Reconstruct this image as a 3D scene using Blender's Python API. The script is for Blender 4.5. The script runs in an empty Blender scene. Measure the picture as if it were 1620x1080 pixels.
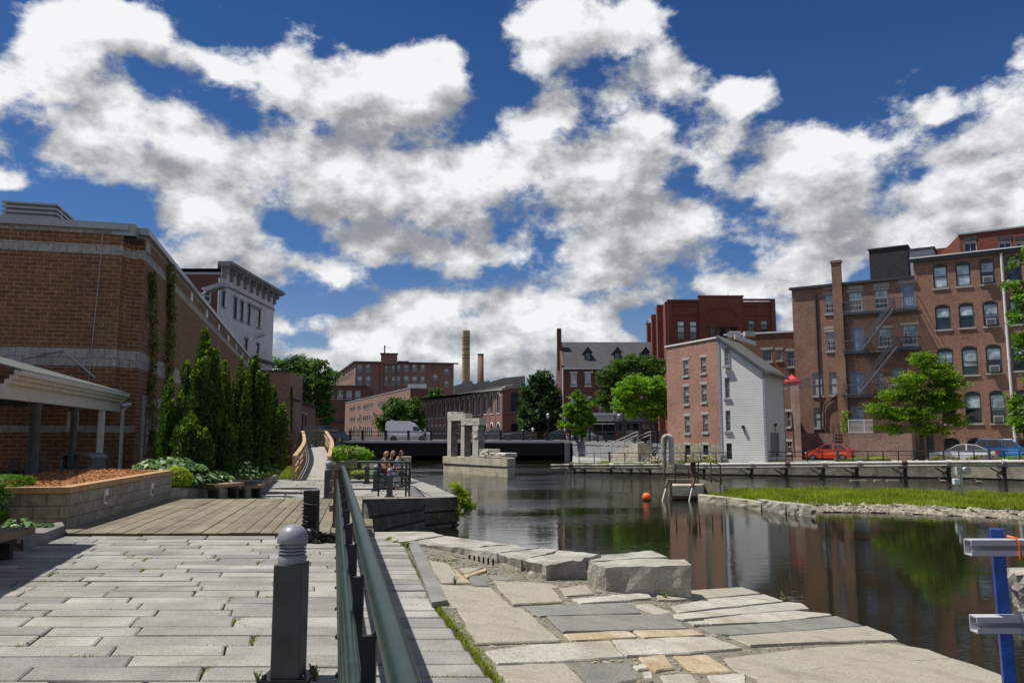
import bpy, bmesh, math, random
from mathutils import Vector, Matrix
random.seed(7)
R = math.radians
SC = bpy.context.scene
COL = SC.collection
# ---------------------------------------------------------------- camera
F = 1241.0; HZ = 687.0; CH = 1.6
TH = math.atan((HZ - 540) / F)
cam_d = bpy.data.cameras.new('camera')
cam_d.sensor_width = 36.0; cam_d.lens = F / 1620 * 36; cam_d.clip_end = 5000; cam_d.clip_start = 0.05
cam = bpy.data.objects.new('camera', cam_d); COL.objects.link(cam)
cam.location = (0, 0, CH); cam.rotation_euler = (math.pi / 2 + TH, 0, 0)
SC.camera = cam
# ---------------------------------------------------------------- colour management
SC.view_settings.view_transform = 'Standard'; SC.view_settings.look = 'None'
SC.view_settings.gamma = 1; SC.view_settings.use_curve_mapping = False
SC.view_settings.exposure = 0.74
SC.cycles.max_bounces = 6; SC.cycles.glossy_bounces = 4; SC.cycles.transmission_bounces = 4
SC.cycles.transparent_max_bounces = 12; SC.cycles.sample_clamp_indirect = 8
# ---------------------------------------------------------------- pixel -> world helpers
CT, ST = math.cos(TH), math.sin(TH)
def ray(u, v):
    cx = (u - 810) / F; cy = (540 - v) / F
    return Vector((cx, CT - cy * ST, ST + cy * CT))
def P(u, v, d):                     # point at world depth Y=d
    r = ray(u, v); return Vector((r.x * d / r.y, d, CH + r.z * d / r.y))
def G(u, v, z=0.0):                 # point on the level z
    r = ray(u, v); t = (z - CH) / r.z; return Vector((r.x * t, r.y * t, z))
def XD(u, d, v=687): return P(u, v, d).x
def ZD(v, d, u=810): return P(u, v, d).z
# ---------------------------------------------------------------- sun
SUN = Vector((-0.46, 0.03, 1.0)).normalized()
sl = bpy.data.lights.new('sun', 'SUN'); sl.energy = 3.35; sl.angle = R(0.5); sl.color = (1.0, 0.955, 0.88)
so = bpy.data.objects.new('sun', sl); COL.objects.link(so)
so.rotation_euler = SUN.to_track_quat('Z', 'Y').to_euler(); so.location = (-20, 0, 40)
# ---------------------------------------------------------------- sky with cumulus (world shader)
W = bpy.data.worlds.new("World"); SC.world = W; W.use_nodes = True
nt = W.node_tree; nt.nodes.clear()
def N(tree, t, **kw):
    n = tree.nodes.new(t)
    for k, v in kw.items(): setattr(n, k, v)
    return n
def cloud_group():
    g = bpy.data.node_groups.new('cumulus_density', 'ShaderNodeTree')
    g.interface.new_socket('Vector', in_out='INPUT', socket_type='NodeSocketVector')
    g.interface.new_socket('D', in_out='OUTPUT', socket_type='NodeSocketFloat')
    gi = g.nodes.new('NodeGroupInput'); go = g.nodes.new('NodeGroupOutput'); L = g.links.new
    V = gi.outputs[0]
    # domain warp so the blobs lose their ellipse outline
    w = N(g, 'ShaderNodeTexNoise'); w.inputs['Scale'].default_value = 5.5; w.inputs['Detail'].default_value = 3
    L(V, w.inputs['Vector'])
    ws = N(g, 'ShaderNodeVectorMath', operation='SUBTRACT'); L(w.outputs['Color'], ws.inputs[0]); ws.inputs[1].default_value = (.5, .5, .5)
    wm = N(g, 'ShaderNodeVectorMath', operation='MULTIPLY_ADD'); L(ws.outputs[0], wm.inputs[0]); wm.inputs[1].default_value = (.16, .16, .13); L(V, wm.inputs[2])
    VW = wm.outputs[0]
    blobs = [(490,145,145,88),(640,150,100,75),(420,255,190,95),(580,300,210,95),(720,280,110,75),(330,330,130,55),(620,385,150,45),
      (60,70,80,60),(60,150,110,70),(150,190,110,50),(200,60,80,45),(100,240,90,45),(190,285,80,40),
      (905,50,115,75),(860,110,60,40),(1080,140,80,42),(1180,150,62,34),
      (860,200,95,50),(960,275,110,60),(950,350,150,62),(1050,370,110,52),(950,425,95,42),
      (1230,270,150,62),(1310,330,120,52),(1390,375,150,42),(1270,405,110,34),(1135,440,42,22),
      (1520,200,135,62),(1490,290,140,55),(1600,290,100,95),(1590,370,100,34),
      (700,480,150,42),(570,520,140,36),(810,520,130,42),(650,560,220,30),(900,510,90,44),(960,500,60,34),
      (330,400,85,34),(400,450,80,34),(510,430,50,24),(330,78,42,16),(20,310,45,24),(1460,160,42,16),
      (1245,500,34,30),(480,560,60,22),(580,590,120,18),(800,580,120,22),(960,540,80,22),(1250,470,40,20),(430,520,40,20),(460,585,60,18),(1010,470,60,30)]
    last = None
    for (u, v, ru, rv) in blobs:
        c = ray(u, v).normalized()
        sc = (F / ru, F / ((ru + rv) * .9), F / rv)
        m = N(g, 'ShaderNodeVectorMath', operation='MULTIPLY_ADD'); L(VW, m.inputs[0]); m.inputs[1].default_value = sc
        m.inputs[2].default_value = (-c.x * sc[0], -c.y * sc[1], -c.z * sc[2])
        l = N(g, 'ShaderNodeVectorMath', operation='LENGTH'); L(m.outputs[0], l.inputs[0])
        if last is None: last = l.outputs['Value']
        else:
            mn = N(g, 'ShaderNodeMath', operation='SMOOTH_MIN'); L(last, mn.inputs[0]); L(l.outputs['Value'], mn.inputs[1]); mn.inputs[2].default_value = .55
            last = mn.outputs[0]
    cl = N(g, 'ShaderNodeMath', operation='MINIMUM'); L(last, cl.inputs[0]); cl.inputs[1].default_value = 2.2
    # outside the view: broad noise decides coverage
    sep = N(g, 'ShaderNodeSeparateXYZ'); L(V, sep.inputs[0])
    big = N(g, 'ShaderNodeTexNoise'); big.inputs['Scale'].default_value = 2.6; big.inputs['Detail'].default_value = 2; L(V, big.inputs['Vector'])
    bm_ = N(g, 'ShaderNodeMapRange'); L(big.outputs['Fac'], bm_.inputs[0]); bm_.inputs[1].default_value = .35; bm_.inputs[2].default_value = .65; bm_.inputs[3].default_value = 1.9; bm_.inputs[4].default_value = .2
    fr = N(g, 'ShaderNodeMapRange', interpolation_type='SMOOTHSTEP'); L(sep.outputs[1], fr.inputs[0]); fr.inputs[1].default_value = .55; fr.inputs[2].default_value = .78
    mx = N(g, 'ShaderNodeMix'); mx.data_type = 'FLOAT'; L(fr.outputs[0], mx.inputs[0]); L(bm_.outputs[0], mx.inputs[2]); L(cl.outputs[0], mx.inputs[3])
    # billow detail
    st = N(g, 'ShaderNodeVectorMath', operation='MULTIPLY'); L(V, st.inputs[0]); st.inputs[1].default_value = (1, 1, 1.45)
    n1 = N(g, 'ShaderNodeTexNoise'); n1.inputs['Scale'].default_value = 9; n1.inputs['Detail'].default_value = 9; n1.inputs['Roughness'].default_value = .60; L(st.outputs[0], n1.inputs['Vector'])
    a = N(g, 'ShaderNodeMath', operation='MULTIPLY_ADD'); L(n1.outputs['Fac'], a.inputs[0]); a.inputs[1].default_value = 2.3; a.inputs[2].default_value = -1.15 + .73
    o = N(g, 'ShaderNodeMath', operation='SUBTRACT'); L(a.outputs[0], o.inputs[0])
    h = N(g, 'ShaderNodeMath', operation='MULTIPLY'); L(mx.outputs[0], h.inputs[0]); h.inputs[1].default_value = .78; L(h.outputs[0], o.inputs[1])
    L(o.outputs[0], go.inputs[0])
    return g
cg = cloud_group(); L = nt.links.new
tc = N(nt, 'ShaderNodeTexCoord')
nrm = N(nt, 'ShaderNodeVectorMath', operation='NORMALIZE'); L(tc.outputs['Generated'], nrm.inputs[0])
def den(off):
    v = N(nt, 'ShaderNodeVectorMath', operation='ADD'); L(nrm.outputs[0], v.inputs[0]); v.inputs[1].default_value = off
    g = N(nt, 'ShaderNodeGroup'); g.node_tree = cg; L(v.outputs[0], g.inputs[0]); return g.outputs[0]
d0 = den((0, 0, 0)); d1 = den((-.026, 0, .048))
mask = N(nt, 'ShaderNodeMapRange', interpolation_type='SMOOTHSTEP'); L(d0, mask.inputs[0]); mask.inputs[1].default_value = -.10; mask.inputs[2].default_value = .24
# light falls from above: thin edges and tops bright, thick undersides grey
th = N(nt, 'ShaderNodeMapRange'); L(d1, th.inputs[0]); th.inputs[1].default_value = -.15; th.inputs[2].default_value = .95; th.inputs[3].default_value = 0; th.inputs[4].default_value = 1
df = N(nt, 'ShaderNodeMath', operation='SUBTRACT'); L(d0, df.inputs[0]); L(d1, df.inputs[1])
dl = N(nt, 'ShaderNodeMath', operation='MULTIPLY_ADD'); L(df.outputs[0], dl.inputs[0]); dl.inputs[1].default_value = .62
om = N(nt, 'ShaderNodeMath', operation='MULTIPLY_ADD'); L(th.outputs[0], om.inputs[0]); om.inputs[1].default_value = -.30; om.inputs[2].default_value = .64
def fine(off):
    v = N(nt, 'ShaderNodeVectorMath', operation='ADD'); L(nrm.outputs[0], v.inputs[0]); v.inputs[1].default_value = off
    v2 = N(nt, 'ShaderNodeVectorMath', operation='MULTIPLY'); L(v.outputs[0], v2.inputs[0]); v2.inputs[1].default_value = (1, 1, 1.5)
    n = N(nt, 'ShaderNodeTexNoise'); n.inputs['Scale'].default_value = 15; n.inputs['Detail'].default_value = 6; n.inputs['Roughness'].default_value = .6; L(v2.outputs[0], n.inputs['Vector']); return n.outputs['Fac']
f0, f1 = fine((3, 0, 0)), fine((2.990, 0, .016))
fd = N(nt, 'ShaderNodeMath', operation='SUBTRACT'); L(f0, fd.inputs[0]); L(f1, fd.inputs[1])
fm = N(nt, 'ShaderNodeMath', operation='MULTIPLY_ADD'); L(fd.outputs[0], fm.inputs[0]); fm.inputs[1].default_value = 1.9; L(om.outputs[0], fm.inputs[2]); L(fm.outputs[0], dl.inputs[2])
ramp = N(nt, 'ShaderNodeValToRGB'); L(dl.outputs[0], ramp.inputs[0])
cr = ramp.color_ramp; cr.elements[0].position = .0; cr.elements[0].color = (.17, .18, .20, 1)
cr.elements[1].position = 1; cr.elements[1].color = (.54, .55, .555, 1)
for pos, c in ((.25, (.215, .225, .24)), (.50, (.32, .33, .34)), (.76, (.43, .44, .445))):
    e = cr.elements.new(pos); e.color = (*c, 1)
sky = N(nt, 'ShaderNodeTexSky'); sky.sky_type = 'NISHITA'; sky.sun_disc = False
sky.sun_elevation = math.asin(SUN.z); sky.sun_rotation = math.atan2(SUN.x, SUN.y)
sky.dust_density = .4; sky.ozone_density = 3.0; sky.air_density = 1.0
skm = N(nt, 'ShaderNodeMix'); skm.data_type = 'RGBA'; skm.blend_type = 'MULTIPLY'; skm.inputs[0].default_value = 1
L(sky.outputs[0], skm.inputs[6])
STR = 0.10
cs = N(nt, 'ShaderNodeVectorMath', operation='SCALE'); L(ramp.outputs[0], cs.inputs[0]); cs.inputs['Scale'].default_value = 1 / STR
# far clouds near the horizon fade a little into the air
sp = N(nt, 'ShaderNodeSeparateXYZ'); L(nrm.outputs[0], sp.inputs[0])
hc = N(nt, 'ShaderNodeValToRGB'); L(sp.outputs[2], hc.inputs[0]); hc.color_ramp.elements[0].position = 0; hc.color_ramp.elements[0].color = (.44, .42, .48, 1); hc.color_ramp.elements[1].position = .55; hc.color_ramp.elements[1].color = (.10, .22, .37, 1)
ee = hc.color_ramp.elements.new(.22); ee.color = (.20, .31, .46, 1); L(hc.outputs[0], skm.inputs[7])
hz = N(nt, 'ShaderNodeMapRange', interpolation_type='SMOOTHSTEP'); L(sp.outputs[2], hz.inputs[0]); hz.inputs[1].default_value = -.02; hz.inputs[2].default_value = .12; hz.inputs[3].default_value = .55; hz.inputs[4].default_value = 1
mk = N(nt, 'ShaderNodeMath', operation='MULTIPLY'); L(mask.outputs[0], mk.inputs[0]); L(hz.outputs[0], mk.inputs[1])
mm = N(nt, 'ShaderNodeMix'); mm.data_type = 'RGBA'; L(mk.outputs[0], mm.inputs[0]); L(skm.outputs[2], mm.inputs[6]); L(cs.outputs[0], mm.inputs[7])
bg = N(nt, 'ShaderNodeBackground'); bg.inputs['Strength'].default_value = STR; L(mm.outputs[2], bg.inputs['Color'])
wo = N(nt, 'ShaderNodeOutputWorld'); L(bg.outputs[0], wo.inputs['Surface'])
W.cycles.sampling_method = 'MANUAL'; W.cycles.sample_map_resolution = 512
# ---------------------------------------------------------------- materials
MATS = {}
def new_mat(name):
    m = bpy.data.materials.new(name); m.use_nodes = True
    t = m.node_tree; b = t.nodes['Principled BSDF']; MATS[name] = m
    return m, t, b, t.links.new
def ramp_node(t, src, stops, l):
    r = t.nodes.new('ShaderNodeValToRGB'); l(src, r.inputs[0]); e = r.color_ramp.elements
    e[0].position, e[0].color = stops[0][0], (*stops[0][1], 1); e[1].position, e[1].color = stops[-1][0], (*stops[-1][1], 1)
    for p, c in stops[1:-1]:
        x = e.new(p); x.color = (*c, 1)
    return r.outputs[0]
def noise(t, l, vec, scale, detail=4, rough=.55, stretch=None):
    if stretch:
        m = t.nodes.new('ShaderNodeVectorMath'); m.operation = 'MULTIPLY'; l(vec, m.inputs[0]); m.inputs[1].default_value = stretch; vec = m.outputs[0]
    n = t.nodes.new('ShaderNodeTexNoise'); n.inputs['Scale'].default_value = scale; n.inputs['Detail'].default_value = detail; n.inputs['Roughness'].default_value = rough
    l(vec, n.inputs['Vector']); return n.outputs['Fac']
def mul(c, k): return tuple(min(1, x * k) for x in c)
def mixc(t, l, f, a, b, mode='MIX'):
    n = t.nodes.new('ShaderNodeMix'); n.data_type = 'RGBA'; n.blend_type = mode
    for s, i in ((f, 0), (a, 6), (b, 7)):
        if isinstance(s, (int, float)): n.inputs[i].default_value = s
        elif isinstance(s, tuple): n.inputs[i].default_value = (*s, 1) if len(s) == 3 else s
        else: l(s, n.inputs[i])
    return n.outputs[2]
def bump(t, l, h, b, strength=.3, dist=.01):
    n = t.nodes.new('ShaderNodeBump'); n.inputs['Strength'].default_value = strength; n.inputs['Distance'].default_value = dist
    l(h, n.inputs['Height']); l(n.outputs[0], b.inputs['Normal'])
def plain(name, col, rough=.6, metal=0.0, var=.25, scale=6, spec=None, bmp=0, coat=0):
    m, t, b, l = new_mat(name)
    tc = t.nodes.new('ShaderNodeTexCoord').outputs['Object']
    f = noise(t, l, tc, scale, 5)
    l(ramp_node(t, f, [(.3, mul(col, 1 - var)), (.7, mul(col, 1 + var))], l), b.inputs['Base Color'])
    b.inputs['Roughness'].default_value = rough; b.inputs['Metallic'].default_value = metal
    if spec is not None: b.inputs['Specular IOR Level'].default_value = spec
    if coat: b.inputs['Coat Weight'].default_value = coat; b.inputs['Coat Roughness'].default_value = .08
    if bmp: bump(t, l, f, b, bmp, .01)
    return m
def brick(name, c1, c2, mortar, bw=.21, bh=.072, ms=.011, stain=.35, streak=(.10, .09, .08), pale=None, scale=1.0):
    m, t, b, l = new_mat(name)
    uv = t.nodes.new('ShaderNodeUVMap').outputs[0]
    n = t.nodes.new('ShaderNodeTexBrick'); l(uv, n.inputs['Vector'])
    n.inputs['Scale'].default_value = 1; n.inputs['Brick Width'].default_value = bw; n.inputs['Row Height'].default_value = bh
    n.inputs['Mortar Size'].default_value = ms; n.inputs['Mortar Smooth'].default_value = .1; n.inputs['Bias'].default_value = 0
    n.inputs['Color1'].default_value = (*c1, 1); n.inputs['Color2'].default_value = (*c2, 1); n.inputs['Mortar'].default_value = (*mortar, 1)
    oc = t.nodes.new('ShaderNodeNewGeometry').outputs['Position']
    fine = noise(t, l, oc, 9, 3, .7)
    c = mixc(t, l, 1.0, n.outputs['Color'], ramp_node(t, fine, [(.25, (.60, .60, .60)), (.75, (1.42, 1.42, 1.42))], l), 'MULTIPLY')
    big = noise(t, l, oc, .35, 5, .65)
    c = mixc(t, l, 1.0, c, ramp_node(t, big, [(.3, (1 - stain, 1 - stain, 1 - stain)), (.5, (1, 1, 1)), (.75, (1 + stain * .6, 1 + stain * .55, 1 + stain * .5))], l), 'MULTIPLY')
    st = noise(t, l, oc, 1.2, 5, .6, (1.6, 1.6, .22))
    mr = t.nodes.new('ShaderNodeMapRange'); l(st, mr.inputs[0]); mr.inputs[1].default_value = .60; mr.inputs[2].default_value = .78; mr.inputs[4].default_value = .5
    c = mixc(t, l, mr.outputs[0], c, streak)
    if pale:
        pn = noise(t, l, oc, .8, 6, .72)
        pr = t.nodes.new('ShaderNodeMapRange'); l(pn, pr.inputs[0]); pr.inputs[1].default_value = .56; pr.inputs[2].default_value = .72; pr.inputs[4].default_value = .55
        c = mixc(t, l, pr.outputs[0], c, pale)
    l(c, b.inputs['Base Color']); b.inputs['Roughness'].default_value = .9
    inv = t.nodes.new('ShaderNodeMath'); inv.operation = 'SUBTRACT'; inv.inputs[0].default_value = 1; l(n.outputs['Fac'], inv.inputs[1])
    bump(t, l, inv.outputs[0], b, .5, .008)
    return m
def stone(name, c1, c2, scale=3, speck=60, bmp=.5, dist=.02, rough=.85, stain=None, rnd=0.0, stainpos=(.55, .7)):
    m, t, b, l = new_mat(name)
    oc = t.nodes.new('ShaderNodeNewGeometry').outputs['Position']
    f = noise(t, l, oc, scale, 6, .62)
    c = ramp_node(t, f, [(.3, c1), (.7, c2)], l)
    sp = noise(t, l, oc, speck, 2, .8)
    c = mixc(t, l, 1.0, c, ramp_node(t, sp, [(.3, (.62, .62, .62)), (.5, (1, 1, 1)), (.72, (1.3, 1.3, 1.3))], l), 'MULTIPLY')
    if rnd:
        at = t.nodes.new('ShaderNodeAttribute'); at.attribute_name = 'rnd'
        c = mixc(t, l, 1.0, c, ramp_node(t, at.outputs['Fac'], [(0, (1 - rnd, 1 - rnd, 1 - rnd * .9)), (.5, (1, 1, 1)), (1, (1 + rnd, 1 + rnd, 1 + rnd * .85))], l), 'MULTIPLY')
    if stain:
        s = noise(t, l, oc, 1.7, 5, .6)
        mr = t.nodes.new('ShaderNodeMapRange'); l(s, mr.inputs[0]); mr.inputs[1].default_value = stainpos[0]; mr.inputs[2].default_value = stainpos[1]; mr.inputs[4].default_value = .75
        c = mixc(t, l, mr.outputs[0], c, stain)
    l(c, b.inputs['Base Color']); b.inputs['Roughness'].default_value = rough
    hn = noise(t, l, oc, scale * 5, 8, .7)
    bump(t, l, hn, b, bmp, dist)
    return m
def wood(name, c1, c2, axis=1, scale=3, rnd=0.0, rough=.85):
    m, t, b, l = new_mat(name)
    oc = t.nodes.new('ShaderNodeNewGeometry').outputs['Position']
    s = [14, 14, 14]; s[axis] = .7
    f = noise(t, l, oc, scale, 6, .7, tuple(s))
    c = ramp_node(t, f, [(.25, c1), (.75, c2)], l)
    g = noise(t, l, oc, 1.3, 3)
    c = mixc(t, l, 1.0, c, ramp_node(t, g, [(.3, (.75, .73, .7)), (.7, (1.15, 1.15, 1.15))], l), 'MULTIPLY')
    if rnd:
        at = t.nodes.new('ShaderNodeAttribute'); at.attribute_name = 'rnd'
        c = mixc(t, l, 1.0, c, ramp_node(t, at.outputs['Fac'], [(0, (1 - rnd, 1 - rnd, 1 - rnd)), (1, (1 + rnd, 1 + rnd * .95, 1 + rnd * .8))], l), 'MULTIPLY')
    l(c, b.inputs['Base Color']); b.inputs['Roughness'].default_value = rough; bump(t, l, f, b, .4, .006)
    return m
def leaf(name, dark, mid, light, trans=.45):
    m, t, b, l = new_mat(name)
    at = t.nodes.new('ShaderNodeAttribute'); at.attribute_name = 'rnd'
    c = ramp_node(t, at.outputs['Fac'], [(0, dark), (.5, mid), (1, light)], l)
    l(c, b.inputs['Base Color']); b.inputs['Roughness'].default_value = .55; b.inputs['Specular IOR Level'].default_value = .3
    tr = t.nodes.new('ShaderNodeBsdfTranslucent'); tc = mixc(t, l, 1.0, c, (1.15, 1.3, .45), 'MULTIPLY'); l(tc, tr.inputs[0])
    mx = t.nodes.new('ShaderNodeMixShader'); mx.inputs[0].default_value = trans
    l(b.outputs[0], mx.inputs[1]); l(tr.outputs[0], mx.inputs[2]); l(mx.outputs[0], t.nodes['Material Output'].inputs[0])
    return m
def glass(name, col=(.012, .015, .018), rough=.04, spec=.9):
    m, t, b, l = new_mat(name)
    oc = t.nodes.new('ShaderNodeNewGeometry').outputs['Position']
    f = noise(t, l, oc, .9, 3)
    l(ramp_node(t, f, [(.35, mul(col, .6)), (.65, mul(col, 2.2))], l), b.inputs['Base Color'])
    b.inputs['Roughness'].default_value = rough; b.inputs['IOR'].default_value = 1.75
    wv = noise(t, l, oc, 1.5, 1); bump(t, l, wv, b, .12, .02)
    return m

M_BRICK_A = brick('brown_utility_brick', (.235, .098, .046), (.15, .062, .032), (.31, .215, .125), .40, .132, .013, .22)
M_BLOCK_A = brick('pale_split_block', (.40, .385, .36), (.32, .31, .29), (.17, .165, .15), .42, .40, .010, .2, (.2, .19, .18))
M_BRICK_K = brick('old_red_brick', (.27, .108, .066), (.125, .049, .033), (.29, .215, .16), .22, .075, .014, .42, (.11, .085, .065), (.34, .24, .18))
M_BRICK_L = brick('orange_red_brick', (.31, .120, .072), (.17, .062, .040), (.30, .215, .165), .22, .075, .013, .32, (.13, .085, .065), (.34, .22, .165))
M_BRICK_J = brick('washed_red_brick', (.35, .155, .105), (.21, .092, .062), (.36, .27, .21), .22, .075, .012, .28, (.15, .09, .07), (.33, .2, .15))
M_BRICK_LOW = brick('patched_brick', (.29, .15, .115), (.15, .075, .058), (.34, .27, .22), .22, .075, .014, .4, (.13, .09, .07), (.42, .33, .27))
M_BRICK_I = brick('dark_red_brick', (.22, .055, .035), (.15, .038, .026), (.13, .06, .045), .22, .075, .008, .18, (.08, .02, .015))
M_BRICK_H = brick('plum_brick', (.15, .052, .042), (.10, .036, .030), (.15, .09, .07), .22, .075, .010, .15, (.07, .025, .02))
M_BRICK_M = brick('mill_brick', (.26, .115, .085), (.17, .075, .057), (.27, .19, .15), .22, .075, .010, .22, (.09, .05, .04), (.24, .13, .10))
M_BRICK_M2 = brick('pinkish_mill_brick', (.26, .135, .10), (.20, .10, .075), (.26, .18, .14), .22, .075, .010, .15, (.18, .1, .08))
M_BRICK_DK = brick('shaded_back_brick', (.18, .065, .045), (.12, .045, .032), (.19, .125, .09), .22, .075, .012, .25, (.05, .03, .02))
M_BRICK_Y = brick('yellow_chimney_brick', (.44, .34, .18), (.36, .27, .14), (.38, .29, .17), .3, .12, .010, .22, (.12, .09, .05))
M_BRICK_C = brick('brown_chimney_brick', (.22, .115, .075), (.17, .09, .06), (.21, .14, .10), .3, .12, .010, .2)
M_WHITEBRICK = brick('whitewashed_brick', (.74, .74, .74), (.60, .60, .61), (.52, .52, .53), .22, .075, .008, .22, (.24, .24, .25))
M_RUBBLE = stone('rubble_stone', (.12, .10, .075), (.40, .36, .28), 3.2, 14, .8, .05)
M_GRANITE = stone('granite_slab', (.185, .176, .158), (.315, .302, .276), 1.6, 60, .55, .010, .8, (.165, .145, .10), .26, (.62, .8))
M_SOIL = stone('joint_soil', (.030, .026, .018), (.075, .065, .045), 5, 40, .5, .02)
M_TERR = stone('terrace_granite', (.30, .285, .25), (.50, .475, .42), 2.6, 55, .55, .012, .85, (.20, .175, .13), .34, (.57, .75))
M_MORTAR = stone('terrace_mortar', (.13, .115, .082), (.26, .235, .175), 6, 35, .7, .03)
M_BLOCK = stone('rough_granite', (.20, .185, .16), (.46, .435, .38), 2.4, 45, .9, .03, .9, (.30, .235, .15), 0, (.56, .75))
M_OCHRE = stone('rusty_stone', (.30, .20, .09), (.47, .41, .30), 4, 40, .5, .012)
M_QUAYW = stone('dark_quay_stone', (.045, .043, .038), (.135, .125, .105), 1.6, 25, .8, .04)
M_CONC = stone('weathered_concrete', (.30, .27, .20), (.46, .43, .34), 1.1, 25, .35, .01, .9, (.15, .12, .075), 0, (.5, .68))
M_CONC_G = stone('grey_concrete', (.21, .215, .225), (.31, .315, .325), .8, 20, .2, .01, .9)
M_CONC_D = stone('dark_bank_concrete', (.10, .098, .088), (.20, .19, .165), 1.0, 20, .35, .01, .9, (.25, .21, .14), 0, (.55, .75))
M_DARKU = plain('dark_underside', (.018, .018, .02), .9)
M_PIER = stone('pier_limestone', (.38, .34, .24), (.60, .55, .43), 1.0, 22, .35, .01, .9, (.20, .15, .08), 0, (.54, .72))
M_MONU = stone('monument_granite', (.40, .385, .33), (.56, .54, .47), 1.2, 30, .3, .008, .85)
M_MONUD = stone('broken_granite', (.05, .05, .048), (.24, .235, .22), 3.0, 20, .9, .05, .9)
M_ASPH = stone('asphalt', (.045, .045, .047), (.07, .07, .07), 2, 40, .3, .005)
M_SIDEW = stone('pavement_concrete', (.24, .235, .215), (.33, .32, .30), 2, 30, .2, .005)
M_GRASSG = stone('grass_ground', (.030, .055, .010), (.075, .125, .020), 3, 25, .6, .03)
M_EARTH = stone('earth_bank', (.04, .045, .02), (.09, .085, .045), 1.5, 20, .6, .05)
M_ROOFT = stone('torch_down_roof', (.06, .06, .06), (.10, .10, .10), 2, 20, .2, .01)
M_SLATE = brick('slate_shingle', (.060, .062, .068), (.040, .042, .047), (.022, .022, .025), .3, .22, .012, .2, (.03, .03, .033))
M_SHING = stone('grey_green_shingle', (.062, .070, .062), (.125, .135, .120), 2.5, 35, .4, .01)
M_PLANK = wood('weathered_plank', (.105, .088, .055), (.245, .215, .155), 1, 3, .22)
M_RAILW = wood('tan_rail_wood', (.33, .21, .10), (.52, .37, .21), 1, 3)
M_POSTW = wood('old_brown_wood', (.10, .062, .030), (.21, .14, .075), 2, 3)
M_BENCHW = wood('bench_wood', (.16, .105, .070), (.30, .20, .13), 0, 3)
M_GREYW = wood('grey_timber', (.13, .115, .09), (.24, .22, .18), 0, 3)
M_DARKW = wood('dark_timber', (.02, .018, .015), (.06, .052, .042), 2, 3)
M_GREENP = plain('green_rail_paint', (.012, .027, .023), .36, 0, .4, 12, .4)
M_BOLL = plain('bollard_grey_green', (.052, .060, .056), .6, 0, .32, 5, .4, .15)
M_BOLLC = plain('bollard_cap_grey', (.215, .225, .26), .34, 0, .12, 6)
M_TAR = plain('charred_metal', (.012, .012, .012), .38, .3, .5, 14, None, .6)
M_BLACKF = plain('black_rail_paint', (.014, .018, .020), .5)
M_FRG = plain('dark_green_frame', (.035, .055, .048), .5)
M_FRW = plain('white_frame', (.60, .60, .60), .5, 0, .08)
M_FRD = plain('dark_frame', (.035, .037, .042), .5)
M_FRGY = plain('grey_frame', (.30, .32, .35), .5)
M_SILL = plain('stone_sill', (.36, .34, .30), .85, 0, .2)
M_TRIMW = plain('white_trim', (.66, .67, .68), .5, 0, .1)
M_PORCHW = plain('porch_cream', (.52, .50, .44), .55, 0, .12)
M_COPING = plain('metal_coping', (.33, .34, .36), .42, .2, .1)
M_BLUEG = plain('blue_grey_paint', (.22, .27, .37), .55, 0, .12, 3)
M_IRON = plain('grey_iron', (.085, .10, .125), .55, 0, .25)
M_RUST = plain('rust_pipe', (.085, .045, .032), .8, 0, .5, 3)
M_PIPE = stone('lagged_pipe', (.42, .40, .36), (.62, .60, .55), 1.3, 12, .3, .01, .7, (.20, .11, .06), 0, (.60, .72))
M_PIPER = stone('peeling_pipe', (.17, .15, .12), (.46, .44, .39), 3.5, 12, .5, .02, .8, (.03, .025, .02), 0, (.50, .6))
M_ORANGE = plain('buoy_orange', (.85, .13, .012), .35, 0, .08, 4, .5)
M_BLUE = plain('blue_paint', (.010, .050, .27), .42, 0, .45, 14, .5, .3)
M_ALU = plain('grey_channel', (.50, .50, .53), .35, .1, .08)
M_GREYB = plain('grey_box', (.42, .42, .40), .6, 0, .12)
M_TYRE = plain('tyre_rubber', (.012, .012, .012), .85)
M_RIM = plain('alloy_rim', (.55, .56, .58), .3, .8, .1)
M_CLAP = plain('black_membrane', (.020, .020, .022), .75, 0, .4, 3, None, .4)
M_GL = glass('dark_glass')
M_GLB = glass('blue_glass', (.05, .08, .12))
M_SKYREF = glass('painted_sky_reflection', (.26, .31, .34), .12)  # pale glossy colour paints the sky's reflection on the upper panes
M_CURT = plain('pale_curtain', (.33, .36, .35), .6)
M_REDC = plain('red_umbrella_cloth', (.72, .03, .02), .7)
M_MULCH = stone('bark_mulch', (.22, .085, .030), (.55, .25, .10), 9, 60, .9, .04, .95)
M_CAPO = plain('rusty_cap', (.40, .23, .11), .8, 0, .25, 5)
M_BLKW = brick('planter_block', (.29, .26, .205), (.22, .20, .16), (.13, .115, .09), .42, .205, .010, .4, (.09, .085, .07))
M_TAILR = plain('tail_light_red', (.6, .01, .01), .2)
M_HEADL = plain('headlight', (.7, .72, .75), .1)
M_LAMPG = plain('lamp_globe', (.62, .62, .52), .25)
M_PLAST = plain('grey_bin_plastic', (.12, .125, .13), .5)
M_TEAK = plain('silvered_teak', (.13, .11, .085), .8, 0, .3)

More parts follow.
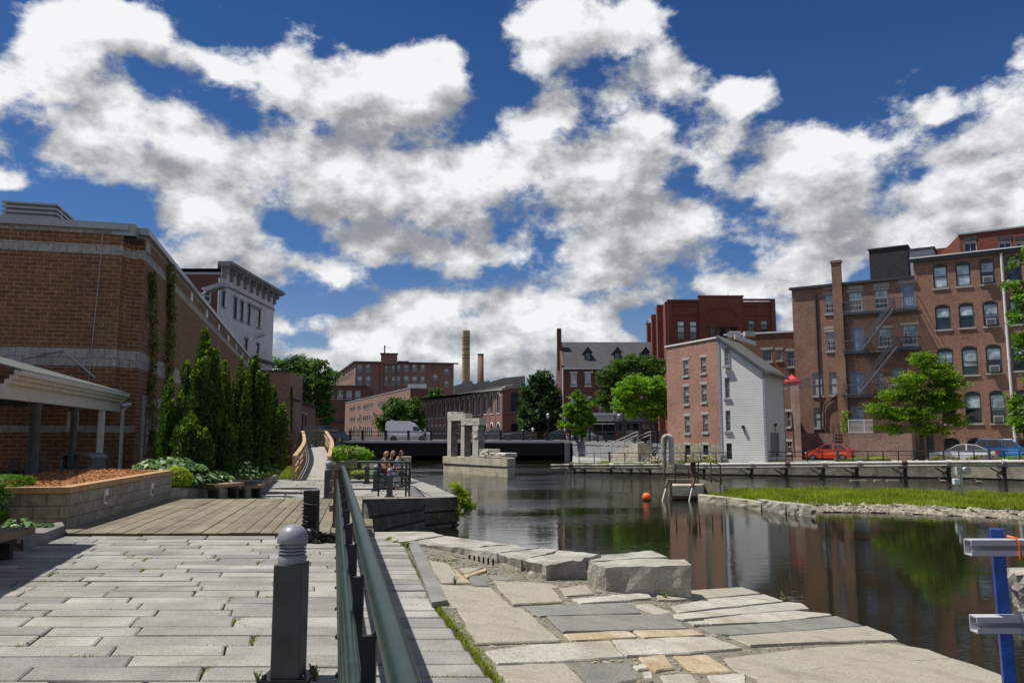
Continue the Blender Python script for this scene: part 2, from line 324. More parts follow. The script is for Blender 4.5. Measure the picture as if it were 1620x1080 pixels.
def siding(name, col, h=.115):
    m, t, b, l = new_mat(name)
    uv = t.nodes.new('ShaderNodeUVMap').outputs[0]
    s = t.nodes.new('ShaderNodeSeparateXYZ'); l(uv, s.inputs[0])
    f = t.nodes.new('ShaderNodeMath'); f.operation = 'DIVIDE'; l(s.outputs[1], f.inputs[0]); f.inputs[1].default_value = h
    fr = t.nodes.new('ShaderNodeMath'); fr.operation = 'FRACT'; l(f.outputs[0], fr.inputs[0])
    c = ramp_node(t, fr.outputs[0], [(0, mul(col, .38)), (.13, mul(col, .9)), (.2, col), (1, mul(col, 1.02))], l)
    oc = t.nodes.new('ShaderNodeNewGeometry').outputs['Position']
    g = noise(t, l, oc, .8, 5)
    c = mixc(t, l, 1.0, c, ramp_node(t, g, [(.3, (.9, .9, .9)), (.7, (1.04, 1.04, 1.04))], l), 'MULTIPLY')
    l(c, b.inputs['Base Color']); b.inputs['Roughness'].default_value = .6
    inv = t.nodes.new('ShaderNodeMath'); inv.operation = 'SUBTRACT'; inv.inputs[0].default_value = 1; l(fr.outputs[0], inv.inputs[1])
    bump(t, l, inv.outputs[0], b, .8, .02)
    return m
M_SIDING = siding('white_clapboard', (.64, .635, .62), .19)
M_SIDING2 = siding('roof_shed_siding', (.42, .45, .50), .22)
M_BLOTCH = siding('pale_slat', (.5, .5, .5), .16)

LF_MAPLE = leaf('maple_leaves', (0.045, 0.090, 0.010), (0.150, 0.250, 0.018), (0.340, 0.480, 0.032), .58)
LF_LIME = leaf('bright_lime_leaves', (0.047, 0.108, 0.008), (0.149, 0.284, 0.016), (0.297, 0.486, 0.027))
LF_DARK = leaf('deep_green_leaves', (0.014, 0.037, 0.010), (0.041, 0.093, 0.020), (0.093, 0.170, 0.031), .3)
LF_MID = leaf('mid_green_leaves', (0.029, 0.065, 0.014), (0.076, 0.148, 0.025), (0.153, 0.243, 0.036), .35)
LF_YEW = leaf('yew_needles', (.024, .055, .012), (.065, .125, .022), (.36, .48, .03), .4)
LF_HEDGE = leaf('hedge_leaves', (0.033, 0.078, 0.008), (0.098, 0.195, 0.016), (0.221, 0.338, 0.026))
LF_HOSTA = leaf('variegated_leaves', (0.036, 0.090, 0.024), (0.120, 0.228, 0.072), (0.504, 0.600, 0.384), .3)
LF_VINE = leaf('vine_leaves', (.17, .10, .035), (.19, .17, .035), (.20, .27, .04), .35)
LF_GRASS = leaf('grass_blades', (.12, .16, .014), (.27, .33, .028), (.46, .50, .07), .45)
LF_YEL = leaf('yellow_green_leaves', (.13, .20, .01), (.28, .38, .02), (.45, .52, .03))
LF_FLOW = leaf('yellow_flowers', (.5, .42, .02), (.65, .55, .03), (.75, .65, .05), .2)
LF_PINK = leaf('pale_blossom', (.5, .4, .38), (.6, .5, .45), (.7, .6, .55), .2)
M_BARK = wood('bark', (.045, .036, .026), (.13, .11, .085), 2, 3)
M_BARKL = wood('pale_bark', (.16, .14, .11), (.30, .27, .22), 2, 3)

M_FASC = stone('pale_deck_concrete', (.60, .60, .62), (.74, .74, .76), .8, 20, .2, .01, .9)
# ---------------------------------------------------------------- mesh builder
def wloc(o):
    v = Vector((0, 0, 0))
    while o is not None: v += o.location; o = o.parent
    return v
def tag(o, label=None, cat=None, group=None, kind=None):
    if label: o['label'] = label
    if cat: o['category'] = cat
    if group: o['group'] = group
    if kind: o['kind'] = kind
    return o
def thing(name, label, cat, loc=(0, 0, 0), rz=0.0, group=None):
    o = bpy.data.objects.new(name, None); COL.objects.link(o); o.empty_display_size = .3
    o.location = loc; o.rotation_euler = (0, 0, rz); return tag(o, label, cat, group)
class MB:
    def __init__(s): s.v = []; s.f = []; s.m = []; s.r = []; s.sm = []
    def face(s, pts, mi=0, rnd=0.0, smooth=False):
        n = len(s.v); s.v += [tuple(p) for p in pts]; s.f.append(tuple(range(n, n + len(pts)))); s.m.append(mi); s.r.append(rnd); s.sm.append(smooth)
    def mesh(s, vs, fs, mi=0, rnd=0.0, smooth=False):
        n = len(s.v); s.v += [tuple(p) for p in vs]
        for f in fs: s.f.append(tuple(i + n for i in f)); s.m.append(mi); s.r.append(rnd); s.sm.append(smooth)
    def obox(s, c, ax, ay, az, mi=0, rnd=0.0):          # centre and three half-axis vectors
        c, ax, ay, az = map(Vector, (c, ax, ay, az)); vs = []
        for k in (-1, 1):
            for j in (-1, 1):
                for i in (-1, 1): vs.append(c + ax * i + ay * j + az * k)
        s.mesh(vs, [(0, 2, 3, 1), (4, 5, 7, 6), (0, 1, 5, 4), (2, 6, 7, 3), (0, 4, 6, 2), (1, 3, 7, 5)], mi, rnd); return s
    def box(s, x0, x1, y0, y1, z0, z1, mi=0, rnd=0.0):
        return s.obox(((x0 + x1) / 2, (y0 + y1) / 2, (z0 + z1) / 2), ((x1 - x0) / 2, 0, 0), (0, (y1 - y0) / 2, 0), (0, 0, (z1 - z0) / 2), mi, rnd)
    def beam(s, a, b, w, h, mi=0, up=(0, 0, 1)):        # rectangular bar from a to b
        a, b = Vector(a), Vector(b); d = b - a; up = Vector(up)
        if abs(d.normalized().dot(up)) > .98: up = Vector((0, 1, 0))
        x = d.cross(up).normalized() * w / 2; z = x.cross(d).normalized() * h / 2
        return s.obox((a + b) / 2, d / 2, x, z, mi)
    def prism(s, poly, z0, z1, mi=0, top=True, bot=True, side=None, rnd=0.0):
        a = sum(poly[i][0] * poly[(i + 1) % len(poly)][1] - poly[(i + 1) % len(poly)][0] * poly[i][1] for i in range(len(poly)))
        if a < 0: poly = poly[::-1]
        n = len(poly); zt = z1 if callable(z1) else (lambda x, y: z1)
        lo = [(p[0], p[1], z0) for p in poly]; hi = [(p[0], p[1], zt(p[0], p[1])) for p in poly]
        if top: s.face(hi, mi, rnd)
        if bot: s.face(lo[::-1], mi, rnd)
        for i in range(n):
            j = (i + 1) % n; s.face([lo[i], lo[j], hi[j], hi[i]], mi if side is None else side, rnd)
        return s
    def plate(s, pts, nrm, th, mi=0):                   # polygon in any plane given thickness along nrm
        pts = [Vector(p) for p in pts]; n = Vector(nrm).normalized() * th
        ar = Vector((0, 0, 0))
        for i in range(len(pts)): ar += pts[i].cross(pts[(i + 1) % len(pts)])
        if ar.dot(n) < 0: pts = pts[::-1]
        b = [p - n for p in pts]; s.face(pts, mi); s.face(b[::-1], mi)
        for i in range(len(pts)):
            j = (i + 1) % len(pts); s.face([b[i], b[j], pts[j], pts[i]], mi)
        return s
    def tube(s, pts, r, n=8, mi=0, cap=True, rnd=0.0):
        pts = [Vector(p) for p in pts]; rs = r if isinstance(r, (list, tuple)) else [r] * len(pts)
        rings = []; prev = None
        for i, p in enumerate(pts):
            t = (pts[min(i + 1, len(pts) - 1)] - pts[max(i - 1, 0)]).normalized()
            if prev is None: x = t.cross(Vector((0, 0, 1)) if abs(t.z) < .9 else Vector((0, 1, 0))).normalized()
            else: x = (prev - t * prev.dot(t)).normalized()
            prev = x; y = t.cross(x)
            rings.append([p + (x * math.cos(2 * math.pi * k / n) + y * math.sin(2 * math.pi * k / n)) * rs[i] for k in range(n)])
        vs = [v for g in rings for v in g]; fs = []
        for i in range(len(rings) - 1):
            for k in range(n):
                a = i * n + k; b = i * n + (k + 1) % n; fs.append((a, b, b + n, a + n))
        s.mesh(vs, fs, mi, rnd, True)
        if cap: s.face(rings[0][::-1], mi, rnd); s.face(rings[-1], mi, rnd)
        return s
    def lathe(s, prof, c=(0, 0, 0), n=20, mi=0, smooth=True):       # prof [(r,z)] bottom to top
        c = Vector(c); vs = []; fs = []
        for (r, z) in prof:
            for k in range(n):
                a = 2 * math.pi * k / n; vs.append(c + Vector((r * math.cos(a), r * math.sin(a), z)))
        for i in range(len(prof) - 1):
            for k in range(n):
                a = i * n + k; b = i * n + (k + 1) % n; fs.append((a, b, b + n, a + n))
        s.mesh(vs, fs, mi, 0, smooth); return s
    def build(s, name, mats, parent=None, loc=None, local=False, bevel=0, **tags):
        if not isinstance(mats, (list, tuple)): mats = [mats]
        if parent is not None: off = Vector((0, 0, 0)) if local else wloc(parent)
        else:
            if loc is None and s.v:
                xs = [v[0] for v in s.v]; ys = [v[1] for v in s.v]; loc = (sum(xs) / len(xs), sum(ys) / len(ys), min(v[2] for v in s.v))
            off = Vector(loc or (0, 0, 0))
            if local: off = Vector((0, 0, 0))
        me = bpy.data.meshes.new(name)
        me.from_pydata([(v[0] - off.x, v[1] - off.y, v[2] - off.z) for v in s.v], [], s.f)
        for m in mats: me.materials.append(m)
        me.polygons.foreach_set('material_index', s.m); me.polygons.foreach_set('use_smooth', s.sm)
        at = me.attributes.new('rnd', 'FLOAT', 'FACE'); at.data.foreach_set('value', [float(x) for x in s.r])
        uv = me.uv_layers.new(name='UVMap'); data = [0.0] * (2 * len(me.loops)); k = 0; V = s.v
        for f in s.f:
            a, b_, c = V[f[0]], V[f[1]], V[f[2]]
            ux, uy, uz = b_[0] - a[0], b_[1] - a[1], b_[2] - a[2]; vx, vy, vz = c[0] - a[0], c[1] - a[1], c[2] - a[2]
            nx, ny, nz = uy * vz - uz * vy, uz * vx - ux * vz, ux * vy - uy * vx
            ln = math.sqrt(nx * nx + ny * ny + nz * nz) or 1; h = math.hypot(nx, ny)
            if abs(nz) / ln > .8 or h == 0:
                for i in f: data[k] = V[i][0]; data[k + 1] = V[i][1]; k += 2
            else:
                tx, ty = -ny / h, nx / h; sl_ = 1 / max(.2, h / ln)
                for i in f: data[k] = V[i][0] * tx + V[i][1] * ty; data[k + 1] = V[i][2] * sl_; k += 2
        uv.data.foreach_set('uv', data)
        me.update()
        o = bpy.data.objects.new(name, me); COL.objects.link(o)
        if parent is not None: o.parent = parent
        else: o.location = off if not local else (loc or (0, 0, 0))
        if bevel:
            b = o.modifiers.new('bevel', 'BEVEL'); b.width = bevel; b.segments = 2; b.limit_method = 'ANGLE'; b.angle_limit = R(35)
        tag(o, tags.get('label'), tags.get('cat'), tags.get('group'), tags.get('kind'))
        return o
def copy_tree(o, parent=None):
    c = o.copy(); COL.objects.link(c); c.parent = parent
    for ch in o.children: copy_tree(ch, c)
    return c
def rough_block(poly, z0, zt, amp=.03, cuts=4, seed=0, topamp=.25):
    """prism with chipped sides; zt number or function"""
    rr = random.Random(seed); b = MB(); b.prism(poly, z0, zt)
    bm = bmesh.new(); me = bpy.data.meshes.new('t'); me.from_pydata(b.v, [], b.f); bm.from_mesh(me); bpy.data.meshes.remove(me)
    bmesh.ops.remove_doubles(bm, verts=bm.verts, dist=1e-4)
    bmesh.ops.triangulate(bm, faces=[f for f in bm.faces if len(f.verts) > 4])
    bmesh.ops.subdivide_edges(bm, edges=bm.edges, cuts=cuts, use_grid_fill=True)
    bmesh.ops.recalc_face_normals(bm, faces=bm.faces)
    from mathutils import noise as MN
    off = Vector((rr.uniform(0, 50), rr.uniform(0, 50), rr.uniform(0, 50)))
    top = [(zt(v.co.x, v.co.y) if callable(zt) else zt) for v in bm.verts]
    nv = []
    for v, t in zip(bm.verts, top):
        n = v.normal; istop = v.co.z > t - 1e-3
        q = v.co * 3.2 + off
        d = MN.noise(q) * .6 + MN.noise(q * 2.7) * .4
        if istop:
            side = math.hypot(n.x, n.y)
            nv.append(v.co + Vector((n.x, n.y, 0)) * amp * .6 * d + Vector((0, 0, -abs(d) * amp * (topamp + side))))
        else: nv.append(v.co + Vector((n.x, n.y, n.z * .3)) * amp * 2.0 * d)
    r = MB(); r.v = [tuple(p) for p in nv]; bm.verts.index_update()
    for f in bm.faces: r.f.append(tuple(v.index for v in f.verts)); r.m.append(0); r.r.append(rr.random() * 0 + .5); r.sm.append(False)
    bm.free(); return r

# ---------------------------------------------------------------- facades and windows
class Fac:
    def __init__(s, pL, pR):
        s.o = Vector((pL[0], pL[1], 0)); e = Vector((pR[0] - pL[0], pR[1] - pL[1], 0)); s.L = e.length
        s.u = e.normalized(); s.n = Vector((s.u.y, -s.u.x, 0))
    def hit(s, u, v):
        r = ray(u, v); t = (s.o - Vector((0, 0, CH))).dot(s.n) / r.dot(s.n)
        p = Vector((0, 0, CH)) + r * t; return (p - s.o).dot(s.u), p.z
    def pt(s, a, z, out=0.0): q = s.o + s.u * a + s.n * out; return Vector((q.x, q.y, z))
    def rect(s, u0, u1, v0, v1):
        vm = (v0 + v1) / 2; um = (u0 + u1) / 2
        return s.hit(u0, vm)[0], s.hit(u1, vm)[0], s.hit(um, v1)[1], s.hit(um, v0)[1]
WC = {}
def win_meshes(w, h, st):
    key = (round(w, 2), round(h, 2), tuple(sorted((k, str(v)) for k, v in st.items() if k not in ('blindv',))))
    if key in WC: return WC[key]
    w, h = round(w, 2), round(h, 2); fw = st.get('fw', .07); dp = st.get('dp', .12); fr = st.get('frame', M_FRD)
    f = MB(); y = dp
    f.box(-w/2, -w/2 + fw, y - .05, y + .05, 0, h); f.box(w/2 - fw, w/2, y - .05, y + .05, 0, h)
    f.box(-w/2 + fw, w/2 - fw, y - .05, y + .05, 0, fw); f.box(-w/2 + fw, w/2 - fw, y - .05, y + .05, h - fw, h)
    top = h - fw
    if st.get('transom'):
        tz = h * (1 - st['transom']); f.box(-w/2 + fw, w/2 - fw, y - .048, y + .048, tz - fw * .5, h - fw if st.get('solid') else tz + fw * .5)
        if st.get('solid'): top = tz
    mid = (fw + top) / 2 if not st.get('transom') or st.get('solid') else (fw + h * (1 - st['transom'])) / 2
    if st.get('rail', True): f.box(-w/2 + fw, w/2 - fw, y - .035, y + .035, mid - .035, mid + .035)
    mx, my = st.get('mx', 0), st.get('my', 0); mw = st.get('mw', .03)
    for i in range(1, mx + 1):
        x = -w/2 + fw + (w - 2 * fw) * i / (mx + 1); f.box(x - mw/2, x + mw/2, y - .02, y + .02, fw, top)
    for j in range(1, my + 1):
        z = fw + (top - fw) * j / (my + 1)
        if abs(z - mid) > .05: f.box(-w/2 + fw, w/2 - fw, y - .018, y + .018, z - mw/2, z + mw/2)
    pn = MB(); bl = st.get('blind', 0)  # share of the pane given to curtain colour and painted sky reflection
    x0, x1 = -w/2 + fw * .5, w/2 - fw * .5; zs = fw * .5 + (h - fw) * (1 - bl)
    if bl < 1: pn.face([(x0, y + .012, fw * .5), (x1, y + .012, fw * .5), (x1, y + .012, zs), (x0, y + .012, zs)], 0)
    if bl > 0: pn.face([(x0, y + .012, zs), (x1, y + .012, zs), (x1, y + .012, h - fw * .5), (x0, y + .012, h - fw * .5)], 1)
    fo = f.build('window', fr, local=True); po = pn.build('pane', [st.get('glass', M_GL), st.get('blindm', M_SKYREF)], local=True)
    res = [fo.data, po.data, None, None, None]
    if st.get('sill', M_SILL):
        so_ = MB(); so_.box(-w/2 - .1, w/2 + .1, -.09, dp - .052, -.15, -.002); o = so_.build('sill', st.get('sill', M_SILL), local=True); res[2] = o.data; bpy.data.objects.remove(o)
    if st.get('lintel'):
        lo = MB()
        if st.get('hood'):
            n = 7; r0 = st.get('arch', .15); pts = []
            for i in range(n + 1):
                x = -w/2 - .09 + (w + .18) * i / n; q = 1 - (2 * i / n - 1) ** 2; pts.append((x, h - r0 + r0 * q))
            for i in range(n):
                (xa, za), (xb, zb) = pts[i], pts[i + 1]
                vs = [(xa, -.07, za + .02), (xb, -.07, zb + .02), (xb, -.07, zb + .24), (xa, -.07, za + .24)]
                lo.plate([Vector(v) for v in vs], (0, -1, 0), .066)
        else: lo.box(-w/2 - .14, w/2 + .14, -.03, .06, h + .002, h + .22)
        o = lo.build('lintel', st['lintel'], local=True); res[3] = o.data; bpy.data.objects.remove(o)
    if st.get('bars'):
        bo = MB()
        for i in range(5):
            x = -w/2 + w * (i + .5) / 5; bo.tube([(x, -.05, 0.05), (x, -.05, h * .6)], .012, 5)
        for z in (.06, h * .3, h * .58): bo.box(-w/2, w/2, -.062, -.04, z - .012, z + .012)
        o = bo.build('window_bars', M_FRW, local=True); res[4] = o.data; bpy.data.objects.remove(o)
    bpy.data.objects.remove(fo); bpy.data.objects.remove(po)
    WC[key] = res; return res
class Bld:
    def __init__(s, name, label, cat, loc, group=None):
        s.e = thing(name, label, cat, loc, 0, group); s.w = wloc(s.e); s.holes = {}
    def place(s, fac, sc, z, data, name, parent=None, out=0.0):
        o = bpy.data.objects.new(name, data); COL.objects.link(o); o.parent = parent or s.e
        if parent is None:
            p = fac.pt(sc, z, out) - s.w
            o.matrix_local = Matrix(((fac.u.x, -fac.n.x, 0, p.x), (fac.u.y, -fac.n.y, 0, p.y), (0, 0, 1, p.z), (0, 0, 0, 1)))
        return o
    def win(s, fac, s0, s1, z0, z1, **st):
        r = win_meshes(s1 - s0, z1 - z0, st); sc = (s0 + s1) / 2
        nm = st.get('name', 'window')
        f = s.place(fac, sc, z0, r[0], nm); s.place(fac, 0, 0, r[1], 'pane', f)
        if r[2]: s.place(fac, 0, 0, r[2], 'sill', f)
        if r[3]: s.place(fac, 0, 0, r[3], 'lintel', f)
        if r[4]: s.place(fac, 0, 0, r[4], 'window_bars', f)
        s.holes.setdefault(id(fac), []).append((s0, s1, z0, z1, st.get('arch', 0)))
        return f
    def wpx(s, fac, u0, u1, v0, v1, **st): return s.win(fac, *fac.rect(u0, u1, v0, v1), **st)
    def door(s, fac, u0, u1, v0, v1, mat=None, panels=True):
        s0, s1, z0, z1 = fac.rect(u0, u1, v0, v1); b = MB(); w = s1 - s0; h = z1 - z0
        b.box(-w/2, w/2, .08, .14, 0, h); b.box(-w/2, -w/2 + .06, .0, .079, 0, h); b.box(w/2 - .06, w/2, .0, .079, 0, h); b.box(-w/2 + .06, w/2 - .06, .0, .079, h - .06, h)
        if panels: b.box(-w/2 + .2, w/2 - .2, .06, .079, h * .1, h * .42); b.box(-w/2 + .2, w/2 - .2, .06, .079, h * .52, h * .9)
        o = b.build('door', mat or M_BLUEG, local=True); d = o.data; bpy.data.objects.remove(o)
        f = s.place(fac, (s0 + s1) / 2, z0, d, 'door'); k = MB(); k.lathe([(0, 0), (.035, .01), (.035, .05), (0, .06)], (w * .36, .03, h * .46), 8)
        ko = k.build('handle', M_ALU, local=True); dk = ko.data; bpy.data.objects.remove(ko); s.place(fac, 0, 0, dk, 'handle', f)
        s.holes.setdefault(id(fac), []).append((s0, s1, z0, z1, 0)); return f
    def wall(s, fac, s0, s1, z0, z1, mb, mi=0, depth=.2):
        hs = [h for h in s.holes.get(id(fac), []) if h[1] > s0 and h[0] < s1]
        ss = sorted({s0, s1} | {x for h in hs for x in h[:2] if s0 < x < s1}); zz = sorted({z0, z1} | {x for h in hs for x in h[2:4] if z0 < x < z1})
        for i in range(len(ss) - 1):
            a, b = ss[i], ss[i + 1]; run = None
            for j in range(len(zz) - 1):
                c, d = zz[j], zz[j + 1]; mx, mz = (a + b) / 2, (c + d) / 2
                hole = any(h[0] < mx < h[1] and h[2] < mz < h[3] for h in hs)
                if hole:
                    if run is not None: mb.face([fac.pt(a, run), fac.pt(b, run), fac.pt(b, c), fac.pt(a, c)], mi); run = None
                elif run is None: run = c
            if run is not None: mb.face([fac.pt(a, run), fac.pt(b, run), fac.pt(b, zz[-1]), fac.pt(a, zz[-1])], mi)
        for (a, b, c, d, ar) in hs:
            q = lambda x, z, o: fac.pt(x, z, -o)
            mb.face([q(a, c, 0), q(a, c, depth), q(a, d, depth), q(a, d, 0)], mi); mb.face([q(b, c, depth), q(b, c, 0), q(b, d, 0), q(b, d, depth)], mi)
            mb.face([q(a, d, 0), q(a, d, depth), q(b, d, depth), q(b, d, 0)], mi); mb.face([q(a, c, depth), q(a, c, 0), q(b, c, 0), q(b, c, depth)], mi)
            if ar:
                n = 8; pts = []
                for i in range(n + 1):
                    t = 2 * i / n - 1; pts.append((a + (b - a) * i / n, d - ar + ar * math.sqrt(max(0, 1 - t * t)) if ar > (b - a) * .4 else d - ar * t * t))
                for i in range(n):
                    (xa, za), (xb, zb) = pts[i], pts[i + 1]
                    mb.face([q(xa, za, 0), q(xb, zb, 0), q(xb, d, 0), q(xa, d, 0)], mi)
                    mb.face([q(xa, za, .1), q(xb, zb, .1), q(xb, zb, 0), q(xa, za, 0)], mi)
    def box_rest(s, mb, foot, z0, z1, skip=(), mi=0):    # plain walls on the other footprint edges (footprint listed counter-clockwise)
        for i in range(len(foot)):
            if i in skip: continue
            a, b = foot[i], foot[(i + 1) % len(foot)]
            mb.face([(a[0], a[1], z0), (b[0], b[1], z0), (b[0], b[1], z1), (a[0], a[1], z1)], mi)
def back(pL, pR, depth):                 # footprint behind a facade, CCW from above
    e = Vector((pR[0] - pL[0], pR[1] - pL[1])).normalized(); n = Vector((-e.y, e.x)) * depth
    return [tuple(pL), tuple(pR), (pR[0] + n.x, pR[1] + n.y), (pL[0] + n.x, pL[1] + n.y)]
# ================================================================ SETTING
WZ = -1.5; BZ = -0.62; SZ = 0.75
def struct(o, name=None): o['kind'] = 'structure'; return o
def bzx(x, y=0): return -1.056 + .0152 * min(x, 60)
b = MB(); b.face([(-1500, -400, -2.6), (1500, -400, -2.6), (1500, 2500, -2.6), (-1500, 2500, -2.6)])
struct(b.build('ground', M_EARTH, loc=(0, 0, -2.6)))
# water
m, t, bs, l = new_mat('canal_water')
bs.inputs['Base Color'].default_value = (.010, .011, .006, 1); bs.inputs['Roughness'].default_value = .025; bs.inputs['IOR'].default_value = 1.333
oc = t.nodes.new('ShaderNodeNewGeometry').outputs['Position']
n1 = noise(t, l, oc, 1.0, 4, .6, (.8, 2.6, 1)); n2 = noise(t, l, oc, 1.0, 2, .5, (3.0, 9.0, 1))
patch = noise(t, l, oc, .06, 3, .5, (1, 2.2, 1))
pr = t.nodes.new('ShaderNodeMapRange'); l(patch, pr.inputs[0]); pr.inputs[1].default_value = .40; pr.inputs[2].default_value = .62; pr.inputs[3].default_value = .15; pr.inputs[4].default_value = 1.0
sy = t.nodes.new('ShaderNodeSeparateXYZ'); l(oc, sy.inputs[0])
far = t.nodes.new('ShaderNodeMapRange'); l(sy.outputs[1], far.inputs[0]); far.inputs[1].default_value = 26; far.inputs[2].default_value = 44; far.inputs[3].default_value = .10; far.inputs[4].default_value = 1.0
mu = t.nodes.new('ShaderNodeMath'); mu.operation = 'MULTIPLY'; l(pr.outputs[0], mu.inputs[0]); l(far.outputs[0], mu.inputs[1])
su = t.nodes.new('ShaderNodeMath'); su.operation = 'MULTIPLY_ADD'; l(n2, su.inputs[0]); su.inputs[1].default_value = .35; l(n1, su.inputs[2])
hh = t.nodes.new('ShaderNodeMath'); hh.operation = 'MULTIPLY'; l(su.outputs[0], hh.inputs[0]); l(mu.outputs[0], hh.inputs[1])
bump(t, l, hh.outputs[0], bs, 1.0, .075)
b = MB(); b.face([(-60, -40, WZ), (120, -40, WZ), (120, 128, WZ), (-60, 128, WZ)]); struct(b.build('water', m, loc=(0, 0, WZ)))

def zq(y): return 0.0 if y < 19.7 else (-.55 * (y - 19.7) / 7.3 if y < 27 else -.55)
Q = [(1.6, -6), (1.1, 0)] + [tuple(G(u, v, 0).xy) for u, v in ((800, 1085), (780, 1062), (700, 965), (645, 862))] + [tuple(G(590, 842, 0).xy)]
NOTCH = [(-3.70, 19.7)]
b = MB(); b.prism([(-60, -30), (1.6, -30)] + Q + NOTCH + [(-60, 19.7)], -2.6, -.045)
QUAY = [(-3.70, 19.7), (-3.45, 22.5), (-2.93, 26), (-2.45, 27)]
f = lambda x, y: zq(y) - .045
b.prism([(-60, 19.7)] + QUAY + [(-60, 27)], -2.6, f)
b.prism([(-60, 27), (-2.45, 27), (-1.95, 27.5), (-2.6, 30), (-3.3, 33), (-5.3, 40), (-10, 60), (-20, 97), (-22, 128), (-60, 128)], -2.6, f)
struct(b.build('quay', M_SOIL, loc=(0, 0, 0)))
# plank curb at the notch, quay walls of big dark stones (one per course stone pattern) facing the water
def stone_wall(name, line, z0, ztop, label, seed=1, mat=M_QUAYW, proud=.0, lo=.5, hi=1.3, coursing=(.42,)):
    rr = random.Random(seed); b = MB(); L_ = 0; segs = []
    for a, c in zip(line[:-1], line[1:]):
        a, c = Vector(a), Vector(c); n = Vector((c.y - a.y, -(c.x - a.x))).normalized(); u = (c - a).normalized(); ln = (c - a).length
        zt_a, zt_c = ztop(a), ztop(c); H = max(zt_a, zt_c) - z0; rows = max(1, round(H / coursing[0])); s_rows = []
        for k in range(rows):
            s = 0
            while s < ln - .01:
                w = min(ln - s, rr.uniform(lo, hi)); w = ln - s if ln - s - w < .25 else w
                e = rr.uniform(.0, .07); g = .012
                def q(x, fz, o):
                    zt = zt_a + (zt_c - zt_a) * x / ln; z = z0 + (zt - z0) * fz; p = a + u * x - n * 0 + n * (proud + o); return Vector((p.x, p.y, z))
                f0, f1 = k / rows, (k + 1) / rows; gz = .012 / max(.2, H)
                A = [q(s + g, f0 + gz, .02), q(s + w - g, f0 + gz, .02), q(s + w - g, f1 - gz, .02), q(s + g, f1 - gz, .02)]
                ch = min(.05, w * .1); B_ = [q(s + g + ch, f0 + gz * 2 + .02, .07 + e), q(s + w - g - ch, f0 + gz * 2 + .02, .07 + e), q(s + w - g - ch, f1 - gz * 2 - .02, .07 + e), q(s + g + ch, f1 - gz * 2 - .02, .07 + e)]
                r_ = rr.random(); b.face(B_, 0, r_)
                for i in range(4): j = (i + 1) % 4; b.face([A[i], A[j], B_[j], B_[i]], 0, r_)
                s += w
    o = b.build(name, mat, loc=(line[0][0], line[0][1], z0)); tag(o, label, 'wall'); return o
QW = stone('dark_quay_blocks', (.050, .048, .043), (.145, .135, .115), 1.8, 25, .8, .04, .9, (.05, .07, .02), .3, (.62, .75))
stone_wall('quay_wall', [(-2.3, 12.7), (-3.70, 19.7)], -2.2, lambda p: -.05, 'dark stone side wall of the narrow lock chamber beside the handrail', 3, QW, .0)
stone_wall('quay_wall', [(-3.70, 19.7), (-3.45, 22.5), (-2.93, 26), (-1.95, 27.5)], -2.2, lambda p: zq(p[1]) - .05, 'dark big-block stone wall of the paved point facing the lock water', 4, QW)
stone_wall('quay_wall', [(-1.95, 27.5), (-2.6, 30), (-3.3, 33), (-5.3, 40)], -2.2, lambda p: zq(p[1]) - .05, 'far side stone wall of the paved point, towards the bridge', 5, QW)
# cap course on the point
rr = random.Random(12); capl = [(-3.70, 19.7), (-3.45, 22.5), (-2.93, 26), (-1.95, 27.5), (-2.6, 30), (-3.3, 33), (-5.3, 40)]
b = MB()
for a, c in zip(capl[:-1], capl[1:]):
    a, c = Vector(a), Vector(c); ln = (c - a).length; n = Vector((c.y - a.y, -(c.x - a.x))).normalized(); u = (c - a) / ln; k = max(1, round(ln / 1.5))
    for i in range(k):
        p0 = a + u * (ln * i / k + .01) + n * .1; p1 = a + u * (ln * (i + 1) / k - .01) + n * .1; p2 = p1 - n * .85; p3 = p0 - n * .85
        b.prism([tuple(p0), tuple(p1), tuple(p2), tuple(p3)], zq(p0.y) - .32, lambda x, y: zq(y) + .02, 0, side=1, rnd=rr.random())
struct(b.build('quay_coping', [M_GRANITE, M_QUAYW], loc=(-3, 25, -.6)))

# ---- granite paving, slab by slab (rows run across the view, joints lean with the quay)
def right_edge(y):
    pts = Q[::-1]
    for (xa, ya), (xb, yb) in zip(pts[:-1], pts[1:]):
        if min(ya, yb) <= y <= max(ya, yb): return xa + (xb - xa) * (y - ya) / (yb - ya)
    return -2.33
def slab(b, y0, y1, xa, xb, sk, zf, rr, gap, lift=.0):
    j = lambda: rr.uniform(-.007, .007); g = gap; t = .010
    P4 = [(xa + g + sk * y0 + j(), y0 + g + j()), (xb - g + sk * y0 + j(), y0 + g + j()), (xb - g + sk * y1 + j(), y1 - g + j()), (xa + g + sk * y1 + j(), y1 - g + j())]
    dz = rr.uniform(-.006, .006) + lift; r_ = rr.random(); cx = sum(p[0] for p in P4) / 4; cy = sum(p[1] for p in P4) / 4
    tx, ty = rr.uniform(-.006, .006), rr.uniform(-.012, .012)
    z = lambda p: zf(p[1]) + dz + (p[0] - cx) * tx + (p[1] - cy) * ty
    T = []
    for p in P4:
        d = Vector((cx - p[0], cy - p[1])).normalized() * t * 1.6; T.append((p[0] + d.x, p[1] + d.y, z(p)))
    Bt = [(p[0], p[1], z(p) - t) for p in P4]; Lo = [(p[0], p[1], z(p) - .07) for p in P4]
    b.face(T, 0, r_)
    for i in range(4):
        k = (i + 1) % 4; b.face([Bt[i], Bt[k], T[k], T[i]], 0, r_); b.face([Lo[i], Lo[k], Bt[k], Bt[i]], 0, r_)
weed_spots = []
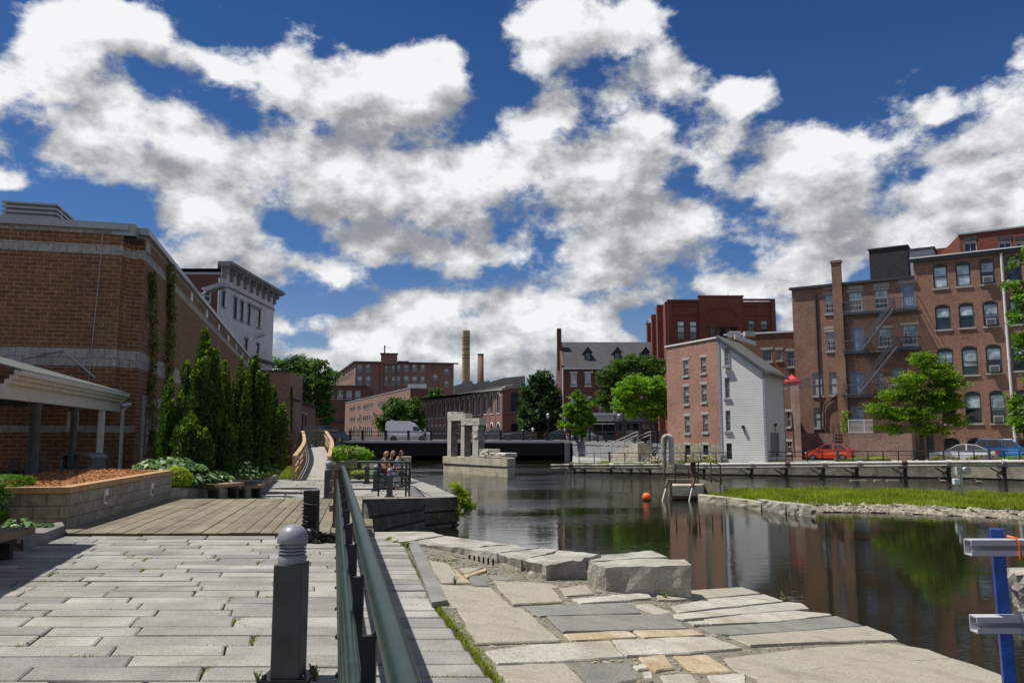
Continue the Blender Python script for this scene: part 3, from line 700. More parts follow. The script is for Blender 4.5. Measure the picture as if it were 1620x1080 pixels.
def pave(y0, y1, xl, xr, rr, dmin, dmax, lmin, lmax, sk, zf, gap=.0075):
    b = MB(); y = y0
    while y < y1:
        d = rr.uniform(dmin, dmax); d = y1 - y if y1 - y - d < dmin * .7 else d
        ym = y + d / 2; XR = xr(ym); x = xl(ym) - rr.uniform(0, lmax)
        while x < XR - .02:
            w = rr.uniform(lmin, lmax); e = x + w
            if XR - e < lmin * .55: e = XR
            slab(b, y, y + d, x - sk * ym, e - sk * ym, sk, zf, rr, gap * rr.uniform(.5, 1.4))
            if rr.random() < .5: weed_spots.append((e, y + d * rr.uniform(.1, .9), d, 1))
            if rr.random() < .5: weed_spots.append((x + w * rr.uniform(.1, .9), y, w, 0))
            x = e
        y += d
    return b
rr = random.Random(5)
xr1 = lambda y: right_edge(y) - .04
b1 = pave(2.5, 12.75, lambda y: -.72 * y - 3, lambda y: -.2257 * y + .25 if y > 0 else 0, rr, .24, .37, .5, 1.25, -.26, lambda y: 0.0)
struct(b1.build('paving', M_GRANITE, loc=(0, 0, 0)))
b2 = pave(3.0, 12.3, lambda y: -.2257 * y + .27 + 1.7, lambda y: right_edge(y) - .03, rr, .24, .36, .5, 1.6, -.20, lambda y: 0.0)
# strip right of the handrail: clip start exactly at the fence line
b2 = MB(); y = 3.0
while y < 12.4:
    d = rr.uniform(.24, .36); ym = y + d / 2; x0 = -.2257 * ym + .27; x1 = right_edge(ym) - .05
    if x1 - x0 > .15:
        cuts_ = [x0]
        if x1 - x0 > .8 and rr.random() < .5: cuts_.append(x0 + (x1 - x0) * rr.uniform(.25, .6))
        cuts_.append(x1)
        for a, c in zip(cuts_[:-1], cuts_[1:]): slab(b2, y, y + d, a + .20 * ym, c + .20 * ym, -.20, lambda y: 0.0, rr, .012)
        weed_spots += [(x1, ym, d, 2), (x1, ym + .1, d, 2), (x1 - (x1 - x0) * rr.random(), y, .6, 0)]
    y += d
struct(b2.build('paving', M_GRANITE, loc=(0, 0, 0)))
def xrf(y):
    pts = [(-3.7, 19.7), (-3.45, 22.5), (-2.93, 26), (-2.45, 27), (-1.95, 27.5), (-2.6, 30), (-3.3, 33), (-5.3, 40)]
    for (xa, ya), (xb, yb) in zip(pts[:-1], pts[1:]):
        if ya <= y <= yb: return xa + (xb - xa) * (y - ya) / (yb - ya) - .78
    return -6
b3 = pave(19.75, 38.5, lambda y: -13.4, xrf, rr, .42, .7, .8, 2.0, -.26, zq, .014)
struct(b3.build('paving', M_GRANITE, loc=(0, 0, 0)))
# ---- boardwalk of long planks over the lock inlet
b = MB(); rr = random.Random(21); sk = -.085; x = -10.4; k = 0
y0b, y1b = 12.85, 19.62
while x < -1.9:
    w = rr.uniform(.20, .27); y = y0b + rr.uniform(-.03, .03); y_end = y1b
    js = [y0b + rr.uniform(-.02, .02)] + ([rr.uniform(14.5, 18)] if rr.random() < .45 else []) + [y1b]
    for a, c in zip(js[:-1], js[1:]):
        xx = lambda X, Y: X + sk * (Y - 12.85) * 2.2
        lim = -.2257 * a + .55
        if x + w < lim + .3:
            z = .03 + rr.uniform(-.006, .006)
            b.prism([(xx(x + .008, a), a + .004), (xx(x + w - .008, a), a + .004), (xx(x + w - .008, c), c - .004), (xx(x + .008, c), c - .004)], -.10, z, 0, rnd=rr.random())
    x += w
struct(b.build('boardwalk', M_PLANK, loc=(-5, 16, 0)))

# ---- sloping stone terrace down to the water
PA, PB_, PC = G(645, 865, 0), G(780, 1060, 0), G(1010, 935, -.35)
NT = (PB_ - PA).cross(PC - PA).normalized(); NT = NT if NT.z > 0 else -NT
def tz(x, y): return PA.z - (NT.x * (x - PA.x) + NT.y * (y - PA.y)) / NT.z
def GP(u, v, dz=0.0):
    r = ray(u, v); C0 = Vector((0, 0, CH)); t = (PA + Vector((0, 0, dz)) - C0).dot(NT) / r.dot(NT); return C0 + r * t
T3 = lambda x, y: (560 + x / 2.893, 820 + y / 2.893)
T4 = lambda x, y: (1060 + x / 2.893, 820 + y / 2.893)
out = [GP(640, 864), GP(700, 962), GP(780, 1062), GP(840, 1150), GP(1250, 1200), GP(1760, 1180), GP(1640, 1108), GP(1580, 1077), GP(1540, 1054), GP(1478, 1034), GP(1412, 1012), GP(1368, 992), GP(1312, 973), GP(1280, 972), GP(1240, 955), GP(1205, 941), GP(1172, 931), GP(1095, 936), GP(1050, 905), GP(900, 870), GP(760, 868)]
b = MB(); b.prism([(p.x, p.y) for p in out], -2.6, lambda x, y: tz(x, y) - .004)
struct(b.build('terrace', M_MORTAR, loc=(1, 7, -1)))
TSTONES = [(T3, 0, [(395,305),(620,318),(730,412),(455,412)]), (T3, 0, [(470,415),(770,418),(940,565),(560,580)]), (T3, 0, [(640,290),(740,300),(900,320),(955,385),(730,400)]),
 (T3, 0, [(340,195),(430,215),(500,300),(400,303)]), (T3, 3, [(445,222),(475,250),(530,298),(500,298)]), (T3, 0, [(482,232),(590,228),(512,258)]), (T3, 3, [(505,264),(605,232),(605,245),(518,275)]),
 (T3, 1, [(525,268),(598,262),(615,310),(545,310)]), (T3, 1, [(615,265),(690,268),(710,290),(640,290)]), (T3, 0, [(735,288),(900,303),(935,318),(915,322),(760,303)]),
 (T3, 0, [(945,325),(1060,308),(1095,348),(970,360)]), (T3, 2, [(1000,375),(1340,345),(1360,370),(1040,395)]), (T3, 1, [(780,405),(1280,388),(1310,435),(850,450)]),
 (T3, 1, [(885,455),(1430,445),(1530,510),(960,525)]), (T3, 3, [(965,532),(1250,515),(1295,545),(1000,562)]), (T3, 3, [(1280,520),(1540,515),(1605,540),(1330,552)]),
 (T3, 2, [(605,612),(800,582),(1170,564),(1195,600),(1235,635),(900,660),(660,668)]), (T3, 2, [(1182,564),(1520,550),(1640,550),(1770,600),(1480,625),(1250,635),(1210,600)]),
 (T3, 0, [(655,680),(960,668),(1045,752),(1090,800),(720,810)]), (T3, 1, [(1015,690),(1070,674),(1250,667),(1300,740),(1180,765),(1080,760)]),
 (T3, 3, [(1305,645),(1420,632),(1460,690),(1380,705)]), (T4, 3, [(20,632),(170,627),(280,700),(100,710)]), (T4, 2, [(175,722),(340,713),(350,790),(230,800)]), (T4, 2, [(-40,722),(95,714),(150,775),(-10,800)]),
 (T3, 2, [(1285,682),(1330,670),(1340,690),(1300,698)]), (T3, 2, [(1325,707),(1360,702),(1365,730),(1335,735)]),
 (T4, 0, [(-60,360),(0,342),(330,320),(415,348),(200,368),(20,380),(-50,378)]), (T4, 2, [(5,408),(200,372),(430,352),(520,384),(230,412),(40,438)]), (T4, 2, [(15,447),(300,416),(540,389),(600,394),(635,420),(350,442),(60,470),(25,465)]),
 (T4, 2, [(155,467),(400,437),(560,425),(730,440),(740,446),(480,476),(190,488)]), (T4, 2, [(85,480),(150,477),(180,490),(110,495)]), (T4, 1, [(135,502),(480,482),(760,450),(880,494),(640,514),(290,538),(200,533)]),
 (T4, 0, [(270,547),(640,520),(900,499),(950,520),(1010,538),(1040,562),(700,572),(370,588)]), (T4, 0, [(250,642),(560,602),(800,582),(1000,572),(1180,600),(1285,640),(1000,660),(720,680),(400,733),(290,690)]),
 (T4, 0, [(400,742),(720,687),(1010,666),(1290,648),(1400,680),(1510,722),(1545,758),(1580,800),(1560,870),(440,870)]), (T3, 2, [(1280,397),(1350,390),(1450,430),(1400,443),(1310,412)]),
 (T4, 3, [(370,790),(520,760),(560,880),(400,900)]), (T3, 0, [(330,0),(331,0),(330,1)])]
TM = [stone('terrace_granite_pale', (.24, .215, .165), (.42, .385, .31), 1.7, 50, .8, .018, .85, (.19, .155, .10), 0, (.50, .70)),
      stone('terrace_granite_grey', (.14, .135, .12), (.235, .225, .20), 2.6, 60, .5, .012, .85),
      stone('terrace_granite_white', (.30, .28, .235), (.48, .455, .39), 2.4, 40, .8, .018, .85, (.25, .20, .125), 0, (.50, .72)), M_OCHRE]
FP_ = []
bt = MB(); rr = random.Random(3)
for conv, mi, poly in TSTONES[:-1]:
    pts = [GP(*conv(x, y)) for x, y in poly]; n = len(pts); cen = sum(pts, Vector()) / n; dz = rr.uniform(-.006, .012)
    fine = []
    for i in range(n):
        a, c = pts[i], pts[(i + 1) % n]; k = max(1, int((c - a).length / .12))
        for j in range(k):
            q = a.lerp(c, j / k); w = .010 if 0 < j else .004
            d = (cen - q).normalized(); q = q + d * (-.010 + rr.uniform(-w, w) * 1.6); fine.append(q)
    ins = [q + (cen - q).normalized() * .012 for q in fine]
    top = [Vector((q.x, q.y, tz(q.x, q.y) + .012 + dz)) for q in ins]; mid = [Vector((q.x, q.y, tz(q.x, q.y) + .001 + dz)) for q in fine]; lo = [Vector((q.x, q.y, tz(q.x, q.y) - .10)) for q in fine]
    bt.face(top, mi, rr.random()); m_ = len(top); FP_.append([(q.x, q.y) for q in fine])
    for i in range(m_):
        j = (i + 1) % m_; bt.face([mid[i], mid[j], top[j], top[i]], mi); bt.face([lo[i], lo[j], mid[j], mid[i]], mi)
ol = [(p.x, p.y) for p in out]
def inpg(x, y, poly):
    c = False
    for i in range(len(poly)):
        a, d_ = poly[i], poly[i - 1]
        if (a[1] > y) != (d_[1] > y) and x < (d_[0] - a[0]) * (y - a[1]) / (d_[1] - a[1]) + a[0]: c = not c
    return c
for k in range(5200):                                   # chips and filler stones packed into the joints
    x, y = rr.uniform(-1.6, 5.5), rr.uniform(4.2, 11.4)
    if not inpg(x, y, ol) or any(inpg(x, y, q) for q in FP_): continue
    s = rr.uniform(.008, .028) * (1.9 if rr.random() < .10 else 1); m_ = rr.randint(4, 6); a0 = rr.uniform(0, 6)
    vs = [(x + s * math.cos(a0 + 6.283 * j / m_) * rr.uniform(.6, 1.2), y + s * math.sin(a0 + 6.283 * j / m_) * rr.uniform(.6, 1.2)) for j in range(m_)]
    if any(inpg(v[0], v[1], q) for q in FP_ for v in vs[:2]): continue
    h = rr.uniform(.003, .010); mi = rr.choice((0, 0, 1, 2, 3) if s < .03 else (0, 1, 2)); hi = [Vector((v[0] * .85 + x * .15, v[1] * .85 + y * .15, tz(v[0], v[1]) + h)) for v in vs]; lo = [Vector((v[0], v[1], tz(v[0], v[1]) - .02)) for v in vs]
    bt.face(hi, mi, rr.random())
    for j in range(m_): i2 = (j + 1) % m_; bt.face([lo[j], lo[i2], hi[i2], hi[j]], mi)
struct(bt.build('terrace_paving', TM, loc=(1, 7, -.3)))
# terrace curb
b = MB(); cp = [G(647, 866, 0), G(661, 862, 0), G(708, 957, 0), G(683, 961, 0)]
b.prism([(p.x, p.y) for p in cp], -.4, .05); tag(b.build('curb', M_GRANITE, loc=(cp[0].x, cp[0].y, 0)), 'smooth straight grey granite curb between small paving and the stone terrace', 'curb')
# big capstones along the water (each a block)
CAPS = [([(580,841),(681,840),(702,846),(640,856),(586,855)], 'flat capstone at water edge, level with the paving beside the handrail', -.02, .02),
 ([(641,857),(704,847),(806,859),(735,865),(678,861)], 'long rough granite capstone, second along the water from the handrail', -.0, .05),
 ([(734,866.5),(808,860.5),(853,865),(786,873)], 'granite capstone with a row of drill marks on its face', -.01, .05),
 ([(787,874),(855,866),(884,869),(862,875),(824,884)], 'broken wedge of granite between drill-marked capstone and dark chipped block', -.02, .07),
 ([(826,885),(864,875.5),(886,869.5),(950,875),(913,884),(864,893)], 'dark chipped granite block left of the large sunlit block', -.02, .07),
 ([(914,885),(957,876),(1030,870),(1056,880),(1000,882),(936,887)], 'low granite slab behind the large sunlit block, at the water', -.07, .04),
 ([(932,888),(1008,882),(1083,884),(1094,893),(957,896)], 'largest free-standing granite block with a wet dark patch on top', .0, .05)]
for i, (poly, lab, zt, amp) in enumerate(CAPS):
    pts = [G(u, v, zt) for u, v in poly]
    r = rough_block([(p.x, p.y) for p in pts], -.9, zt, amp, 6, i + 2)
    o = r.build('granite_block', M_BLOCK, loc=(pts[0].x, pts[0].y, zt)); tag(o, lab, 'stone block', 'capstones along the lock edge')
# drill marks
b = MB()
p0, p1 = G(738, 869, -.0), G(782, 876, 0)
for i in range(6):
    q = p0.lerp(p1, (i + .5) / 6); b.beam((q.x + .02, q.y - .12, -.05), (q.x + .02, q.y - .10, -.17), .025, .03)
drill = b.build('drill_marks', M_TAR, bpy.data.objects['granite_block.002'])
b = MB(); bp = [G(u, v, -.3) for u, v in ((586, 858), (690, 846), (806, 862), (884, 871), (1030, 874), (1085, 890), (1000, 905), (820, 890), (660, 868))]
b.prism([(p.x, p.y) for p in bp], -2.6, -.34); struct(b.build('quay', M_QUAYW, loc=(-1, 11, -2)))
stone_wall('quay_wall', [tuple(GP(1095, 936).xy), tuple(GP(1172, 931).xy), tuple(GP(1240, 955).xy), tuple(GP(1312, 973).xy), tuple(GP(1412, 1012).xy), tuple(GP(1540, 1054).xy), tuple(GP(1640, 1108).xy)][::-1], -2.2, lambda p: tz(p[0], p[1]) - .05, 'stone wall under the near terrace edge, at the water', 9, QW, -.08)

# ---- far bank, street level land, hillside beyond
BW = [(XD(1700, 52.5), 52.5), (XD(1620, 54), 54), (XD(1500, 56.6), 56.6), (XD(1240, 60), 60), (XD(1060, 62.5), 62.5), (XD(905, 66), 66)]
far_ext = [(BW[0][0] + 60, BW[0][1] - 22)]
b = MB(); b.prism([(60, 50.3)] + BW + [(7.35, 96), (7.35, 127), (60, 127)], -2.6, bzx); b.prism([(60.01, 50.3), (60.01, 127), (300, 127), (300, -20)], -2.6, bzx(60)); struct(b.build('far_bank', M_SIDEW, loc=(20, 60, -2.6)))
b = MB(); b.prism([(7.35, 96), (14.35, 71), (22, 72), (24, 90), (300, 120), (300, 128), (7.35, 128)], -2.6, SZ - .012); b.prism([(-900, 127), (900, 127), (900, 1800), (-900, 1800)], -2.6, SZ - .012)
b.prism([(-60, 55), (-14.5, 55), (-17.5, 75), (-20.5, 97), (-21.5, 127), (-900, 127), (-900, 55)], -2.6, SZ - .012)
struct(b.build('street', M_ASPH, loc=(0, 127, 0)))
b = MB(); b.prism([(7.6, 96.1), (14.6, 71.5), (16.6, 71.5), (9.6, 97.5)], 0, SZ + .10); b.prism([(-21, 106), (300, 106), (300, 109), (-21, 109)], .3, SZ + .10); struct(b.build('pavement', M_SIDEW, loc=(9, 90, 0)))
b = MB()
for i in range(len(BW) - 1):
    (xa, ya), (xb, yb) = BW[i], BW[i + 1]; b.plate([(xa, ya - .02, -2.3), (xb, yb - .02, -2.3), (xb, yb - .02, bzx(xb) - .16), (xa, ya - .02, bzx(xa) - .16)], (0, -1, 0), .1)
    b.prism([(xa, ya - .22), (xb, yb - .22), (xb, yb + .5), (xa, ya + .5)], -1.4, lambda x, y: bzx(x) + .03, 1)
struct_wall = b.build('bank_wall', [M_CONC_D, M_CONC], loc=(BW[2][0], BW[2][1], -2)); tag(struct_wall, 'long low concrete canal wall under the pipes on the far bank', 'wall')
# grass verge on the far bank
b = MB()
for i in range(1, len(BW) - 1):
    (xa, ya), (xb, yb) = BW[i], BW[i + 1]; b.prism([(xa, ya + .5), (xb, yb + .5), (xb + .4, yb + 3.2), (xa + .4, ya + 3.2)], -1.5, lambda x, y: bzx(x) + .05)
struct(b.build('verge', M_GRASSG, loc=(20, 60, BZ)))
# abutment
b = MB(); b.plate([(7.30, 96, -2.4), (14.30, 71, -2.4), (14.30, 71, SZ - .32), (7.30, 96, SZ - .32)], (-1, -.28, 0), .3); b.plate([(7.24, 96, SZ - .319), (14.24, 71, SZ - .319), (14.24, 71, SZ + .03), (7.24, 96, SZ + .03)], (-1, -.28, 0), .42)
b.box(6.4, 7.0, 95.7, 126, -2.5, .55)
tag(b.build('abutment', M_CONC_G, loc=(8, 90, -2)), 'grey concrete abutment wall at the right end of the bridge, behind the stair', 'wall')
# ---- island
isl = [G(u, v, -1.3) for u, v in ((1118, 779), (1150, 777), (1300, 776), (1450, 778), (1620, 783), (1760, 790), (1760, 812), (1620, 806), (1500, 802), (1380, 799), (1270, 799), (1190, 791), (1120, 784))]
b = MB(); b.prism([(p.x, p.y) for p in isl], -2.6, -1.28); struct(b.build('island', M_GRASSG, loc=(15, 35, -2)))
# ================================================================ LEFT BUILDINGS
def bar(mb, fac, s0, s1, z0, z1, o0, o1, mi=0):       # box standing proud of a facade between outsets o0..o1
    c = fac.pt((s0 + s1) / 2, (z0 + z1) / 2, (o0 + o1) / 2); mb.obox(c, fac.u * (s1 - s0) / 2, fac.n * (o1 - o0) / 2, (0, 0, (z1 - z0) / 2), mi)
# ---- museum-like brick building with block bands
CA = Vector((XD(207, 25), 25)); dR = Vector((-.2514, 1)).normalized(); dL = Vector((-dR.y, dR.x))
FA = CA + dR * 45.5; LA = CA + dL * 16; BA = FA + dL * 16
A = Bld('brick_building', 'brown brick building with pale block bands and roof vent, filling the left side', 'building', (CA.x, CA.y, 0))
ff = Fac(LA, CA); fr_ = Fac(CA, FA)
zl = {k: ZD(v, 25) for k, v in dict(top=356, cop=364, b1=373, b2=391, b3=405, c1=553, c2=580, t1=673, t2=684, base=742).items()}
w = MB()
def strips(fac, s0, s1, items, mb):
    for z0, z1, mi in items: A.wall(fac, s0, s1, z0, z1, mb, mi)
lev = [(-1.2, zl['base'] - .1, 1), (zl['base'] - .1, zl['t2'], 0), (zl['t2'], zl['t1'], 1), (zl['t1'], zl['c2'], 0), (zl['c2'], zl['c1'], 1), (zl['c1'], zl['b3'], 0), (zl['b3'], zl['b2'], 1), (zl['b2'], zl['b1'], 0), (zl['b1'], zl['cop'], 1)]
strips(ff, 0, ff.L - .55, lev, w)
rl = [(-1.2, zl['c2'], 0), (zl['c2'], zl['c1'], 1), (zl['c1'], zl['b3'], 0), (zl['b3'], zl['b2'], 1), (zl['b2'], zl['b1'], 0), (zl['b1'], zl['cop'], 1)]
strips(fr_, .55, fr_.L, rl, w)
# recessed corner
i0 = ff.pt(ff.L - .55, 0); i1 = ff.pt(ff.L - .55, 0, -.3); i2 = fr_.pt(.55, 0); i3 = fr_.pt(.55, 0, -.3); ic = CA - dR * 0 + (dL * .3 + dR * .3)
for z0, z1, mi in lev:
    for a, c in ((i0, i1), (i1, i3), (i3, i2)): w.face([(a.x, a.y, z0), (c.x, c.y, z0), (c.x, c.y, z1), (a.x, a.y, z1)], mi)
foot = [tuple(LA), tuple(CA), tuple(FA), tuple(BA)]
A.box_rest(w, foot, -1.2, zl['cop'], skip=(0, 1))
w.build('wall', [M_BRICK_A, M_BLOCK_A], A.e)
c = MB(); bar(c, ff, 0, ff.L - .40, zl['cop'], zl['top'], -.4, .10); bar(c, fr_, .40, fr_.L + .1, zl['cop'], zl['top'], -.4, .10); bar(c, ff, 0, ff.L - .40, zl['cop'] - .06, zl['cop'] - .001, -.3, .14); bar(c, fr_, .40, fr_.L + .1, zl['cop'] - .06, zl['cop'] - .001, -.3, .14)
c.obox((i1.x, i1.y, (zl['cop'] + zl['top']) / 2 - .1), tuple(ff.u * .35) , tuple(ff.n * .35), (0, 0, .2)); c.build('coping', M_COPING, A.e)
for s in (.9, 5.5, 10.7, 16.0, 21.4, 26.8, 32.2, 37.6, 43):
    q = MB(); bar(q, fr_, s - .3, s + .3, zl['b2'] + .002, zl['b1'] - .002, .002, .045); q.build('pilaster', M_TRIMW if s > 2 else M_BLOCK_A, A.e)
q = MB()
for (a, b_, z0, z1, mi) in ((1.3, 6.2, -.8, zl['base'] + .30, 1), (1.3, 6.2, ZD(640, 25), ZD(622, 25), 1), (1.3, 1.75, zl['base'] + .301, ZD(640, 25) - .001, 1), (2.1, 5.6, ZD(722, 25), ZD(652, 25), 1)): bar(q, fr_, a, b_, z0, z1, .003, .05, mi)
q.build('block_panel', [M_BRICK_A, M_BLOCK_A], A.e)
rf = MB(); rf.face([(p[0], p[1], zl['cop'] - .3) for p in foot]); rf.build('roof', M_ROOFT, A.e)
# roof vent of stacked louvres
v = thing  # (kept simple: part of the building)
q = MB(); vc = P(40, 345, 27); zc = ZD(350, 27)
for k in range(6):
    h0 = zc + .16 * k - .3; e = 1.02 - .0 * k
    q.obox((vc.x, vc.y + .8, h0 + .10), tuple(ff.u * .86 * e), tuple(ff.n * 1.0 * e), (0, 0, .035)); q.obox((vc.x, vc.y + .8, h0 + .02), tuple(ff.u * .76), tuple(ff.n * .9), (0, 0, .08))
q.build('roof_vent', M_COPING, A.e)
q = MB(); a = ff.pt(ff.L - 2.4, zl['top']); q.tube([a, a + Vector((0, 0, .5))], .012, 5)
q.tube([ff.pt(ff.L - 1.15, zl['cop'] - .2, .04), ff.pt(ff.L - 1.32, 2.6, .04)], .014, 5); q.build('antenna_wire', M_COPING, A.e)
# flood lamps at the far end
for s_, z_ in ((fr_.L - 1.5, ZD(533, 66)), (13.4, zl['top'] + .05), (fr_.L - .6, ZD(585, 68))):
    q = MB(); a = fr_.pt(s_, z_, .1); q.tube([a, a + Vector((.5, -.1, .25))], .05, 6); q.obox(a + Vector((.75, -.2, .3)), (.45, -.1, .12), (.05, .25, 0), (-.03, 0, .1)); q.build('floodlight', M_COPING, A.e)
# downpipe
q = MB(); dpx = ff.pt(ff.L - .28, 0, .15)
pts = [Vector((XD(186, 24.3), 24.3, ZD(637, 24.3))), Vector((XD(190, 24.5), 24.5, ZD(641, 24.5))), Vector((XD(203, 24.7), 24.7, ZD(639, 24.7))), Vector((dpx.x + .05, dpx.y, ZD(648, 24.8))), Vector((dpx.x + .05, dpx.y, 0))]
q.tube(pts, .055, 8); q.build('downpipe', M_TRIMW, A.e)
# roof flashing scar on the front wall
q = MB()
for (ua, va, ub, vb) in ((38, 566, 100, 553), (100, 553, 152, 598), (62, 562, 98, 551)):
    (s0, z0), (s1, z1) = ff.hit(ua, va), ff.hit(ub, vb); q.beam(ff.pt(s0, z0, .03), ff.pt(s1, z1, .03), .05, .05, 0, tuple(ff.n))
q.build('flashing', M_COPING, A.e)

# ---- open porch with columns
PO = thing('porch', 'open porch with cream eaves and round dark columns against the brown brick building', 'porch', (-11, 19, 0))
e0 = Vector((XD(182, 24.4), 24.4)); edir = Vector((.2514, -1)).normalized(); en = Vector((-edir.y * -1, edir.x * -1)); en = Vector((-dR.y, dR.x))
ze = ZD(643, 24.4)
e1 = e0 + edir * 9.4
q = MB()
def pv(p, z): return (p.x, p.y, z)
r0, r1 = e0 - en * .35, e1 - en * .35
i0_, i1_ = e0 + en * 4.2, e1 + en * 4.2
q.plate([pv(r0, ze + .42), pv(r1, ze + .42), pv(i1_, ze + 1.75), pv(i0_, ze + 1.75)], (0, 0, 1), .05)
q.build('roof', M_SHING, PO)
q = MB()
for k, (o, z0, z1) in enumerate(((-.36, .30, .40), (-.28, .22, .2995), (-.20, .13, .2195), (-.10, -.16, .1295))):
    a, c = e0 + en * o, e1 + en * o; q.prism([tuple(a), tuple(c), tuple(c + en * .14), tuple(a + en * .14)], ze + z0, ze + z1)
q.build('eave', M_PORCHW, PO)
q = MB(); q.prism([tuple(e0 + en * .05), tuple(e1 + en * .05), tuple(e1 + en * 4.1), tuple(e0 + en * 4.1)], ze + .0, ze + .05); q.build('ceiling', M_DARKW, PO)
cols = []
for u, rr_, sq in ((165, .065, True), (122, .095, False), (61, .12, False)):
    # intersection of the view line with the eave line
    k = (u - 810) / F; s = (k * e0.y - e0.x) / (edir.x - k * edir.y); p = e0 + edir * s + en * .02
    q = MB()
    if sq: q.box(p.x - rr_, p.x + rr_, p.y - rr_, p.y + rr_, 0, ze - .16)
    else: q.lathe([(rr_ + .03, 0), (rr_ + .03, .12), (rr_, .13), (rr_ * .88, ze - .3), (rr_ + .03, ze - .2), (rr_ + .03, ze - .161)], (p.x, p.y, 0), 14)
    q.build('column', M_TRIMW if sq else M_BOLL, PO)
q = MB(); a = e0 + edir * 3.6 + en * .3; q.box(a.x - .06, a.x + .18, a.y - .06, a.y + .06, ze - .75, ze - .25); q.build('lantern', M_PORCHW, PO)
# unseen wing added beyond the frame to cast the shadow on the paving
WG = Bld('added_shadow_wing', 'unseen low brick wing added left of the bench to cast the paving shadow', 'building', (-9, 6, 0))
wf = Fac((-5.3, 2.4), (-7.95, 11.95)); w = MB()
for s in (2, 5, 8): WG.win(wf, s - .6, s + .6, 1.0, 2.6, frame=M_FRW, blind=.2, lintel=M_SILL)
WG.wall(wf, 0, wf.L, -.1, 4.0, w); WG.box_rest(w, [(-5.3, 2.4), (-7.95, 11.95), (-16, 9.7), (-13.3, .2)], -.1, 4.0, skip=(0,))
w.build('wall', M_BRICK_A, WG.e); w = MB(); w.face([(-5.3, 2.4, 3.9), (-7.95, 11.95, 3.9), (-16, 9.7, 3.9), (-13.3, .2, 3.9)]); w.build('roof', M_ROOFT, WG.e)

# ---- white painted building with bracketed cornice
pL, pR = (-30.2, 80), (-29.9, 97.4)
B = Bld('white_building', 'tall whitewashed brick building with heavy bracketed cornice and hooded windows, behind the brown building', 'building', (-32, 88, 0))
fb = Fac(pL, pR); fbl = Fac((-42, 80.1), (-30.2, 80))
ztB = ZD(428, 83)
hd = dict(frame=M_FRD, arch=.12, hood=1, lintel=M_CONC_G, mx=0, rail=True, fw=.08, sill=M_CONC_G)
for u0, u1, v0, v1 in ((350.5, 356.5, 461, 485), (369, 375.2, 471, 503), (379.5, 385.5, 477, 507.5), (390.5, 396.5, 481, 512), (406.5, 412.3, 489, 518), (404.5, 410, 544, 568), (386, 392, 536, 556)):
    B.wpx(fb, u0, u1, v0, v1, **hd)
B.wpx(fbl, 321, 333.5, 458, 478, frame=M_FRW, fw=.14, lintel=M_TRIMW)
w = MB(); B.wall(fb, 0, fb.L, 0, ztB, w, 0); B.wall(fbl, 0, fbl.L, 0, ZD(434, 80), w, 1)
B.box_rest(w, [pL, pR, (-42, 97.4), (-42, 80.1)], 0, ztB - .3, skip=(0, 3)); w.face([(-30.2, 80, ZD(434, 80)), (-30.21, 83.2, ZD(434, 80)), (-30.2, 83.2, ztB), (-30.2, 80, ztB)], 0)
w.build('wall', [M_WHITEBRICK, M_BRICK_H], B.e)
c = MB(); zc = ztB
bar(c, fb, -.1, fb.L + .9, zc + .05, zc + .35, -.3, 1.1); bar(c, fb, -.05, fb.L + .75, zc - .15, zc + .049, 0.01, .85); bar(c, fb, 0, fb.L + .1, zc - 2.05, zc - 1.9, .005, .14); c.build('cornice', M_CONC_G, B.e)
for k in range(9):
    s = .5 + k * (fb.L - .9) / 8; q = MB(); bar(q, fb, s - .16, s + .16, zc - .75, zc - .151, .005, .7); bar(q, fb, s - .13, s + .13, zc - 1.35, zc - .751, .005, .35); q.build('bracket', M_CONC_G, B.e)
q = MB(); bar(q, fb, 4.5, 7.5, zc + .35, zc + 1.3, -2.2, -1); q.build('chimney', M_BRICK_H, B.e)
q = MB(); q.box(-42, -30.0, 80.0, 80.4, ZD(434, 80), ZD(434, 80) + .25); q.build('coping', M_COPING, B.e)
rf = MB(); rf.face([(-30.2, 80, ztB - .4), (-29.9, 97.4, ztB - .4), (-42, 97.4, ztB - .4), (-42, 80, ztB - .4)]); rf.build('roof', M_ROOFT, B.e)
q = MB(); q.tube([(-30.3, 79.93, ZD(440, 80)), (-30.3, 79.93, 0)], .08, 6); q.build('downpipe', M_TRIMW, B.e)
def text(body, size, mat, parent, fac, s, z, out, name='lettering', ext=.01, sx=1.0, bold=0.0):
    cu = bpy.data.curves.new(name, 'FONT'); cu.body = body; cu.size = size; cu.extrude = ext; cu.offset = bold
    to = bpy.data.objects.new(name, cu); COL.objects.link(to); bpy.context.view_layer.update()
    me = bpy.data.meshes.new_from_object(to.evaluated_get(bpy.context.evaluated_depsgraph_get())); bpy.data.objects.remove(to)
    me.materials.clear(); me.materials.append(mat); o = bpy.data.objects.new(name, me); COL.objects.link(o); o.parent = parent
    p = fac.pt(s, z, out) - wloc(parent)
    o.matrix_local = Matrix(((fac.u.x * sx, 0, fac.n.x, p.x), (fac.u.y * sx, 0, fac.n.y, p.y), (0, 1, 0, p.z), (0, 0, 0, 1))); return o
s_, z_ = fb.hit(397, 484); text('REBER', .78, M_FRD, B.e, fb, s_, zc - 3.1, .02, 'lettering', .004)
# awning ledge low on the white wall
q = MB(); bar(q, fb, 8, fb.L, ZD(572, 95) - .2, ZD(572, 95), .01, .8); q.build('ledge', M_FRD, B.e)

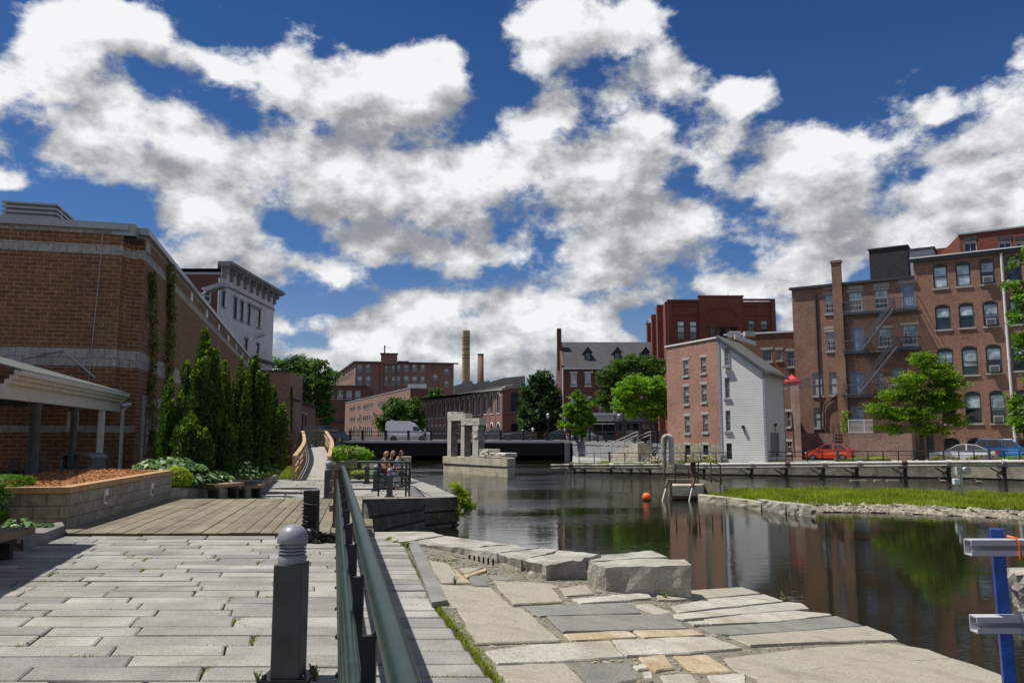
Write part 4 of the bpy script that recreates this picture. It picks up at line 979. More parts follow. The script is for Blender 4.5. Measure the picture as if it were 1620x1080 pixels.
# ---- low brick building behind the yews, and long shed
C_ = Bld('low_brick_building', 'low plain brick building with ivy at its right corner, behind the yews', 'building', (-22, 73, -.6))
fc = Fac((XD(380, 71.5), 71.5), (XD(455, 72), 72)); zt = ZD(588, 72)
w = MB(); C_.wall(fc, 0, fc.L, -.7, zt, w); cf = [(XD(380, 71.5), 71.5), (XD(455, 72), 72), (XD(455, 72) - .9, 80), (XD(380, 71.5) - 1, 80)]
C_.box_rest(w, cf, -.7, zt, skip=(0,)); w.build('wall', M_BRICK_J, C_.e)
q = MB(); bar(q, fc, -.1, fc.L + .12, zt, zt + .14, -.3, .12); q.build('coping', M_FRD, C_.e); q = MB(); q.face([(p[0], p[1], zt - .05) for p in cf]); q.build('roof', M_ROOFT, C_.e)
SH = Bld('long_shed', 'long low brick shed with narrow windows between the ivy corner and blue truck', 'shed', (-22, 84, -.6))
fs = Fac((XD(457, 73), 73), (XD(498, 97), 97)); zt = ZD(629, 73)
for u0, u1, v0, v1 in ((467.5, 470.8, 651, 681), (477.5, 480, 654, 683), (482.8, 485, 656, 684)): SH.wpx(fs, u0, u1, v0, v1, frame=M_FRD, lintel=M_SILL, sill=M_SILL, fw=.1)
w = MB(); SH.wall(fs, 0, fs.L, -.7, zt, w); p0, p1 = fs.pt(0, 0), fs.pt(fs.L, 0); w.face([(p1.x, p1.y, -.7), (p1.x - 8, p1.y + 1, -.7), (p1.x - 8, p1.y + 1, zt), (p1.x, p1.y, zt)]); w.build('wall', M_BRICK_M, SH.e)
q = MB(); q.plate([fs.pt(-.2, zt, .3), fs.pt(fs.L + .2, zt, .3), fs.pt(fs.L + .2, zt + 1.4, -5), fs.pt(-.2, zt + 1.4, -5)], (0, 0, 1), .15); q.build('roof', M_SLATE, SH.e)

# ================================================================ RIGHT BUILDINGS
# ---- tall dark red building
I_ = Bld('dark_red_building', 'tall dark red brick building with arched centre panel, behind the white clapboard tower', 'building', (26, 110, SZ))
fi = Fac((XD(1057, 105), 105), (XD(1228, 105), 105)); fis = Fac((XD(1026, 138), 138), (XD(1057, 105), 105))
zt = ZD(477, 105); zm = ZD(470, 105)
for u0, u1 in ((1071, 1084), (1090.5, 1103.5), (1122.7, 1132.7), (1138.3, 1148.8), (1154.3, 1165)): I_.wpx(fi, u0, u1, 507, 537 if u0 < 1110 else 540, frame=M_FRD, fw=.14, arch=.25, transom=.3, blind=.62 if u0 < 1110 else .3, blindm=M_SKYREF, mw=.06, sill=None)
for u0, u1 in ((1183.5, 1195.6), (1203, 1215.5)): I_.wpx(fi, u0, u1, 506, 534, frame=M_FRD, fw=.14, arch=.25, transom=.3, blind=.2, sill=None)
for u0, u1 in ((1033, 1036), (1041, 1044)): I_.wpx(fis, u0, u1, 532, 545, frame=M_FRD, sill=None)
w = MB(); I_.wall(fi, 0, fi.L, 0, zt, w); I_.wall(fis, 0, fis.L, 0, zt, w); I_.box_rest(w, [(fi.o.x, 105), (fi.pt(fi.L, 0).x, 105), (fi.pt(fi.L, 0).x, 138), (fis.o.x, 138)], 0, zt, skip=(0, 3))
def su(fac, u, v=540): return fac.hit(u, v)[0]
bar(w, fi, su(fi, 1107), su(fi, 1177), zt - 3.5, zm, -.5, .25); bar(w, fi, su(fi, 1107), su(fi, 1116), 0, zt - 3.501, -.1, .25); bar(w, fi, su(fi, 1168), su(fi, 1177), 0, zt - 3.501, -.1, .25)
for u in (1057, 1221): bar(w, fi, su(fi, u), su(fi, u + 7), 0, zt + .15, -.1, .22)
w.build('wall', M_BRICK_I, I_.e)
q = MB(); bar(q, fi, su(fi, 1064.5), su(fi, 1106.5), zt - .6, zt - .45, .005, .12); bar(q, fi, su(fi, 1177.5), su(fi, 1220.5), zt - .6, zt - .45, .005, .12); bar(q, fi, su(fi, 1064.5), su(fi, 1106.5), zt - 1.9, zt - 1.75, .005, .12); bar(q, fi, su(fi, 1177.5), su(fi, 1220.5), zt - 1.9, zt - 1.75, .005, .12)
bar(q, fi, su(fi, 1057), su(fi, 1106.5), zt + .001, zt + .25, -.4, .28); bar(q, fi, su(fi, 1177.5), su(fi, 1228), zt + .151, zt + .35, -.4, .28); bar(q, fi, su(fi, 1106), su(fi, 1178), zm + .001, zm + .2, -.5, .33)
n = 12; a0, a1 = su(fi, 1117), su(fi, 1167)
for k in range(n):
    f = lambda t: (a0 + (a1 - a0) * t, zt - 2.2 + 1.3 * math.sqrt(max(0, 1 - (2 * t - 1) ** 2)))
    (sa, za), (sb, zb_) = f(k / n), f((k + 1) / n); q.beam(fi.pt(sa, za, .30), fi.pt(sb, zb_, .30), .12, .16, 0, tuple(fi.n))
q.build('cornice', M_BRICK_I, I_.e)
for k in range(3): q = MB(); bar(q, fis, 10 + k * 9, 12 + k * 9, 0, zt + .1, -.1, .8); q.build('pier', M_BRICK_I, I_.e)
q = MB(); q.box(fi.o.x + 3, fi.o.x + 5.5, 108, 110, zt - .2, zt + .5); q.build('roof_unit', M_COPING, I_.e); q = MB(); q.tube([(XD(1159, 107), 107, zm - .2), (XD(1159, 107), 107, ZD(465, 107))], .05, 5); q.build('roof_mast', M_COPING, I_.e); q = MB()
pq = [(XD(1025, 139), 139, ZD(513, 139)), (XD(1029, 137), 137, ZD(506, 137)), (XD(1033, 136), 136, ZD(506, 136)), (XD(1034, 136), 136, ZD(515, 136))]; q.tube(pq, .12, 6); q.build('roof_pipe', M_COPING, I_.e)

# ---- grey roofed row with shopfront
H_ = Bld('slate_roof_building', 'plum brick building with grey slate roof, dormers and a grey shopfront, behind the young trees', 'building', (15, 118, SZ))
fh = Fac((XD(889, 115), 115), (XD(1075, 115), 115)); ze_ = ZD(581, 115); zr = ZD(541, 122)
hw = dict(frame=M_FRW, fw=.10, lintel=M_TRIMW, mx=1, blind=.9, blindm=M_SKYREF, sill=M_TRIMW)
for u in (903, 925.3, 947.5, 970, 992, 1014, 1036): H_.wpx(fh, u, u + 9.5, 590, 610, **hw)
for u in (903, 925.3, 947.5, 970, 992, 1014, 1036): H_.wpx(fh, u, u + 9.5, 629, 653, **hw)
w = MB(); H_.wall(fh, 0, fh.L, ZD(655, 115), ze_, w); x0, x1 = fh.o.x, fh.pt(fh.L, 0).x
w.plate([(x0, 115.001, 0), (x0, 129, 0), (x0, 129, ze_), (x0, 122, zr + .3), (x0, 115.001, ze_ + .3)], (-1, 0, 0), .35); w.plate([(x1, 115.001, 0), (x1, 129, 0), (x1, 129, ze_), (x1, 122, zr), (x1, 115.001, ze_)], (1, 0, 0), .35); w.build('wall', M_BRICK_H, H_.e)
w = MB(); w.plate([(x0 + .36, 114.6, ze_ + .02), (x1, 114.6, ze_ + .02), (x1, 122, zr), (x0 + .36, 122, zr)], (0, -.5, 1), .15); w.plate([(x0 + .36, 129.4, ze_), (x1, 129.4, ze_), (x1, 122.01, zr), (x0 + .36, 122.01, zr)], (0, .5, 1), .15); rfo = w.build('roof', M_SLATE, H_.e)
q = MB(); bar(q, fh, 0, fh.L, ze_ - .30, ze_ - .02, .41, .52); bar(q, fh, 0, fh.L, ZD(655, 115), ZD(653, 115), .005, .5); q.build('gutter', M_TRIMW, H_.e)
q = MB(); q.box(x0 - .36, x0 + .28, 119, 120.4, ze_, ZD(520, 119.5)); q.build('chimney', M_BRICK_H, H_.e)
q = MB(); q.tube([(XD(891, 114.8), 114.8, ze_ - .3), (XD(891, 114.8), 114.8, 1)], .11, 6); q.build('downpipe', M_TRIMW, H_.e)
for u in (931, 978, 1023):
    x = XD(u, 117); zb = ZD(573, 117); q = MB(); q.box(x - .5, x + .5, 116.6, 119.5, zb, zb + 1.5); q.plate([(x - .68, 116.4, zb + 1.45), (x, 116.4, zb + 2.25), (x + .68, 116.4, zb + 1.45)], (0, -1, 0), .1); q.plate([(x - .7, 116.3, zb + 1.45), (x, 116.3, zb + 2.3), (x, 120.4, zb + 2.3), (x - .7, 120.4, zb + 1.45)], (-1, 0, 1), .08); q.plate([(x + .7, 116.3, zb + 1.45), (x, 116.3, zb + 2.3), (x, 120.4, zb + 2.3), (x + .7, 120.4, zb + 1.45)], (1, 0, 1), .08)
    d_ = q.build('dormer', M_SLATE, H_.e); q = MB(); q.box(x - .34, x + .34, 116.55, 116.598, zb + .35, zb + 1.35); q.build('window', M_GLB, d_)
# shopfront
zs0, zs1 = ZD(666, 114), ZD(656, 114); q = MB(); bar(q, fh, .4, fh.L, zs0, zs1, .01, .55); bar(q, fh, .4, fh.L, zs1 + .001, zs1 + .12, .01, .7, 1)
for s in (.5, 3.9, 7.8, 9.9, 11.2, 13.4, 15.2, 17): bar(q, fh, s, s + .45, SZ - .1, zs0 - .001, .01, .35, 2)
for s in (5.9, 12.2, 14.3, 16): bar(q, fh, s, s + .12, SZ, zs0 - .001, .01, .2, 2)
bar(q, fh, .4, fh.L, SZ - .1, SZ + .5, .008, .25, 2); bar(q, fh, 1.0, 7.6, zs0 - .45, zs0 - .3, .36, 1.4, 1); bar(q, fh, 8, fh.L, zs0 - .32, zs0 - .002, .36, .7, 2)
q.build('shopfront', [M_CONC_G, M_TRIMW, plain('slate_blue_paint', (.045, .065, .085), .5)], H_.e)
for s0, s1 in ((.96, 3.89), (4.36, 5.89), (6.03, 7.79), (8.26, 9.89), (10.36, 11.19), (11.66, 12.19), (12.33, 13.39), (13.86, 14.29), (14.43, 15.19), (15.66, 15.99), (16.13, 16.99)):
    q = MB(); q.face([fh.pt(s0, SZ + .5, .05), fh.pt(s1, SZ + .5, .05), fh.pt(s1, zs0, .05), fh.pt(s0, zs0, .05)]); q.build('shop_window', M_GL, H_.e)
for s0, s1 in ((11.66, 12.19), (12.33, 13.39), (15.66, 15.99), (16.13, 16.99)):
    q = MB(); bar(q, fh, s0, s1, zs0 - 1.1, zs0 - .35, .06, .09); q.build('window_blind', M_CURT, H_.e)
text('MONARCH', .62, M_FRD, H_.e, fh, su(fh, 998, 661), zs0 + .30, .57, 'sign_lettering', .02, 1.05, .01); text('COFFEE', .62, M_FRD, H_.e, fh, su(fh, 1035, 661), zs0 + .30, .57, 'sign_lettering', .02, 1.05, .01)

# ---- skewed brick house and white clapboard tower
PB1, PB2 = (13.74, 69.6), (16.55, 62.8)
J = Bld('brick_house', 'red brick house on a rubble stone base, joined to the white tower', 'house', (16, 68, BZ))
fj = Fac(PB1, PB2); ztJ = ZD(535, 62.8)
jw = dict(frame=M_FRGY, fw=.07, lintel=M_SILL, mx=2, my=3, blind=.5, blindm=M_CURT)
for u0, u1, v0, v1 in ((1081.3, 1089, 569.5, 594), (1082, 1090, 611, 639), (1083.6, 1091.6, 658, 685), (1109, 1117, 565, 590), (1110, 1118, 608, 636), (1112, 1120, 655.6, 683.5)): J.wpx(fj, u0, u1, v0, v1, **jw)
for u0, u1 in ((1084, 1092), (1112.5, 1120.5)): J.wpx(fj, u0, u1, 703.5, 719, frame=M_FRD, lintel=M_SILL, mx=3, my=3)
w = MB(); zb = ZD(701, 65); J.wall(fj, 0, fj.L, zb, ztJ, w, 0); J.wall(fj, 0, fj.L, -1.35, zb, w, 1)
w.face([(PB1[0], PB1[1], BZ), (16.3, 73, BZ), (16.3, 73, ztJ), (PB1[0], PB1[1], ztJ)], 0); w.face([(18.2, 66, BZ), (16.3, 73, BZ), (16.3, 73, ztJ), (18.2, 66, ztJ)], 0); w.build('wall', [M_BRICK_J, M_RUBBLE], J.e)
q = MB(); bar(q, fj, -.1, fj.L - .02, ztJ, ztJ + .14, -.3, .1); q.build('coping', M_FRW, J.e); q = MB(); q.face([(PB1[0], PB1[1], ztJ - .1), (PB2[0], PB2[1], ztJ - .1), (18.2, 66, ztJ - .1), (16.3, 73, ztJ - .1)]); q.build('roof', M_ROOFT, J.e)
q = MB(); q.tube([(PB1[0] + .1, PB1[1] - .05, ztJ), (PB1[0] + .1, PB1[1] - .05, SZ)], .06, 6); q.build('downpipe', M_SILL, J.e)
WT = Bld('clapboard_tower', 'white clapboard stair tower with grey-green lean-to roof and grey side door', 'house', (18, 63, BZ))
TL, TF, TR = (XD(1141, 62.75), 62.75), (XD(1211, 61), 61), (XD(1242, 66.8), 66.8)
ft = Fac(TL, TF); fts = Fac(TF, TR); zR = ZD(533, 62.75); zE = ZD(584, 61)
tw = dict(frame=M_FRGY, fw=.09, sill=M_FRGY, mx=2, my=3)
ftu = Fac((TL[0] + ft.n.x * .14, TL[1] + ft.n.y * .14), (TF[0] + ft.n.x * .14, TF[1] + ft.n.y * .14)); WT.wpx(ftu, 1145, 1153.5, 549.6, 579, **tw)
for u0, u1, v0, v1 in ((1146.7, 1154.7, 597, 630), (1148, 1156, 649, 682)): WT.wpx(ft, u0, u1, v0, v1, **tw)
WT.wpx(ft, 1149.5, 1158, 701, 726, frame=M_FRD, fw=.08, mx=5, my=7, mw=.05, sill=None)
WT.door(fts, 1219, 1232.5, 684, 722, plain('grey_door', (.20, .20, .22), .5), False)
w = MB(); WT.wall(ft, 0, ft.L, -1.35, zE, w); a, b_ = ft.pt(0, zE), ft.pt(ft.L, zE); w.face([a, b_, ft.pt(0, zR)]); WT.wall(fts, 0, fts.L, -1.35, zE, w)
tb = Vector((TL[0], TL[1], 0)) + fts.u * fts.L; w.face([(TL[0], TL[1], BZ), (tb.x, tb.y, BZ), (tb.x, tb.y, zR), (TL[0], TL[1], zR)]); w.build('wall', M_SIDING, WT.e)
# the upper window needs wall above eave level
q = MB()
for f_, s_ in ((ft, .0), (ft, ft.L), (fts, fts.L)): bar(q, f_, s_ - .09, s_ + .09, BZ, (zR if s_ == 0 else zE) - .05, -.08, .05)
sl_ = (zE - zR) / ft.L
q.beam(ft.pt(-.1, zR + .02, .12), ft.pt(ft.L + .35, zE + .02 + sl_ * .35, .12), .07, .30, 0, (0, 0, 1)); q.beam(fts.pt(-.3, zE - .2, .35), fts.pt(fts.L + .2, zE - .2, .35), .06, .26); q.build('trim', M_FRGY, WT.e)
q = MB(); bk = fts.u * (fts.L + .3); r_a, r_b = ft.pt(-.1, zR + .16, .25), ft.pt(ft.L + .55, zE + .16 + sl_ * .55, .25); q.plate([r_a, r_b, r_b + bk, r_a + bk], (.3, 0, 1), .14); q.build('roof', M_SHING, WT.e)
for f_, u, v in ((ft, 1176, 675), (fts, 1225, 672)):
    s_, z_ = f_.hit(u, v); q = MB(); bar(q, f_, s_ - .09, s_ + .09, z_ - .12, z_ + .12, .005, .2); q.tube([f_.pt(s_ + .05, z_ - .1, .06), f_.pt(s_ + .1, z_ - .6, .04)], .025, 5); q.build('wall_lamp', M_FRD, WT.e)
JB = Bld('rear_brick_house', 'dark shaded brick house with white lintels behind the white tower and below the red parasol', 'house', (30, 78, BZ))
fjb = Fac((XD(1150, 80), 80), (XD(1272, 77), 77)); zt = ZD(527, 78)
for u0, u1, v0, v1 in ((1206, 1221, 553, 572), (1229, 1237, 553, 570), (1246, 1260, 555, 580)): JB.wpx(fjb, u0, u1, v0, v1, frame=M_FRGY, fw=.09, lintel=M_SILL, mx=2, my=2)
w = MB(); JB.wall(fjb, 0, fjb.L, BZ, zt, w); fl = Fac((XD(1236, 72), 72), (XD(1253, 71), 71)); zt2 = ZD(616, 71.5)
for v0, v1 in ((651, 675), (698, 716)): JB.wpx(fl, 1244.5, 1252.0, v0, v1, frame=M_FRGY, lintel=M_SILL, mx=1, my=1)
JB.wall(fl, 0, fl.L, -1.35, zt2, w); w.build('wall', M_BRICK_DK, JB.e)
w = MB(); pp = fl.pt(fl.L, 0); w.prism([(pp.x, pp.y), (XD(1267, 70), 70), (XD(1267, 70) + .5, 78), (pp.x + .2, 78)], -1.35, ZD(610, 70.5)); w.prism([(fl.o.x, fl.o.y + .1), (pp.x, pp.y + .1), (pp.x, 77), (fl.o.x, 77)], zt2 - .3, zt2 - .02); w.build('terrace_pier', M_BRICK_LOW, JB.e)
q = MB(); bar(q, fjb, 0, fjb.L, zt, zt + .16, -.3, .1); q.build('coping', M_FRW, JB.e)
q = MB(); bar(q, fl, 0, fl.L + 2, zt2 + .85, zt2 + .92, -.05, .02)
for k in range(26): bar(q, fl, .05 + k * .13, .08 + k * .13, zt2 - .02, zt2 + .849, -.04, .0)
q.build('terrace_railing', M_IRON, JB.e)
q = MB(); q.prism([(XD(1156, 76), 76), (XD(1178, 76), 76), (XD(1178, 78), 78), (XD(1156, 78), 78)], ZD(533, 76), ZD(527, 77)); q.build('roof_box', M_FRW, JB.e); q = MB(); q.plate([(XD(1168, 71), 71, ZD(529, 71)), (XD(1201, 71), 71, ZD(540, 71)), (XD(1201, 71), 71, ZD(546, 71)), (XD(1168, 71), 71, ZD(536, 71))], (0, -1, 0), .2); q.build('roof_fascia', M_FRW, JB.e)
for u in (1162, 1185):
    q = MB(); a = P(u, 527, 77); q.box(a.x - .5, a.x + .5, a.y - .4, a.y + .4, a.z - .35, a.z + .15); q.build('roof_unit', M_GREYB, JB.e)
# red parasol on the terrace
UM = thing('parasol', 'red parasol on the small terrace left of the fire escape building', 'parasol', (XD(1256.5, 73), 73, zt2))
q = MB(); cx = XD(1256.5, 73); zc_ = ZD(603, 73)
for k in range(8):
    a0, a1 = k * math.pi / 4, (k + 1) * math.pi / 4; q.face([(cx + 0.82 * math.cos(a0), 73 + 0.82 * math.sin(a0), zc_), (cx + 0.82 * math.cos(a1), 73 + 0.82 * math.sin(a1), zc_), (cx, 73, zc_ + .62)])
    q.face([(cx + 0.82 * math.cos(a0), 73 + 0.82 * math.sin(a0), zc_ - .15), (cx + 0.82 * math.cos(a1), 73 + 0.82 * math.sin(a1), zc_ - .15), (cx + 0.82 * math.cos(a1), 73 + 0.82 * math.sin(a1), zc_), (cx + 0.82 * math.cos(a0), 73 + 0.82 * math.sin(a0), zc_)])
q.build('canopy', M_REDC, UM); q = MB(); q.tube([(cx, 73, zt2), (cx, 73, zc_ + .7)], .03, 6); q.build('pole', M_FRW, UM)

# ---- fire escape building (K) and arched window mill (L)
def onK(u, base=75.0): d = base * 2362 / (u + 1100); return (XD(u, d), d)
kL, kM, kR = onK(1262), onK(1461), onK(1790)
K = Bld('fire_escape_building', 'four storey red brick building with iron fire escape, barred windows and blue-grey doors', 'building', (kL[0] + 5, kL[1], BZ))
fk = Fac(kL, kM); ztK = ZD(459, 75)
kb = dict(frame=M_FRGY, fw=.08, bars=1, mx=2, my=3, blind=.4, blindm=M_SKYREF, lintel=M_SILL)
for r_ in ((1305, 1324.4, 466, 496), (1343, 1364.5, 462, 492), (1384, 1405, 458.6, 488.6), (1308, 1327.5, 525, 555), (1389.7, 1410, 519, 548), (1428.6, 1452, 514, 545)): K.wpx(fk, *r_, **kb)
kp = dict(frame=M_FRGY, fw=.10, blind=.95, blindm=M_CURT)
for r_ in ((1286, 1301.5, 589.7, 626), (1312, 1327.5, 589, 624.7), (1287.5, 1303, 645, 676.5), (1411, 1427, 583, 608), (1388, 1399, 588, 616)): K.wpx(fk, *r_, **kp)
for r_ in ((1426.7, 1448, 449.5, 487), (1347.7, 1367.6, 517, 553.5), (1345, 1367, 588, 623), (1347, 1366.4, 643, 672)): K.door(fk, *r_)
w = MB(); K.wall(fk, 0, fk.L, -1.35, ztK, w); fk_foot = back(kL, kM, 14); K.box_rest(w, fk_foot, BZ, ztK, skip=(0,))
sc0, sc1 = fk.hit(1323, 560)[0], fk.hit(1338, 560)[0]; bar(w, fk, sc0, sc1, BZ, ztK + 2.1, .001, .42); bar(w, fk, sc0 - .08, sc1 + .08, ztK + 2.1, ztK + 2.35, -.08, .5); w.build('wall', M_BRICK_K, K.e)
q = MB(); bar(q, fk, -.2, sc0 - .001, ztK, ztK + .22, -.3, .28); bar(q, fk, sc1 + .001, fk.L, ztK, ztK + .22, -.3, .28); q.build('cornice', M_FRD, K.e)
q = MB(); q.face([(p[0], p[1], ztK - .1) for p in fk_foot]); q.build('roof', M_ROOFT, K.e)
for u0, u1, v0, v1 in ((1303, 1326, 453, 457), (1342, 1366, 452, 457), (1381, 1407, 448, 454), (1421, 1450, 441, 448), (1304, 1328, 516, 520)):
    q = MB(); s0, s1, z0, z1 = fk.rect(u0, u1, v0, v1); bar(q, fk, s0, s1, z0, z1, .004, .03); q.build('stone_panel', M_SILL, K.e)
for u, vt, vb in ((1296, 458, 720), (1338.8, 470, 690)):
    s_ = fk.hit(u, 590)[0]; q = MB(); q.tube([fk.pt(s_, ZD(vt, 72), .1 if u < 1300 else .2), fk.pt(s_, BZ, .1 if u < 1300 else .2)], .09, 6); q.build('downpipe', M_FRD, K.e)
q = MB(); pts = [fk.hit(1333, 622), fk.hit(1328, 622), fk.hit(1306, 638), fk.hit(1304, 645), fk.hit(1304, 676), fk.hit(1308, 684)]; q.tube([fk.pt(a, z, .16) for a, z in pts], .09, 6); q.build('drain_pipe', M_RUST, K.e)
# penthouse boxes
q = MB(); a = P(1410, 440, 76); q.obox((a.x, a.y, a.z + 1.0), tuple(fk.u * 1.7), tuple(fk.n * 1.3), (0, 0, 1.75)); q.build('roof_tank', M_CLAP, K.e)
q = MB(); q.obox((a.x, a.y, a.z + 2.82), tuple(fk.u * 1.8), tuple(fk.n * 1.4), (0, 0, .06)); q.build('roof_tank_cap', M_FRD, K.e)
q = MB(); a = P(1462, 430, 73); q.obox((a.x, a.y, a.z + .2), tuple(fk.u * 1.0), tuple(fk.n * 1.2), (0, 0, 1.7)); q.build('roof_shed', M_SIDING2, K.e); q = MB(); q.obox((a.x, a.y, a.z + 1.98), tuple(fk.u * 1.12), tuple(fk.n * 1.35), (0, 0, .09)); q.build('roof_shed_cap', M_FRD, K.e)
for u, v, sz_ in ((1441, 436, .45), (1344, 455, .3), (1383, 440, .2)):
    q = MB(); a = P(u, v, 74.5); q.box(a.x - sz_, a.x + sz_, a.y - .3, a.y + .3, ztK, ztK + .2 + sz_ * 1.6); q.build('roof_unit', M_GREYB, K.e)
# fire escape
FE = thing('fire_escape', 'grey iron fire escape with three landings and two zigzag stairs on the brick back wall', 'fire escape', (fk.pt(5, 0).x, fk.pt(5, 0).y, 0))
def landing(ua, ub, va, vb, dpt=1.15, rail=True, name='landing'):
    sa, za = fk.hit(ua, va); sb, zb_ = fk.hit(ub, vb); z = (za + zb_) / 2 - .12; q = MB()
    for k in range(int((sb - sa) / .16)): bar(q, fk, sa + k * .16, sa + k * .16 + .09, z, z + .04, .02, dpt)
    bar(q, fk, sa, sb, z - .12, z - .001, dpt - .06, dpt); bar(q, fk, sa, sb, z - .12, z - .001, .02, .08)
    for s in (sa + .1, (sa + sb) / 2, sb - .1): q.beam(fk.pt(s, z - .1, dpt - .1), fk.pt(s, z - 1.0, .02), .06, .06)
    q.build(name, M_IRON, FE)
    if rail:
        q = MB()
        for h in (1.0, .12): q.beam(fk.pt(sa, z + h, dpt), fk.pt(sb, z + h, dpt), .075, .075); q.beam(fk.pt(sa, z + h, .02), fk.pt(sa, z + h, dpt), .05, .05); q.beam(fk.pt(sb, z + h, .02), fk.pt(sb, z + h, dpt), .05, .05)
        s = sa
        while s <= sb + .01: q.beam(fk.pt(s, z, dpt), fk.pt(s, z + 1, dpt), .034, .034); s += .22
        q.build('landing_railing', M_IRON, FE)
    return z
z1_ = landing(1337, 1455, 496, 487); z2_ = landing(1337, 1376, 556, 555); z2b = landing(1422, 1457, 551, 549); z3_ = landing(1337, 1450, 627, 620)
landing(1376.3, 1421.7, 555, 551, .5, False, 'walkway')
def stair(ua, va, ub, vb, o0, o1):
    sa, za = fk.hit(ua, va); sb, zb_ = fk.hit(ub, vb); q = MB()
    for o in (o0, o1): q.beam(fk.pt(sa, za, o), fk.pt(sb, zb_, o), .05, .30, 0, tuple(fk.n))
    n = int(abs(za - zb_) / .22)
    for k in range(n + 1):
        t_ = (k + .5) / (n + 1); s = sa + (sb - sa) * t_; z = za + (zb_ - za) * t_; c = fk.pt(s, z + .03, (o0 + o1) / 2); q.obox(c, fk.u * .13, fk.n * ((o1 - o0) / 2 - .02), (0, 0, .02))
    q.build('stair', M_BOLLC, FE); q = MB()
    for o in (o0, o1):
        for h in (.95, .6): q.beam(fk.pt(sa, za + h, o), fk.pt(sb, zb_ + h, o), .06, .06)
        for k in range(4): t_ = k / 3; s = sa + (sb - sa) * t_; z = za + (zb_ - za) * t_; q.beam(fk.pt(s, z, o), fk.pt(s, z + .95, o), .03, .03)
    q.build('stair_railing', M_IRON, FE)
stair(1418, 492, 1371, 554, 1.2, 1.8); stair(1424, 551, 1365, 624, 1.2, 1.8)
# low wall in front
LW = Bld('low_brick_wall', 'low patched brick terrace wall behind the orange-red car', 'wall', (kL[0] + 4, kL[1] - 3, BZ))
lf = Fac(onK(1264, 72.3), onK(1442, 72.3)); ztl = ZD(685, 71); w = MB(); LW.wall(lf, 0, lf.L, -1.35, ztl, w, 0); ft4 = back(onK(1264, 72.3), onK(1442, 72.3), 2.35); LW.box_rest(w, ft4, BZ, ztl, skip=(0,)); w.face([(p[0], p[1], ztl) for p in ft4], 1); w.build('wall', [M_BRICK_LOW, M_CONC_D], LW.e)
WR = thing('deck_railing', 'white slatted railing on top of the low patched brick wall', 'railing', (lf.pt(5, 0).x, lf.pt(5, 0).y, ztl))
q = MB(); sa, sb = lf.hit(1341, 675)[0], lf.hit(1376, 675)[0]
for h in (.04, 1.12): bar(q, lf, sa, lf.L - 3, ztl + h, ztl + h + .07, -.25, -.19)
s = sa
while s < lf.L - 3: bar(q, lf, s, s + .07, ztl, ztl + 1.18, -.26, -.18); s += 1.3
q.build('frame', M_FRW, WR); q = MB()
for k in range(9): bar(q, lf, sa + .08, lf.L - 3.02, ztl + .14 + k * .11, ztl + .18 + k * .11, -.235, -.21)
q.build('slats', M_FRW, WR)
q = MB(); a = lf.hit(1324, 700)[0]
for ds in (-.25, .25): q.tube([lf.pt(a + ds, BZ + .9, .1), lf.pt(a + ds, ztl + .9, .1)], .03, 6)
for k in range(7): q.tube([lf.pt(a - .25, BZ + 1.1 + k * .3, .1), lf.pt(a + .25, BZ + 1.1 + k * .3, .1)], .02, 5)
tag(q.build('ladder', M_FRD, None, (lf.pt(a, 0).x, lf.pt(a, 0).y, BZ)), 'dark metal ladder hooked over the low patched brick wall', 'ladder')

Lb = Bld('arched_window_building', 'long orange-red brick mill with rows of arched green-framed windows, right edge', 'building', (kM[0] + 8, kM[1], BZ))
fl_ = Fac(kM, kR); ztL = ZD(409, onK(1475)[1])
aw = dict(frame=M_FRG, fw=.10, arch=.28, transom=.13, solid=1, blindm=M_SKYREF)
rows = [((417, 455.5), (413.6, 452.5), (409, 449), (404, 444)), ((481.5, 521), (478.5, 518), (475.5, 515.6), (471, 512.6)), ((550, 595), (547, 592.6), (544.4, 589.6), (541, 586)), ((620, 670), (618.5, 669), (617.4, 669), (616, 667))]
colsx = [((1476, 1499), (1512, 1535.4), (1550, 1573.7), (1592, 1616)), ((1479.6, 1503.7), (1517, 1541), (1555, 1579.6), (1597, 1621)), ((1484, 1508.5), (1521.5, 1547), (1560, 1585), (1602, 1627)), ((1489, 1513), (1527, 1552.6), (1566, 1591.5), (1607, 1632))]
bl = [[.5, .5, .55, .45], [.5, .5, .62, .5], [.6, .7, .55, .4], [.3, .52, .6, .5]]
acs = {(0, 2), (1, 2), (2, 2), (3, 2)}
for r in range(4):
    for c_ in range(4):
        s0, s1, z0, z1 = fl_.rect(*colsx[r][c_], *rows[r][c_]); top = Lb.win(fl_, s0, s1, z0, z1, blind=bl[r][c_] if not (r == 0 and c_ < 2) else .98, **aw)
        if (r, c_) in acs:
            q = MB(); m_ = (s0 + s1) / 2
            bar(q, fl_, m_ - .36, m_ + .36, z0 + .1, z0 + .62, -.2, .36)
            for k in range(6): bar(q, fl_, m_ - .30, m_ + .30, z0 + .16 + k * .07, z0 + .185 + k * .07, .361, .375, 1)
            q.build('air_conditioner', [M_GREYB, M_FRD], Lb.e)
    if r == 0: ws = fl_.rect(*colsx[0][3], *rows[0][3])
    for k in range(1, 4):
        s0, s1, z0, z1 = fl_.rect(*colsx[r][3], *rows[r][3]); Lb.win(fl_, s0 + 2.45 * k, s1 + 2.45 * k, z0, z1, blind=.5, **aw)
for u0, u1 in ((1493, 1518.5), (1530, 1557), (1569, 1597), (1612, 1640)):
    s0, s1, z0, z1 = fl_.rect(u0, u1, 692, 712); Lb.win(fl_, s0, s1, z0, z1, frame=M_FRD, arch=.4, mx=7, rail=False, sill=None, glass=M_GL, mw=.035)
Lb.door(fl_, 1466, 1478, 688, 722, M_FRD, False)
